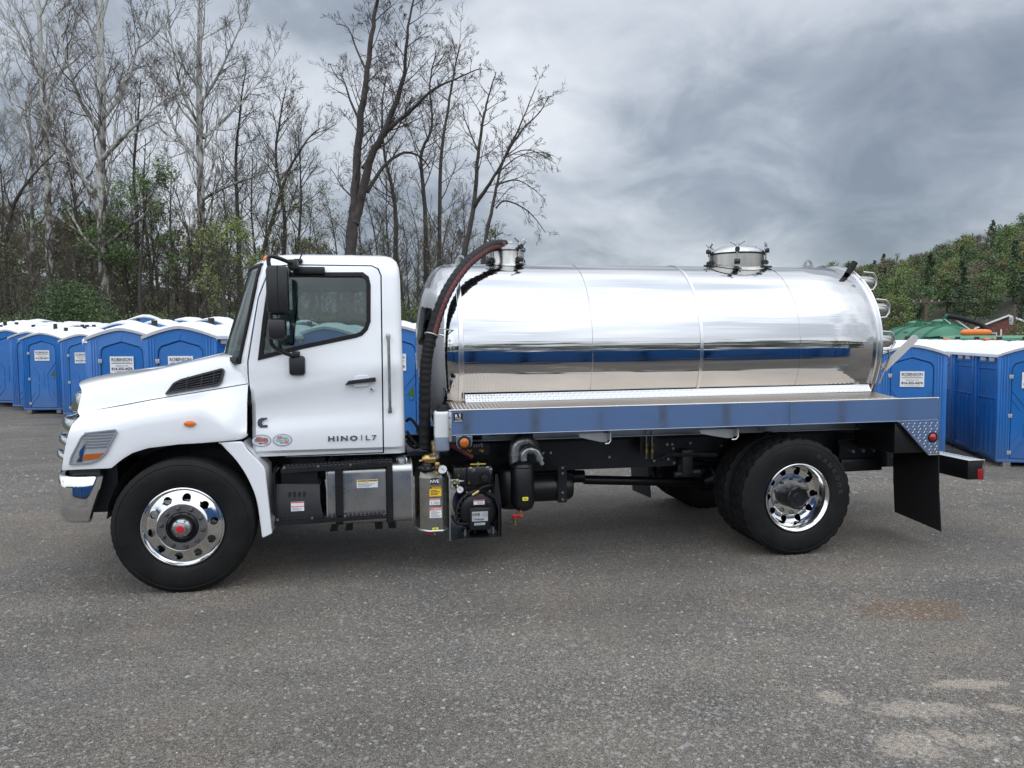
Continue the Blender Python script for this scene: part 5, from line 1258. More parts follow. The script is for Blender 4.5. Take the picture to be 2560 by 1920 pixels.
for x, z in ((2.205, 0.848), (2.228, 0.834), (2.345, 0.848), (2.372, 0.832)):
    MB().lathe([(0.008, -1.06), (0.014, -1.064), (0.014, -1.07), (0.008, -1.072)], (x, 0, z), n=12).cyl((x, -1.065, z - 0.012), (x, -1.065, z - 0.03), 0.004, 5).build('eye_bolt', 'galvanised', pb)
MB().cbox(2.075, 2.105, -1.10, -1.06, 0.733, 0.772, 0.004).cyl((2.09, -1.08, 0.74), (2.09, -1.08, 0.70), 0.010, 6).build('oiler_end', 'stainless', truck)
MB().cbox(2.028, 2.058, -1.10, -1.06, 0.733, 0.772, 0.004).cyl((2.043, -1.08, 0.74), (2.043, -1.08, 0.70), 0.010, 6).build('oiler_end', 'stainless', truck)
label('port_label', 2.050, 2.084, 0.733, 0.770, -1.085, 'label_lime', (), [('P', 0.035, 2.067, 0.740, 'print_dark')], truck)
MB().tube([(2.105, -1.08, 0.752), (2.15, -1.08, 0.752)], [0.012, 0.003], 8).build('oil_line', 'galvanised', truck)
MB().tube([(2.215, -1.09, 0.635), (2.25, -1.09, 0.655), (2.27, -1.09, 0.668)], [0.014, 0.016, 0.014], 8).build('hose_barb', 'brass', truck)
MB().tube(smooth_path([(2.265, -1.09, 0.663), (2.30, -1.09, 0.695), (2.36, -1.08, 0.705), (2.42, -1.04, 0.70)], 5), 0.014, 8).build('oil_hose', 'black_rubber', truck)
MB().tube(smooth_path([(2.05, -1.07, 0.47), (2.08, -1.08, 0.41), (2.14, -1.08, 0.395), (2.19, -1.08, 0.395)], 5), 0.012, 8).build('oil_hose', 'black_rubber', truck)
m = MB(); m.box(2.15, 2.40, -0.80, -0.79, 0.92, 1.01); m.cur = 1; m.mesh(text_me('NVE', 0.045, -0.803, 2.305, 0.985, 0.001, 'CENTER'))
m = m.build('pump_plate', ['black_paint', 'label_grey'], truck, None)
for x in (2.225, 2.335): MB().lathe([(0.0, -0.83), (0.014, -0.83), (0.018, -0.82), (0.026, -0.815), (0.028, -0.80)], (x, 0, 0.955), n=6).build('plate_bolt', 'brass', m)
MB().tube([(2.06, -0.9, 1.03), (2.14, -0.92, 0.985), (2.24, -0.93, 0.92)], 0.022, 8).build('suction_line', 'red_stripe', truck)
for p_ in ([(1.70, -0.75, 1.22), (1.735, -0.78, 1.24), (1.79, -0.80, 1.17), (1.81, -0.8, 1.08)], [(1.70, -0.8, 1.14), (1.75, -0.82, 1.06), (1.82, -0.83, 1.0), (1.9, -0.83, 0.98)], [(1.70, -0.7, 1.05), (1.76, -0.72, 0.99), (1.85, -0.74, 1.02), (1.83, -0.75, 1.12)]):
    MB().tube(smooth_path(p_, 6), 0.014, 8).build('coiled_line', 'black_rubber', truck)
MB().box(1.70, 2.05, -0.80, -0.50, 0.93, 0.965).build('cab_crossmember', 'black_paint', truck)
# secondary traps, muffler
tr = MB().lathe([(0.0, 0.455), (0.05, 0.458), (0.085, 0.48), (0.100, 0.52), (0.101, 0.84), (0.090, 0.862), (0.055, 0.885), (0.030, 0.895), (0.0, 0.895)], (2.660, -0.95, 0), 'z', 36).build('moisture_trap', 'black_paint', truck, 40)
MB().tube([(2.66 + 0.1025 * math.cos(t), -0.95 + 0.1025 * math.sin(t), 0.832) for t in [2 * PI * k / 32 for k in range(33)]], 0.005, 5).build('trap_seam', 'black_paint', tr)
label('drain_label', 2.640, 2.688, 0.560, 0.590, -1.0525, 'label_lime', (), (), tr, (0.2, 0.8, 2, 0.2), 'print_dark')
MB().lathe([(0.0, 0.43), (0.10, 0.435), (0.15, 0.48), (0.16, 0.53), (0.16, 0.76), (0.13, 0.80), (0.06, 0.83), (0.0, 0.835)], (2.60, -0.72, 0), 'z', 32).build('primary_trap', 'black_paint', truck)
valve(2.635, -1.0, 0.425, tr); 
v = MB().cyl((2.585, -1.0, 0.41), (2.585, -1.0, 0.345), 0.015, 10).build('drain_valve', 'brass', truck); MB().cbox(2.51, 2.57, -1.024, -1.016, 0.362, 0.374, 0.004).build('valve_handle', 'print_dark', v)
MB().cbox(2.56, 2.66, -1.01, -0.99, 0.405, 0.425, 0.004).build('valve_link', 'red_plastic', truck)
MB().tube(smooth_path([(2.605, -0.92, 0.84), (2.605, -0.92, 0.96), (2.62, -0.92, 1.02), (2.67, -0.92, 1.045), (2.72, -0.90, 1.035), (2.77, -0.85, 0.99), (2.79, -0.8, 0.93)], 5), 0.052, 18).tube([(2.605, -0.92, 0.925), (2.605, -0.92, 0.95)], 0.060, 18).tube([(2.668, -0.92, 1.046), (2.692, -0.915, 1.044)], 0.060, 18).build('galvanised_elbow', 'galvanised', truck)
MB().tube(smooth_path([(2.665, -0.98, 0.885), (2.665, -0.98, 0.94), (2.69, -0.98, 0.972), (2.74, -0.98, 0.975), (2.78, -0.98, 0.95), (2.802, -0.98, 0.90)], 5), 0.034, 16).tube([(2.715, -0.98, 0.977), (2.735, -0.98, 0.976)], 0.041, 16).tube([(2.797, -0.98, 0.912), (2.806, -0.98, 0.888)], 0.039, 16).tube([(2.805, -0.98, 0.89), (2.825, -0.98, 0.845)], 0.022, 12).build('galvanised_pipe', 'galvanised', truck)
mf = MB().lathe([(0.0, 2.35), (0.10, 2.36), (0.125, 2.40), (0.125, 3.08), (0.118, 3.13), (0.10, 3.16), (0.0, 3.165)], (0, -0.66, 0.585), 'x', 32).build('air_tank', 'black_paint', truck, 40)
sb = MB().box(3.005, 3.085, -0.80, -0.785, 0.47, 0.80).build('tank_hanger', 'black_paint', truck)
for z in (0.78, 0.73, 0.56, 0.50): MB().cyl((3.045, -0.81, z), (3.045, -0.785, z), 0.011, 6).build('hanger_bolt', 'steel_bolt', sb)
m = MB().box(2.66, 2.80, -0.72, -0.68, 0.95, 1.14).build('mounting_bracket', 'black_paint', truck)
for x in (2.70, 2.76): MB().cyl((x, -0.74, 1.10), (x, -0.70, 1.10), 0.022, 12).build('mounting_bolt', 'galvanised', m)
label('data_plate', 2.42, 2.52, 1.045, 1.105, -0.632, 'label_grey', (), (), truck, (0.15, 0.85, 4, 0.1), 'print_dark')
MB().cbox(2.20, 2.36, -0.66, -0.632, 1.03, 1.11, 0.01).build('junction_box', 'label_black', truck)
# ------------------------------------------------------------------ portable toilets
GW, GD, EZ = 0.55, 0.575, 2.0                                        # half width, half depth, eaves height
def gable(x): return EZ + 0.145 * (1 - (abs(x) / GW) ** 1.35)
def sign_mb(y):
    m = MB(); m.box(-0.20, 0.20, y - 0.004, y, 1.42, 1.70); m.cur = 1
    m.mesh(text_me('ROBINSON', 0.075, y - 0.0055, 0, 1.620, 0.0008, 'CENTER', sx=0.92, bold=0.0012)).box(-0.175, 0.175, y - 0.0055, y - 0.004, 1.578, 1.587)
    m.mesh(text_me('814-355-4474', 0.062, y - 0.0055, 0, 1.468, 0.0008, 'CENTER', bold=0.002))
    m.cur = 2; m.mesh(text_me('PORTABLE TOILETS & SEPTIC SERVICES', 0.0165, y - 0.0055, 0, 1.598, 0.0006, 'CENTER')).mesh(text_me('Bellefonte, Pa', 0.038, y - 0.0055, 0, 1.530, 0.0006, 'CENTER', shear=0.2)).mesh(text_me('"A straight flush beats a full house"', 0.0185, y - 0.0055, 0, 1.440, 0.0006, 'CENTER', shear=0.2))
    return m
def make_toilet():
    r = empty('portable_toilet')
    F = -GD
    b = MB()
    xs = [-GW + 2 * GW * k / 16 for k in range(17)]
    outline = [(-GW, 0.10), (GW, 0.10)] + [(x, gable(x)) for x in xs[::-1]]
    dh = [(-0.36, 0.14), (0.36, 0.14), (0.36, 1.72), (0.345, 1.80), (0.30, 1.855), (0.0, 1.945), (-0.30, 1.855), (-0.345, 1.80), (-0.36, 1.72)]
    b.mesh(plate_me(outline, [dh], F, F + 0.03, 0.004))
    # raised bead round the door, ribs beside it, gable tick
    b.mesh(plate_me(grow(dh, 0.030), [grow(dh, 0.012)], F - 0.012, F + 0.002, 0.003))
    for s in (-1, 1):
        for x in (0.425, 0.47, 0.515): b.cbox(s * x - 0.010, s * x + 0.010, F - 0.012, F + 0.01, 0.13, gable(x) - 0.06, 0.003)
        b.cbox(s * GW - 0.025, s * GW + 0.025, F - 0.006, F + 0.06, 0.10, EZ, 0.008); b.cbox(s * GW - 0.025, s * GW + 0.025, GD - 0.06, GD + 0.006, 0.10, EZ, 0.008)
        X = s * 0.535
        b.box(min(X, X - s * 0.02), max(X, X - s * 0.02), -GD + 0.03, GD - 0.03, 0.10, 1.98)
        for y0, y1, z0, z1 in ((-0.40, 0.40, 1.845, 1.87), (-0.42, 0.42, 1.74, 1.76), (-0.42, 0.42, 1.20, 1.225), (-0.44, 0.44, 0.13, 0.19)): b.cbox(min(X, X + s * 0.018), max(X, X + s * 0.018), y0, y1, z0, z1, 0.004)
        for y in (-0.43, 0.41): b.cbox(min(X, X + s * 0.018), max(X, X + s * 0.018), y, y + 0.02, 0.15, 1.86, 0.004)
        for y in (-0.25, -0.03, 0.19): b.loft([[(X, y - 0.01, 0.2), (X + s * 0.022, y + 0.02, 0.2), (X, y + 0.05, 0.2)], [(X, y - 0.01, 1.1), (X + s * 0.022, y + 0.02, 1.1), (X, y + 0.05, 1.1)], [(X, y - 0.06, 1.19), (X + s * 0.002, y + 0.02, 1.19), (X, y + 0.10, 1.19)]])
    for k in range(-4, 5): b.cbox(k * 0.115 - 0.012, k * 0.115 + 0.012, GD - 0.012, GD + 0.012, 0.14, 1.96, 0.003)
    b.mesh(plate_me(outline, [], GD - 0.025, GD, 0.004)); b.cbox(-0.012, 0.012, F - 0.008, F + 0.01, 1.975, 2.08, 0.003)
    b.box(-0.53, 0.53, -GD, GD, 0.085, 0.11); b.cbox(-GW - 0.01, GW + 0.01, F - 0.014, F + 0.02, 0.085, 0.135, 0.006)
    b.build('cabin_wall', 'blue_plastic', r, 30)
    d = MB(); D0 = F + 0.006
    d.mesh(plate_me(grow(dh, -0.012), [], D0, D0 + 0.03, 0.003))
    def rib(x0, z0, x1, z1, w=0.010, h=0.012):
        a, c = Vector((x0, z0)), Vector((x1, z1)); u = (c - a).normalized(); n = Vector((-u.y, u.x)) * w
        d.mesh(plate_me([tuple(a - n), tuple(c - n), tuple(c + n), tuple(a + n)], [], D0 - h, D0 + 0.002, 0.003))
    for s in (-1, 1):
        rib(s * 0.345, 1.38, s * 0.12, 1.08); rib(s * 0.34, 1.22, s * 0.20, 1.02, 0.008, 0.009); rib(s * 0.12, 1.08, s * 0.12, 0.86, 0.008, 0.010); rib(s * 0.345, 0.24, s * 0.13, 0.52); rib(s * 0.345, 0.40, s * 0.23, 0.58, 0.008, 0.009); rib(s * 0.13, 0.52, s * 0.13, 0.80, 0.008, 0.010)
    rib(0, 0.72, 0, 1.12, 0.028, 0.008)
    door = d.build('door', 'blue_plastic', r, 30)
    for z in (1.62, 0.92, 0.26): MB().cbox(-0.40, -0.335, F - 0.016, F - 0.002, z - 0.035, z + 0.035, 0.003).cyl((-0.368, F - 0.016, z - 0.035), (-0.368, F - 0.016, z + 0.035), 0.007, 6).build('hinge', 'hinge_grey', door)
    MB().mesh(plate_me(round_poly([(0.235, 0.96), (0.325, 0.96), (0.325, 1.10), (0.30, 1.14), (0.26, 1.14), (0.235, 1.10)], 0.02), [], D0 - 0.006, D0 + 0.002, 0.002)).build('latch_plate', 'lock_green', door)
    MB().cbox(0.25, 0.31, D0 - 0.016, D0 - 0.004, 0.93, 0.985, 0.004).build('latch_handle', 'blue_plastic', door)
    sign_mb(D0 - 0.013).build('sign', ['label_white', 'print_dark', 'print_grey'], door, None)
    rf = MB(); rows = []; n = 22
    prof_x = [-0.60, -0.585, -0.55, -0.45, -0.33, -0.2, -0.09, 0.0, 0.09, 0.2, 0.33, 0.45, 0.55, 0.585, 0.60]
    for k in range(n + 1):
        y = -0.625 + 1.25 * k / n; e = 0.018 if (k // 2) % 2 else 0.0; crown = 0.075 * (1 - ((y) / 0.625) ** 2)
        row = []
        for x in prof_x:
            u = abs(x) / 0.60; z = EZ - 0.005 + (0.165 + crown) * (1 - u ** 1.5) + (e if 0.05 < u < 0.93 else 0) + 0.02
            row.append((x, y, z))
        rows.append([(-0.60, y, EZ - 0.035)] + row + [(0.60, y, EZ - 0.035)])
    rf.loft(rows); 
    rf.loft([[(x, y, z) for x, y, z in rows[0]], [(x, y + 0.02, z - 0.045) for x, y, z in rows[0]]]).loft([[(x, y, z) for x, y, z in rows[-1]], [(x, y - 0.02, z - 0.045) for x, y, z in rows[-1]]])
    rf.build('roof', 'white_roof_plastic', r, 35)
    MB().cyl((0.16, 0.28, 2.15), (0.16, 0.28, 2.325), 0.052, 14).lathe([(0.0, 0.0), (0.075, 0.0), (0.060, 0.02)], (0.16, 0.28, 2.19), 'z', 12).build('vent_pipe', 'black_plastic', r)
    for s in (-1, 1):
        for y in (-0.22, 0.20):
            v = MB(); X = s * 0.54
            for q in range(3): v.cbox(min(X, X + s * 0.03), max(X, X + s * 0.03), y - 0.12 + q * 0.08, y - 0.045 + q * 0.08, 1.885, 1.965, 0.004)
            v.build('vent_grille', 'vent_grey', r)
    for s in (-1, 1): MB().box(s * 0.40 - 0.06, s * 0.40 + 0.06, -GD - 0.03, GD + 0.03, 0.0, 0.085).build('skid', 'timber', r)
    return r
T0 = make_toilet()
def place_toilet(x, y, rz, label, group, z=None, first=[True], plain=False, tilt=0.0):
    if first[0]: o = T0; first[0] = False
    elif plain:
        o = T0.copy(); C.objects.link(o)
        for ch in kids(T0):
            if ch.name.split('.')[0] in ('cabin_wall', 'roof', 'vent_pipe', 'door'):
                c = ch.copy(); C.objects.link(c); c.parent = o
    else: o = copy_tree(T0)
    o.location = (x, y, ground_z(x, y) if z is None else z); o.rotation_euler = (0, tilt, rz)
    tag(o, label, 'portable toilet', group); return o
def fc(px, D):                                                        # front centre over this picture column, D metres out
    p = atd(px, 900, D); return p.x, p.y
def behind(x, y, b, d): return x + math.sin(R(b)) * d, y + math.cos(R(b)) * d
GL = 'portable toilets parked left of the truck'; GR = 'portable toilets parked right of the truck'
front_l = [(106, 20.0, 'leftmost blue portable toilet that shows its whole door, standing on gravel in the open'), (207, 19.2, 'blue portable toilet half hidden behind the one with the larger sign, second from left'),
           (305, 12.5, 'blue portable toilet with full white sign right above the truck nose'), (452, 11.8, 'blue portable toilet with its sign half hidden by the truck hood'),
           (655, 12.4, 'blue portable toilet seen mostly through the cab door window'), (815, 12.8, 'blue portable toilet behind the cab, its roof in the rear part of the window'), (985, 12.2, 'blue portable toilet showing in the gap between cab and tank')]
for px, D, lb in front_l:
    x, y = fc(px, D); x, y = behind(x, y, 10, GD)
    place_toilet(x, y, R(-10), lb, GL)
    nb_ = 3 if D < 15 else 2
    for k in range(1, nb_ + 1):
        xx, yy = behind(x, y, 10 + (2 if k % 2 else -1.5), 1.32 * k)
        place_toilet(xx, yy, R(-10 + random.uniform(-3, 3)), 'white roofed blue portable toilet in the packed rows behind the front ones', GL, plain=True)
x, y = fc(-10, 22.6); place_toilet(x, y, R(-68), 'blue portable toilet turned sideways at the left edge, vents under its roof', GL)
x, y = fc(-75, 24.6); place_toilet(x, y, R(-68), 'white roofed blue portable toilet in the packed rows behind the front ones', GL, plain=True)
x, y = fc(66, 24.0); place_toilet(x, y, R(78), 'white roofed blue portable toilet in the packed rows behind the front ones', GL, plain=True)
for px, top, D, rz, tl, lb in ((365, 787, 25, 10, 0, 'toilet with the highest white roof, last row left of the cab'), (408, 799, 23, -14, 0, 'toilet whose white roof shows just right below the highest roof'), (322, 801, 22, -6, 0, 'toilet whose sloping white roof is leftmost in the back row'), (470, 793, 24, -16, R(4), 'back row toilet with a white roof and blue gable, second from the windshield'),
                               (536, 792, 22, -18, R(6), 'tilted toilet with blue gable and pale roof beside the windshield'), (112, 797, 29, 40, R(-9), 'toilet with a large leaning white roof behind the leftmost doors'), (5, 818, 22, 60, 0, 'toilet whose white roof touches the left edge of the photo'), (760, 800, 24, 5, 0, 'pale roofed toilet seen far back through the cab window'), (690, 812, 22, -20, 0, 'pale roofed toilet seen behind the mirror through the cab window')):
    p = atd(px, top, D); place_toilet(p.x, p.y, R(rz), 'blue portable ' + lb, GL, z=p.z - 2.25, plain=True, tilt=tl)
for k in range(26):                                             # more rows between the front ones and the trees
    px = 60 + (k % 9) * 62 + random.uniform(-14, 14); D = 17.0 + 2.6 * (k // 9) + random.uniform(-.5, .5)
    if px < 250 and D < 21: D += 4.2
    x, y = fc(px, D); place_toilet(x, y, R(-10 + random.choice((-6, 0, 4, 90)) + random.uniform(-4, 4)), 'white roofed blue portable toilet in the packed rows behind the front ones', GL, plain=True)
# right of the truck
bR = 24
A = Vector((12.35, 4.44)); ux = Vector((math.cos(R(bR)), -math.sin(R(bR)))); uy = Vector((math.sin(R(bR)), math.cos(R(bR))))
for k, lb in enumerate(('blue portable toilet nearest the right edge, its door and sign cut off', 'blue portable toilet directly behind the nearest right one, two pale vents on its side', 'blue portable toilet third in the right hand column, only a strip of side showing')):
    c = A + ux * (GW + 0.02) + uy * (GD + 1.24 * k); place_toilet(c.x, c.y, R(-bR), lb, GR)
for k in range(3, 6):
    c = A + ux * (GW + 0.02) + uy * (GD + 1.24 * k); place_toilet(c.x, c.y, R(-bR), 'blue portable toilet at the far end of the right hand columns', GR, plain=True)
p = atd(2278, 900, 13.3); c = Vector((p.x, p.y)) + uy * GD
place_toilet(c.x, c.y, R(-bR + 2), 'blue portable toilet with full sign just behind the tank end', GR)
for k in range(1, 4):
    q = c + uy * 1.28 * k; place_toilet(q.x, q.y, R(-bR), 'blue portable toilet at the far end of the right hand columns', GR, plain=True)
for k in range(2):
    c2 = A + ux * (GW + 0.02 + 1.22) + uy * (GD + 1.24 * k); place_toilet(c2.x, c2.y, R(-bR), 'blue portable toilet past the right edge of the photo', GR, plain=True)
# the row behind the camera, mirrored in the tank and the rail
for k in range(36):  # second row, staggered half a unit, added so the first row's gaps look dark
    x = -6.5 + (k // 2) * 1.27 + 0.6 * (k % 2); place_toilet(x, -9.35 - 1.35 * (k % 2) - 0.05 * (k % 3), R(2 * ((k * 7) % 3 - 1)), 'blue portable toilet of the row mirrored in the tank and the row added behind it', 'portable toilets mirrored in the polished tank', plain=True)

# ------------------------------------------------------------------ the green tanker, house and poles beyond
gt = empty('green_tanker'); tag(gt, 'green tanker truck with orange beacon parked behind the portable toilets', 'truck')
ray = Vector((0.668, 0.744)); rgt = Vector((0.744, -0.668)); hd = (-0.94 * ray + 0.34 * rgt).normalized()
p = atd(2318, 850, 25.2); gt.location = (p.x, p.y, -0.50); gt.rotation_euler = (0, 0, math.atan2(hd.y, hd.x))
TRg, TZg = 1.0, 1.70
def ell(prof, name, m, seg=48): 
    return MB().lathe(prof, (0, 0, TZg), 'x', seg).build(name, m, gt)
ell([(0, -2.75), (0.5, -2.70), (0.86, -2.58), (0.98, -2.42), (1.0, -2.35), (1.0, 2.15), (0.98, 2.25), (0.86, 2.42), (0.5, 2.56), (0, 2.6)], 'tank', 'green_paint')
for x in (-2.35, -1.15, 0.55, 2.1): ell([(0.99, x - 0.05), (1.055, x - 0.045), (1.055, x + 0.045), (0.99, x + 0.05)], 'tank_ring', 'green_paint')
for x, r_ in ((0.95, 0.27), (-1.7, 0.22)):
    MB().lathe([(r_, -0.05), (r_, 0.12), (r_ * 1.06, 0.13), (r_ * 1.06, 0.17), (r_ * 0.6, 0.22), (0, 0.235)], (x, 0.1, TZg + TRg - 0.01), 'z', 24).build('hatch', 'green_paint_pale', gt)
for x in (-2.1, -1.2, -0.75): MB().cbox(x - 0.13, x + 0.13, 0.15, 0.40, TZg + TRg - 0.04, TZg + TRg + 0.15, 0.03).cyl((x + 0.2, 0.0, TZg + TRg - 0.1), (x + 0.2, 0.0, TZg + TRg + 0.2), 0.07, 10).build('valve_box', 'green_paint', gt)
MB().cyl((1.75, 0, TZg + TRg - 0.05), (1.75, 0, TZg + TRg + 0.12), 0.17, 16).cyl((1.75, 0, TZg + TRg + 0.10), (1.77, 0, TZg + TRg + 0.24), 0.10, 14).tube([(1.74, 0, TZg + TRg + 0.22), (1.80, 0, TZg + TRg + 0.30), (1.95, -0.02, TZg + TRg + 0.30)], 0.075, 10).build('suction_dome', 'green_paint', gt)
MB().tube(smooth_path([(1.95, 0.0, TZg + TRg + 0.29), (2.4, 0.35, TZg + TRg + 0.16), (2.75, 0.75, TZg + TRg - 0.1), (2.85, 0.9, TZg + TRg - 0.7)], 6), 0.075, 10).build('suction_hose', 'black_rubber', gt)
MB().tube([(1.95, -0.02, TZg + TRg + 0.33), (2.9, 0.85, TZg + 0.42)], 0.028, 6).tube([(1.9, -0.1, TZg + TRg + 0.2), (2.8, 0.6, TZg + 0.3)], 0.02, 6).build('boom_arm', 'galvanised', gt)
la_ = MB(); 
for s in (-0.25, 0.25): la_.tube([(-0.25 + s, -0.86, TZg - 0.2), (-0.25 + s, -0.90, TZg + 0.3), (-0.25 + s, -0.62, TZg + 0.72), (-0.25 + s, -0.3, TZg + 0.93)], 0.022, 6)
for k in range(5): la_.tube([(-0.5, -0.9 + 0.07 * k, TZg + 0.1 + 0.18 * k), (0.0, -0.9 + 0.07 * k, TZg + 0.1 + 0.18 * k)], 0.015, 5)
la_.build('ladder', 'green_paint', gt)
cbn = MB().cbox(2.95, 4.75, -1.10, 1.10, 0.95, 2.26, 0.12).build('cab', 'green_paint', gt)
vs = MB(); vs.loft([[(4.80 - 0.05 * abs(y), y, 2.20), (4.85 - 0.05 * abs(y), y, 2.24), (4.84 - 0.05 * abs(y), y, 2.31), (4.70, y, 2.38), (3.4, y, 2.40 - 0.05 * abs(y) ** 2), (3.0, y, 2.30)] for y in [-1.13 + 2.26 * k / 12 for k in range(13)]]); vs.build('cab_roof', 'green_paint_pale', gt)
for y in (-1.0, -0.25, 0.0, 0.25, 1.0): MB().cbox(4.70, 4.90, y - 0.075, y + 0.075, 2.235, 2.315, 0.02).build('roof_lamp', 'amber_lens', gt)
MB().lathe([(0.095 * (1 - abs(q / 10) ** 5) ** 0.5, 0.42 * q / 10) for q in range(-10, 11)], (4.1, 0.0, 2.47), 'y', 20).build('beacon', 'orange_plastic', gt)
MB().box(4.05, 4.15, -0.2, 0.2, 2.34, 2.42).build('beacon_mount', 'black_plastic', gt)
MB().box(4.74, 4.79, -1.0, 1.0, 1.65, 2.18).build('windshield', 'window_dark', gt)
m = MB().mesh(text_me('ROBINSON', 0.17, 0, 0, 0, 0.004, 'CENTER', shear=0.2)); me = raw(m)
for v in me.vertices: v.co = Vector((-0.05 + 4.83 - 0.05 * abs(v.co.x), v.co.x, 2.02 + v.co.z))
link('cab_lettering', me, 'label_white', gt, None)
for x in (-2.0, -0.9, 3.9):
    for s in (-1, 1): MB().lathe([(0.0, 0.1), (0.28, 0.06), (0.30, 0.0), (0.48, 0.0), (0.51, 0.04), (0.51, 0.24), (0.0, 0.24)], (x, -1.2 if s < 0 else 0.96, 0.51), n=28).build('wheel', 'tyre_rubber', gt)
MB().box(-2.8, 4.8, -0.45, 0.45, 0.6, 1.0).box(-2.6, 2.4, -0.6, 0.6, 0.85, 1.1).build('chassis', 'black_paint', gt)

def brick_wall_panel(w, h, hole, parent):                              # brick gable: courses picked out as shallow relief is too far to see
    pass
hs = empty('brick_house'); tag(hs, 'small red brick house with white gable trim below the wooded hill', 'house')
p = atd(2520, 838, 88.0); hs.location = (p.x, p.y, 0.2); hs.rotation_euler = (0, 0, R(-42))
mat('red_brick', (0.16, 0.062, 0.048), 0.9, var=0.3, vscale=2.5)
W = 3.0
MB().prism([(-W, -0.6), (W, -0.6), (W, 2.5), (0, 3.75), (-W, 2.5)], 0, 9).build('wall', 'red_brick', hs, None)
MB().loft([[(-W - 0.4, -0.3, 2.34), (0, -0.3, 3.87), (W + 0.4, -0.3, 2.34)], [(-W - 0.4, 9.3, 2.34), (0, 9.3, 3.87), (W + 0.4, 9.3, 2.34)]]).loft([[(-W - 0.4, -0.3, 2.46), (0, -0.3, 3.99), (W + 0.4, -0.3, 2.46)], [(-W - 0.4, 9.3, 2.46), (0, 9.3, 3.99), (W + 0.4, 9.3, 2.46)]]).build('roof', 'shingle_grey', hs, None)
MB().prism([(-W - 0.42, 2.28), (0, 3.81), (W + 0.42, 2.28), (W + 0.42, 2.50), (0, 4.03), (-W - 0.42, 2.50)], -0.36, -0.30).build('gable_trim', 'trim_white', hs, None)
for x in (-1.7, 1.5):
    f = MB().mesh(plate_me([(x - 0.6, 1.1), (x + 0.6, 1.1), (x + 0.6, 1.9), (x - 0.6, 1.9)], [[(x - 0.5, 1.2), (x + 0.5, 1.2), (x + 0.5, 1.8), (x - 0.5, 1.8)]], -0.08, -0.01)).build('window', 'trim_white', hs, None)
    MB().box(x - 0.5, x + 0.5, -0.04, -0.02, 1.2, 1.8).build('pane', 'window_dark', f)
MB().cyl((-0.7, -0.15, 0), (-0.7, -0.15, 2.3), 0.09, 8).build('downpipe', 'trim_white', hs)
def pole(px, top, base, D, label, cross=True):
    o = empty('utility_pole'); a = atd(px, top, D); b = atd(px + 1, base, D); o.location = (b.x, b.y, b.z - 2)
    tag(o, label, 'utility pole', 'utility poles below the hill')
    h = a.z - b.z + 2
    MB().cyl((0, 0, 0), (0, 0, h), 0.17, 8, 0.12).build('pole', 'pole_wood', o)
    if cross:
        c = MB().cbox(-1.25, 1.25, -0.2, -0.08, h - 0.55, h - 0.38, 0.01).build('cross_arm', 'pole_wood', o)
        for x in (-1.1, -0.5, 0.5, 1.1): MB().cyl((x, -0.14, h - 0.38), (x, -0.14, h - 0.2), 0.05, 6).build('insulator', 'label_grey', c)
        o.rotation_euler = (0, 0, R(-35))
    else:
        MB().lathe([(0.0, -0.45), (0.2, -0.45), (0.22, 0.35), (0.1, 0.45), (0, 0.45)], (-0.38, 0, h - 1.7), 'z', 12).build('transformer', 'label_grey', o)
        MB().box(-0.3, 0, -0.04, 0.04, h - 1.75, h - 1.65).build('transformer_bracket', 'wire_black', o)
    return a
a1 = pole(2311, 745, 880, 75, 'tall brown utility pole with cross arm above the green tank', True)
a2 = pole(2532, 762, 880, 80, 'thin utility pole with grey transformer beside the brick house', False)
for q, (A, B, s_) in enumerate(((atd(2140, 752, 88), a1 - Vector((0, 0, 0.3)), .5), (a1 - Vector((0, 0, 0.3)), atd(2700, 690, 70), .8), (a1 - Vector((0, 0, 1.6)), a2 - Vector((0, 0, 0.8)), .5), (atd(2140, 772, 88), a1 - Vector((0, 0, 2.2)), .5), (a1 - Vector((0, 0, 2.4)), a2 - Vector((0, 0, 1.6)), .6), (a2 - Vector((0, 0, 0.6)), atd(2800, 755, 72), .4))):
    w = MB().tube([A + (B - A) * (k / 14) - Vector((0, 0, s_ * 4 * (k / 14) * (1 - k / 14))) for k in range(15)], 0.020, 4).build('overhead_wire', 'wire_black')
    tag(w, ('overhead wire running left from the pole with the cross arm', 'highest overhead wire running right over the brick house', 'upper overhead wire between the two utility poles', 'lower overhead wire left of the pole with cross arm', 'lower overhead wire between the two utility poles', 'overhead wire leaving the transformer pole to the right')[q], 'wire', 'overhead wires below the hill')
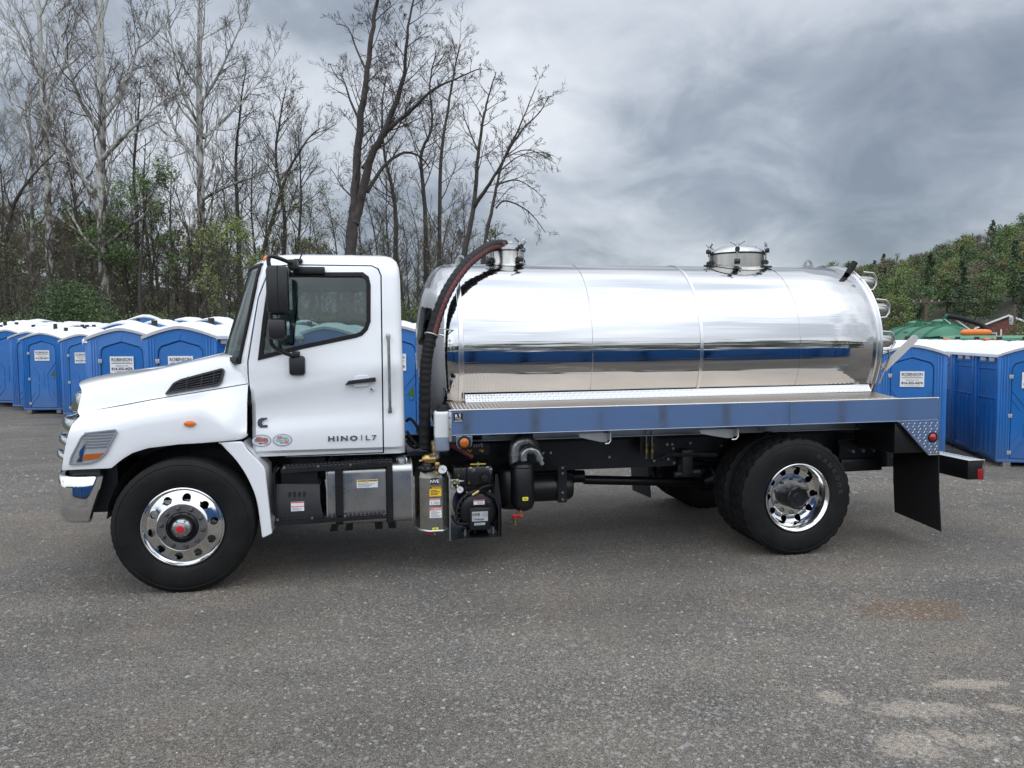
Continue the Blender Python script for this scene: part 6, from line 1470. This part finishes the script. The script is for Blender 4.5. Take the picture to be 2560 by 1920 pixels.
# ------------------------------------------------------------------ trees
class Tree:
    """Limbs as lists of (point, radius); grown outwards, then skinned as tubes."""
    def __init__(s, seed): s.rng = random.Random(seed); s.limb = []; s.twig = []; s.tips = []
    def add(s, pts, rad, twig=False): (s.twig if twig or max(rad) < 0.035 else s.limb).append((pts, rad))
    def rnd(s):
        g = s.rng; return Vector((g.gauss(0, 1), g.gauss(0, 1), g.gauss(0, 1))).normalized()
    def grow(s, p, d, ln, r, lev, droop=0.0, up=0.25, wig=0.22, dens=1.0):
        g = s.rng; n = max(3, int(ln / (0.55 if lev > 1 else 0.4))); n = min(n, 9)
        if lev <= 0: n = 3
        pts = [p.copy()]; rad = [r]; st = ln / n
        for k in range(n):
            d = (d + s.rnd() * wig + Vector((0, 0, up * 0.35 - droop * (k / n)))).normalized(); p = p + d * st
            pts.append(p.copy()); rad.append(max(0.0065, r * (1 - 0.72 * (k + 1) / n)))
        s.add(pts, rad)
        if lev <= 0: s.tips.append(pts[-1]); return
        m = max(2, int((3.6 if lev > 1 else 4.2) * dens + g.random()))
        for q in range(m):
            t = 0.28 + 0.70 * (q + g.random() * 0.8) / m; i = min(n - 1, int(t * n)); f = t * n - i
            f = min(1, max(0, f)); b = pts[i].lerp(pts[i + 1], f); dd = (pts[i + 1] - pts[i]).normalized()
            side = s.rnd(); side = (side - dd * side.dot(dd)).normalized(); a = R(g.uniform(28, 58))
            nd = (dd * math.cos(a) + side * math.sin(a)).normalized(); rr = max(0.0065, (r * (1 - 0.72 * t)) * g.uniform(0.5, 0.7))
            s.grow(b, nd, ln * g.uniform(0.38, 0.62) * (1.1 - 0.4 * t), rr, lev - 1, droop, up, wig, dens)
    def guided(s, pts, r0, r1, every, ln, lev, t0=0.25, droop=0.0, up=0.25, dens=1.0, flat=1.0):
        P = smooth_path(pts, 5); n = len(P); g = s.rng
        for i in range(1, n - 1): P[i] = P[i] + s.rnd() * r0 * 0.12
        rad = [r0 + (r1 - r0) * (i / (n - 1)) ** 0.8 for i in range(n)]; s.add(P, rad)
        L_ = sum((P[i + 1] - P[i]).length for i in range(n - 1)); m = max(1, int(L_ * (1 - t0) / every))
        for q in range(m + 1):
            t = min(0.999, t0 + (1 - t0) * (q + g.random() * 0.7) / (m + 0.7)); i = min(n - 2, int(t * (n - 1))); f = t * (n - 1) - i
            b = P[i].lerp(P[i + 1], f); dd = (P[i + 1] - P[i]).normalized(); side = s.rnd(); side.y *= flat; side = (side - dd * side.dot(dd)).normalized(); a = R(g.uniform(32, 62))
            nd = (dd * math.cos(a) + side * math.sin(a)).normalized(); l2 = ln * g.uniform(0.6, 1.15) * (1.0 - 0.45 * (t - t0) / (1 - t0 + 1e-6)); rr = min(rad[i] * 0.6, 0.014 * l2 + 0.006)
            s.grow(b, nd, l2, rr, lev, droop, up, 0.2, dens)
        s.tips.append(P[-1])
    @staticmethod
    def skin(limbs, name):
        V = []; F = []
        for pts, rad in limbs:
            n = 9 if max(rad) > 0.12 else 6 if max(rad) > 0.05 else 4 if max(rad) > 0.02 else 3; k0 = len(V); prev = None; m = len(pts)
            for i in range(m):
                d = pts[min(i + 1, m - 1)] - pts[max(i - 1, 0)]; d = d.normalized() if d.length > 1e-9 else Vector((0, 0, 1))
                if prev is None: u = d.orthogonal().normalized()
                else:
                    u = prev - d * prev.dot(d); u = u.normalized() if u.length > 1e-6 else d.orthogonal().normalized()
                prev = u; w = d.cross(u); r = rad[i]
                for k in range(n):
                    c, s_ = COS[n][k]; V.append((pts[i].x + (u.x * c + w.x * s_) * r, pts[i].y + (u.y * c + w.y * s_) * r, pts[i].z + (u.z * c + w.z * s_) * r))
            for i in range(m - 1):
                for k in range(n):
                    a = k0 + i * n + k; b = k0 + i * n + (k + 1) % n; F.append((a, b, b + n, a + n))
        me = bpy.data.meshes.new(name); me.from_pydata(V, [], F); return me
    def leaves(s, mb, n, size, spread=0.25):
        g = s.rng
        for _ in range(n):
            t = g.choice(s.tips) if s.tips else Vector((0, 0, 3)); leaf_quad(mb, t + s.rnd() * spread * g.random(), size * g.uniform(0.6, 1.3), g)
COS = {n: [(math.cos(2 * PI * k / n), math.sin(2 * PI * k / n)) for k in range(n)] for n in (3, 4, 6, 9)}
def leaf_quad(mb, p, s, g):
    a = Vector((g.gauss(0, 1), g.gauss(0, 1), g.gauss(0, 1))).normalized(); b = a.orthogonal().normalized(); c = a.cross(b); t = g.uniform(0, 2 * PI)
    u = (b * math.cos(t) + c * math.sin(t)) * s; v = (c * math.cos(t) - b * math.sin(t)) * s * 0.55
    k = len(mb.v); mb.v.extend([tuple(p - u), tuple(p + v), tuple(p + u), tuple(p - v)]); mb.f.append((k, k + 1, k + 2, k + 3)); mb.mi.append(mb.cur)
def tree_thing(name, T, bark, twigbark, loc, label, group=None, leaf=None, cat='tree'):
    r = empty(name, loc); tag(r, label, cat, group)
    off = Vector(loc)
    for lst in (T.limb, T.twig):
        for pts, rad in lst:
            for i in range(len(pts)): pts[i] = pts[i] - off
    T.tips = [t - off for t in T.tips]
    link('trunk', Tree.skin(T.limb, 'trunk'), bark, r, 60)
    tw = Tree.skin(T.twig, 'crown')
    if leaf:
        mb = MB(); T.leaves(mb, *leaf[1:]); n0 = len(tw.polygons)
        v = [tuple(x.co) for x in tw.vertices]; f = [tuple(p.vertices) for p in tw.polygons]; k = len(v)
        me = bpy.data.meshes.new('crown'); me.from_pydata(v + mb.v, [], f + [tuple(i + k for i in q) for q in mb.f])
        me.polygons.foreach_set('material_index', [0] * len(f) + [1] * len(mb.f)); o = link('crown', me, [twigbark, leaf[0]], r, None)
    else: o = link('crown', tw, twigbark, r, None)
    return r
def W(lst, D, jy=0.0):                                                # picture points at a distance, with some depth wander
    out = []
    for i, q in enumerate(lst): out.append(atd(q[0], q[1], D + (q[2] if len(q) > 2 else 0)))
    return out
mat('twig_dark', (0.040, 0.034, 0.030), 0.9); mat('twig_grey', (0.125, 0.116, 0.104), 0.9); mat('twig_brown', (0.085, 0.071, 0.058), 0.9); mat('twig_pale', (0.26, 0.25, 0.23), 0.9)
# four pale-barked sycamores
def sycamore(seed, line, D, r0, label, limbs, leaf=None, tw='twig_grey'):
    T = Tree(seed); P = W(line, D); T.guided(P, r0, r0 * 0.30, 0.62, 4.6, 2, 0.26, up=0.5, dens=1.55)
    for l in limbs: T.guided(W(l, D), r0 * 0.40, 0.02, 0.34, 2.4, 2, 0.12, up=0.4, dens=1.5)
    b = P[0]; tree_thing('sycamore_tree', T, 'sycamore_bark', tw, (b.x, b.y, b.z), label, 'tall sycamores at the yard edge', leaf)
sycamore(11, [(512, 850), (509, 760), (505, 620), (500, 400), (497, 200), (500, 20), (502, -170), (505, -330)], 40, 0.27, 'tall white barked sycamore standing left of the cab', [[(508, 345), (560, 300, 1), (640, 215, 2), (700, 120, 2.5)], [(502, 320), (455, 230, -1), (430, 110, -1.5), (415, -30, -2)], [(505, 500), (560, 470, -1), (640, 440, -2), (700, 420, -2)], [(500, 260), (545, 190, -1), (590, 90, -2), (640, -20, -2)], [(506, 420), (440, 330, 1.5), (395, 210, 2), (375, 90, 3)]], ('leaf_yellow', 250, 0.05, 0.2))
sycamore(12, [(266, 860), (262, 760), (256, 640), (252, 450), (254, 250), (250, 60), (248, -150), (250, -330)], 38, 0.33, 'tall brown barked sycamore second of the pale giants, dotted with seed balls', [[(252, 330), (200, 250, -1), (160, 120, -2), (125, -20, -2)], [(255, 300), (310, 220, 1), (350, 100, 2), (385, -30, 2)], [(258, 520), (200, 430, 1), (150, 330, 2), (95, 240, 2)], [(254, 400), (320, 330, -1.5), (385, 270, -2), (440, 225, -2)], [(256, 620), (330, 560, -1), (400, 510, -2)]], ('leaf_brown', 900, 0.06, 0.3), 'twig_brown')
sycamore(13, [(128, 800), (124, 640), (117, 430), (107, 240), (98, 60), (92, -120), (88, -300)], 43, 0.24, 'slim white barked sycamore third from the left edge', [[(115, 420), (60, 330, 1), (15, 220, 2), (-20, 100, 2)], [(108, 260), (160, 170, 1), (190, 60, 1), (205, -60, 1)], [(104, 200), (50, 100, -1), (15, -20, -1)]], None, 'twig_pale')
sycamore(14, [(84, 820), (81, 700), (80, 560), (78, 420), (74, 300), (70, 200)], 46, 0.17, 'thin pale sycamore nearest the left edge of the photo', [[(79, 480), (40, 400, 1), (5, 330, 1)], [(78, 400), (120, 320, -1), (150, 260, -1)]], None, 'twig_grey')
# the big dark locust behind the cab and the leaning trees right of it
T = Tree(21); D = 36
T.guided(W([(868, 800), (874, 690), (878.6, 609), (885.5, 504), (897, 343.6), (910.7, 229), (929, 91.6), (945, -20), (960, -120)], D), 0.36, 0.05, 0.45, 2.7, 3, 0.38, dens=1.35)
T.guided(W([(884, 560), (901.5, 499), (929, 389, -.5), (961, 330, -1), (993, 247, -1.4), (1011.5, 174, -1.6), (1020.6, 68.7, -2), (1045, -40, -2)], D), 0.27, 0.03, 0.45, 2.6, 3, 0.33, dens=1.35)
T.guided(W([(956, 340, -.8), (985, 310, -1.2), (1020.6, 284, -1.6), (1075.6, 229, -2.2), (1139.7, 197, -2.6), (1199, 172, -3)], D), 0.14, 0.02, 0.5, 1.9, 3, 0.15, dens=1.1)
T.guided(W([(906, 420, .3), (935, 380, .8), (975, 350, 1.2), (1005, 300, 1.4), (1030, 240, 1.8)], D), 0.08, 0.02, 0.6, 1.6, 2, 0.2)
T.guided(W([(918, 480, .5), (960, 415, 1), (1010, 382, 1.4), (1050, 392, 1.6), (1075, 420, 1.6)], D), 0.12, 0.03, 0.7, 1.6, 2, 0.3)
T.guided(W([(898, 300), (875, 250, .6), (862, 210, 1), (840, 190, 1.2), (825, 160, 1.4)], D), 0.07, 0.015, 0.5, 1.4, 2, 0.2)
T.guided(W([(917, 180), (890, 120, .6), (870, 70, .8), (840, 60, 1)], D), 0.06, 0.015, 0.5, 1.3, 2, 0.2)
tree_thing('locust_tree', T, 'bark_dark', 'twig_dark', tuple(atd(872, 800, D)), 'largest dark bare tree, forked trunk rising behind the cab roof')
T = Tree(22); D = 34
T.guided(W([(1150, 760), (1162.7, 632), (1185.6, 504), (1194.7, 389), (1208.5, 298), (1222, 240), (1240, 180)], D), 0.16, 0.02, 0.55, 1.9, 3, 0.35, droop=0.1)
T.guided(W([(1183, 520), (1210, 480, -.4), (1236, 440, -.8), (1277, 366, -1), (1309, 293, -1.4), (1341, 215, -1.6)], D), 0.11, 0.015, 0.5, 1.9, 3, 0.2, droop=0.15)
T.guided(W([(1236, 440, -.8), (1290, 395, .4), (1340, 380, 1), (1385, 390, 1.4)], D), 0.05, 0.012, 0.4, 1.2, 2, 0.1, droop=0.3)
T.guided(W([(1196, 380), (1175, 330, .6), (1160, 290, .8), (1156, 250, 1)], D), 0.05, 0.012, 0.45, 1.3, 2, 0.15)
T.guided(W([(1265, 385, -.9), (1310, 320, -2), (1350, 280, -2.4), (1372, 240, -2.8)], D), 0.05, 0.012, 0.4, 1.3, 2, 0.1, droop=0.2)
tree_thing('bare_tree', T, 'bark_dark', 'twig_dark', tuple(atd(1150, 760, D)), 'dark bare tree with spreading fan of twigs above the front hatch', 'dark bare trees beside the tank')
T = Tree(23); D = 33
T.guided(W([(1200, 740), (1213, 609), (1231, 518), (1247, 440), (1263, 390), (1285, 340)], D), 0.12, 0.02, 0.5, 1.5, 2, 0.35, droop=0.25)
T.guided(W([(1240, 520), (1263, 502, .4), (1309, 520, .6), (1341, 550, .8), (1364, 582, 1)], D), 0.05, 0.012, 0.35, 1.0, 2, 0.1, droop=0.5, up=0.0)
T.guided(W([(1246, 460), (1290, 450, -.5), (1330, 470, -.8), (1365, 500, -1)], D), 0.05, 0.012, 0.35, 1.1, 2, 0.1, droop=0.45, up=0.0)
T.guided(W([(1262, 395), (1310, 375, .5), (1350, 385, .8), (1390, 410, 1)], D), 0.04, 0.012, 0.35, 1.1, 2, 0.1, droop=0.4, up=0.05)
T.guided(W([(1215, 610), (1240, 590, -.5), (1258, 581, -.7)], D), 0.035, 0.02, 0.6, 0.8, 1, 0.3)
tree_thing('bare_tree', T, 'bark_dark', 'twig_dark', tuple(atd(1200, 740, D)), 'dark bare tree with drooping branches, rightmost of the tree line', 'dark bare trees beside the tank')
for sd_, line, D, r0, lb in ((24, [(1098, 720), (1098.5, 660), (1101, 412), (1117, 293), (1135, 183), (1150, 110)], 38, 0.15, 'straight dark trunk rising between cab and tank'), (25, [(1066, 720), (1062, 520), (1053, 390), (1080, 316), (1075, 210), (1090, 130)], 40, 0.15, 'crooked dark trunk just right of the cab roof'),
                             (26, [(985, 720), (990, 560), (980, 470), (960, 380), (955, 270), (965, 190)], 41, 0.16, 'dark crooked tree right of the big forked trunk'), (27, [(330, 780), (338, 700), (342, 560), (335, 430), (345, 300), (352, 200)], 45, 0.2, 'dark tree between the two tallest sycamores'),
                             (28, [(640, 760), (655, 640), (690, 520), (720, 430), (760, 360), (800, 320)], 42, 0.16, 'dark tree leaning right towards the cab'), (29, [(600, 760), (596, 600), (590, 420), (600, 280), (615, 170)], 44, 0.18, 'dark upright tree between white sycamore and cab'), (30, [(20, 760), (10, 620), (40, 500), (90, 430), (140, 380)], 40, 0.17, 'dark tree bending right at the left edge'), (31, [(700, 740), (712, 560), (690, 400), (700, 300), (715, 220)], 43, 0.15, 'dark slender tree close left of the cab roof'), (32, [(190, 780), (200, 620), (185, 500), (170, 400), (160, 300)], 47, 0.15, 'dark slender tree between the first and second sycamore')):
    T = Tree(sd_); T.guided(W(line, D), r0, 0.025, 0.40, 2.7, 2, 0.22, dens=1.5)
    tree_thing('bare_tree', T, 'bark_dark', 'twig_dark' if sd_ % 2 else 'twig_brown', tuple(W(line, D)[0]), lb, 'dark bare trees of the tree line', ('leaf_spring', 160, 0.06, 0.25) if sd_ in (29, 31) else None)
# thicket: shared saplings and mid-height trees behind
def wild(seed, h, r, n_limb, lev, leaf):
    T = Tree(seed); g = T.rng; P = [Vector((0, 0, -0.6)), Vector((g.uniform(-.2, .2), g.uniform(-.2, .2), h * .35)), Vector((g.uniform(-.5, .5), g.uniform(-.5, .5), h * .7)), Vector((g.uniform(-.9, .9), g.uniform(-.9, .9), h))]
    T.guided(P, r, 0.015, h / n_limb / 1.7, h * 0.24, lev, 0.18, up=0.45, dens=1.45)
    return T
protos = []
for i, (h, r, nl, lev, leaf, bark, tw) in enumerate(((11, .15, 15, 2, None, 'bark_brown', 'twig_brown'), (13, .17, 17, 2, None, 'bark_dark', 'twig_dark'), (10, .13, 15, 2, ('leaf_spring', 500, .07, .3), 'bark_brown', 'twig_brown'), (12, .15, 16, 2, ('leaf_olive', 350, .07, .3), 'bark_grey', 'twig_grey'), (7, .07, 15, 2, ('leaf_spring', 750, .05, .25), 'bark_dark', 'twig_dark'), (6, .055, 14, 2, None, 'bark_brown', 'twig_brown'), (8.5, .08, 15, 2, ('leaf_yellow', 200, .06, .25), 'bark_dark', 'twig_brown'))):
    T = wild(50 + i, h, r, nl, lev, leaf); protos.append((T, bark, tw, leaf))
made = {}
def wild_at(i, px, D, s, name, label, group):
    p = atd(px, 840, D); z = ground_z(p.x, p.y)
    if i not in made:
        T, bark, tw, leaf = protos[i]; o = tree_thing(name, T, bark, tw, (0, 0, 0), label, group, leaf); made[i] = o
    else:
        o = copy_tree(made[i]); o.name = name; tag(o, label, 'tree', group)
    o.location = (p.x, p.y, z); o.rotation_euler = (0, 0, rnd.uniform(0, 2 * PI)); o.scale = (s, s, s * rnd.uniform(0.9, 1.1))
rnd = random.Random(99)
def zone(px):
    return ('at the left edge of the photo' if px < 80 else 'left of the brown barked sycamore' if px < 250 else 'between the two tallest sycamores' if px < 500 else 'between white sycamore and windshield' if px < 650 else 'above the cab roof' if px < 880 else 'just right of the big forked tree' if px < 1020 else 'between the cab and the tank' if px < 1180 else 'above the front tank hatch')
for k in range(38):
    px = -60 + k * 33.5 + rnd.uniform(-9, 9); D = rnd.uniform(44, 66); hi = 1.0 - 0.25 * sstep(px, 900, 1250)
    wild_at(rnd.choice((0, 1, 1, 0, 2, 3)), px, D, rnd.uniform(0.85, 1.2) * hi * D / 52, 'thicket_tree', 'thin bare tree deep in the thicket ' + zone(px), 'thin trees of the thicket')
for k in range(56):
    px = -60 + k * 23.3 + rnd.uniform(-8, 8); D = rnd.uniform(37, 48)
    wild_at(rnd.choice((4, 5, 5, 4, 6)), px, D, rnd.uniform(0.75, 1.15), 'sapling', 'slender sapling along the thicket edge ' + zone(px), 'saplings along the thicket edge')
# bushes
def leaf_mass(seed, rx, ry, h, clumps, per, size, mats):
    g = random.Random(seed); mb = MB()
    for c in range(clumps):
        t = g.uniform(0, 2 * PI); q = g.random() ** 0.5; zz = g.random()
        prof_ = math.sqrt(max(0.05, 1 - (zz * 0.98) ** 2.2)); p0 = Vector((rx * q * math.cos(t) * prof_, ry * q * math.sin(t) * prof_, h * zz)); cs = g.uniform(0.14, 0.30) * (rx + ry + h) / 3; mb.cur = g.choices(range(len(mats)), [m[1] for m in mats])[0]
        for _ in range(per):
            d = Vector((g.gauss(0, 1), g.gauss(0, 1), g.gauss(0, 0.8))); leaf_quad(mb, p0 + d * cs * 0.55, size * g.uniform(0.5, 1.4), g)
    return mb
bush_protos = {}
def stems_mb(seed, h, r, n):
    g = random.Random(seed); m = MB()
    for _ in range(n):
        a = g.uniform(0, 2 * PI); e = Vector((math.cos(a) * r * g.random(), math.sin(a) * r * g.random(), h * g.uniform(.5, .95))); m.tube([Vector((0, 0, -.3)), e * 0.5 + Vector((0, 0, .1)), e], [.035, .02, .008], 4)
    return m
def bush(kind, loc, s, rz, label, group, name='bush'):
    if kind not in bush_protos:
        sd, rx, ry, h, cl, per, size, mats, bk = BUSH[kind]; o = empty(name)
        leaf_mass(sd, rx, ry, h, cl, per, size, mats).build('foliage', [m[0] for m in mats], o, None); stems_mb(sd, h, rx, 14).build('stem', bk, o, None); bush_protos[kind] = o
    else: o = copy_tree(bush_protos[kind]); o.name = name
    o.location = loc; o.scale = (s, s, s); o.rotation_euler = (0, 0, rz); tag(o, label, 'bush', group); return o
BUSH = {'green': (1, 1.7, 1.5, 2.2, 130, 52, 0.042, [('leaf_green', 5), ('leaf_dark', 2), ('leaf_spring', 4)], 'bark_brown'), 'olive': (2, 1.8, 1.6, 2.4, 95, 50, 0.042, [('leaf_olive', 5), ('leaf_brown', 4), ('leaf_green', 2)], 'bark_brown'), 'brown': (3, 1.9, 1.6, 2.0, 80, 42, 0.04, [('leaf_brown', 6), ('leaf_olive', 3)], 'bark_grey'),
        'ivy': (4, 2.1, 1.9, 3.6, 330, 70, 0.046, [('leaf_dark', 5), ('leaf_green', 5)], 'bark_brown')}
p = atd(178, 830, 31); bush('ivy', (p.x, p.y, ground_z(p.x, p.y) - 0.2), 1.0, 0.6, 'dark green ivy covered mound of a bush behind the left toilets', None, 'ivy_bush')
for k in range(48):
    px = -80 + k * 28.4 + rnd.uniform(-10, 10); D = rnd.uniform(31, 44); p = atd(px, 840, D)
    kd = rnd.choices(('green', 'olive', 'brown'), (5, 3, 3))[0]
    bush(kd, (p.x, p.y, ground_z(p.x, p.y) - 0.1), rnd.uniform(0.75, 1.25), rnd.uniform(0, 6), {'green': 'fresh green bush in the undergrowth ', 'olive': 'olive brown bush in the undergrowth ', 'brown': 'leafless brown brush in the undergrowth '}[kd] + zone(px), 'undergrowth bushes below the bare trees')
# the tree coming into leaf between the sycamores
T = Tree(77); T.guided(W([(352, 800), (350, 700), (356, 600), (362, 520), (370, 470)], 37), 0.12, 0.03, 0.55, 2.6, 2, 0.15, up=0.1)
T.guided(W([(350, 690), (310, 640, 1), (270, 600, 1)], 37), 0.06, 0.02, 0.6, 1.8, 2, 0.2, up=0.0)
tree_thing('maple_tree', T, 'bark_dark', 'twig_dark', tuple(atd(352, 800, 37)), 'small tree in fresh green leaf between the two tall sycamores', None, ('leaf_green', 6500, 0.058, 0.5))
T = Tree(78); T.guided(W([(565, 820), (560, 720), (570, 650), (580, 600)], 30), 0.08, 0.02, 0.5, 1.7, 2, 0.15, up=0.1)
tree_thing('maple_tree', T, 'bark_dark', 'twig_dark', tuple(atd(565, 820, 30)), 'small yellow green tree leafing out beside the windshield', None, ('leaf_spring', 2600, 0.05, 0.45))
# trees of the wooded hill
def hill_proto(seed, kind):
    o = empty('hill_tree'); g = random.Random(seed); h = 11.0; mb = MB(); tr = MB(); tr.tube([(0, 0, -1), (0.1, 0, h * .45), (0.0, 0.1, h * 0.85)], [0.22, 0.15, 0.05], 6)
    if kind == 'conifer':
        for k in range(120):
            t = k / 120; z = 1.5 + (h + 2 - 1.5) * t; rr = 2.9 * (1 - t) ** 0.65 * g.uniform(0.4, 1.15) + 0.15; a = g.uniform(0, 2 * PI); tip = Vector((math.cos(a) * rr, math.sin(a) * rr, z - 0.25 * rr)); root = Vector((0, 0, z + 0.1)); 
            for q in range(7): leaf_quad(mb, root.lerp(tip, g.uniform(0.2, 1)) + Vector((g.gauss(0, .12), g.gauss(0, .12), g.gauss(0, .06))), g.uniform(0.22, 0.42), g)
        mats = ['leaf_dark']
    elif kind == 'bare':
        T = Tree(seed); P = [Vector((0, 0, -1)), Vector((.2, 0, h * .4)), Vector((0, .3, h * .75)), Vector((-.3, 0, h))]; T.guided(P, 0.2, 0.04, 0.6, 3.6, 2, 0.25, up=0.4)
        for lst in (T.limb, T.twig):
            for i in range(len(lst)): lst[i] = (lst[i][0], [max(0.028, r) for r in lst[i][1]])
        link('trunk', Tree.skin(T.limb, 'trunk'), 'bark_grey', o, None); link('crown', Tree.skin(T.twig, 'crown'), 'twig_brown', o, None); return o
    else:
        cols = {'green': ['leaf_green', 'leaf_dark'], 'spring': ['leaf_spring', 'leaf_green'], 'olive': ['leaf_olive', 'leaf_brown'], 'yellow': ['leaf_yellow', 'leaf_olive'], 'brown': ['leaf_brown', 'leaf_olive']}[kind]; mats = cols
        for c in range(46):
            t = g.uniform(0, 2 * PI); zz = g.uniform(0.25, 1.0); pr = math.sin(PI * min(0.98, (zz - 0.15) / 0.9)) ** 0.7; q = g.random() ** 0.5 * 3.1 * pr; p0 = Vector((q * math.cos(t), q * math.sin(t), h * zz)); mb.cur = 0 if g.random() < 0.7 else 1
            for _ in range(48): leaf_quad(mb, p0 + Vector((g.gauss(0, .58), g.gauss(0, .58), g.gauss(0, .40))), g.uniform(0.12, 0.28), g)
            tr.tube([Vector((0, 0, h * .35)), p0], [0.07, 0.02], 3)
    tr.build('trunk', 'bark_brown', o, None); mb.build('crown', mats, o, None); return o
HK = ['conifer', 'green', 'spring', 'olive', 'yellow', 'brown', 'bare']
HP = {}
HL_ = {'conifer': 'dark conifer on the hill', 'green': 'full green tree on the hill', 'spring': 'bright green tree on the hill', 'olive': 'olive tree on the hill', 'yellow': 'yellow green tree on the hill', 'brown': 'brownish budding tree on the hill', 'bare': 'bare grey tree on the hill'}
def hill_tree(b, d, kind, s):
    v = (kind, rnd.randrange(2))
    if v not in HP: o = HP[v] = hill_proto(300 + len(HP), kind)
    else: o = copy_tree(HP[v])
    x, y = polar(b, d); o.location = (x, y, hill_z(b, d) + ground_z(x, y) - 0.4); o.scale = (s * rnd.uniform(0.9, 1.15), s * rnd.uniform(0.9, 1.15), s * rnd.uniform(0.85, 1.1)); o.rotation_euler = (0, 0, rnd.uniform(0, 6.28))
    tag(o, HL_[kind] + (' high on the skyline' if d > 370 else ' halfway up' if d > 290 else ' near its foot') + (', at the right edge' if b > 32 else ', above the green tanker' if b > 26.5 else ', close to the tank end' if b > 0 else ', far left behind the sycamores'), 'tree', 'trees on the wooded hill')
for k in range(285):
    u = k / 285; b = rnd.uniform(22.5, 39.5); dn = 185 + 60 * (1 - sstep(b, 23, 27)); d = dn + (425 - dn) * (u ** 0.75)
    top = sstep(d, 340, 415)
    kind = rnd.choices(HK, (1.3, 5 - 3 * top, 2.2 - 1.0 * top, 2.0, 1.0, 0.7 + 1.2 * top, 0.4 + 2.4 * top))[0]
    hill_tree(b, d, kind, rnd.uniform(0.95, 1.3) * (0.8 + 0.2 * sstep(b, 23, 27)))
for k in range(28):
    hill_tree(rnd.uniform(-37, -14), rnd.uniform(80, 125), rnd.choices(HK, (1, 3, 2, 3, 1, 3, 2))[0], rnd.uniform(0.7, 1.0))
p = atd(2575, 838, 66); bush('green', (p.x, p.y, -0.4), 1.5, 1.0, 'round green bush beside the brick house', None)
p = atd(2425, 845, 96); bush('brown', (p.x, p.y, -0.4), 2.0, 2.0, 'brown leafless shrub left of the brick house', None)
# the woods behind the yard, seen only as the dark band mirrored in the tank
g = random.Random(5); mb = MB()
for k in range(1300):
    x = g.uniform(-110, 110); y = -62 + g.uniform(-8, 8) ; hh = 8.2 + 2.2 * mathutils.noise.noise((x * 0.05, 1.0, 0.0)); p0 = Vector((x, y, g.uniform(-0.5, hh)))
    mb.cur = g.choice((0, 0, 1, 2))
    for _ in range(14): leaf_quad(mb, p0 + Vector((g.gauss(0, 1.2), g.gauss(0, 1.2), g.gauss(0, .7))), g.uniform(0.4, 0.9), g)
tag(mb.build('treeline', ['leaf_dark', 'leaf_green', 'leaf_olive'], None, None), kind='stuff')
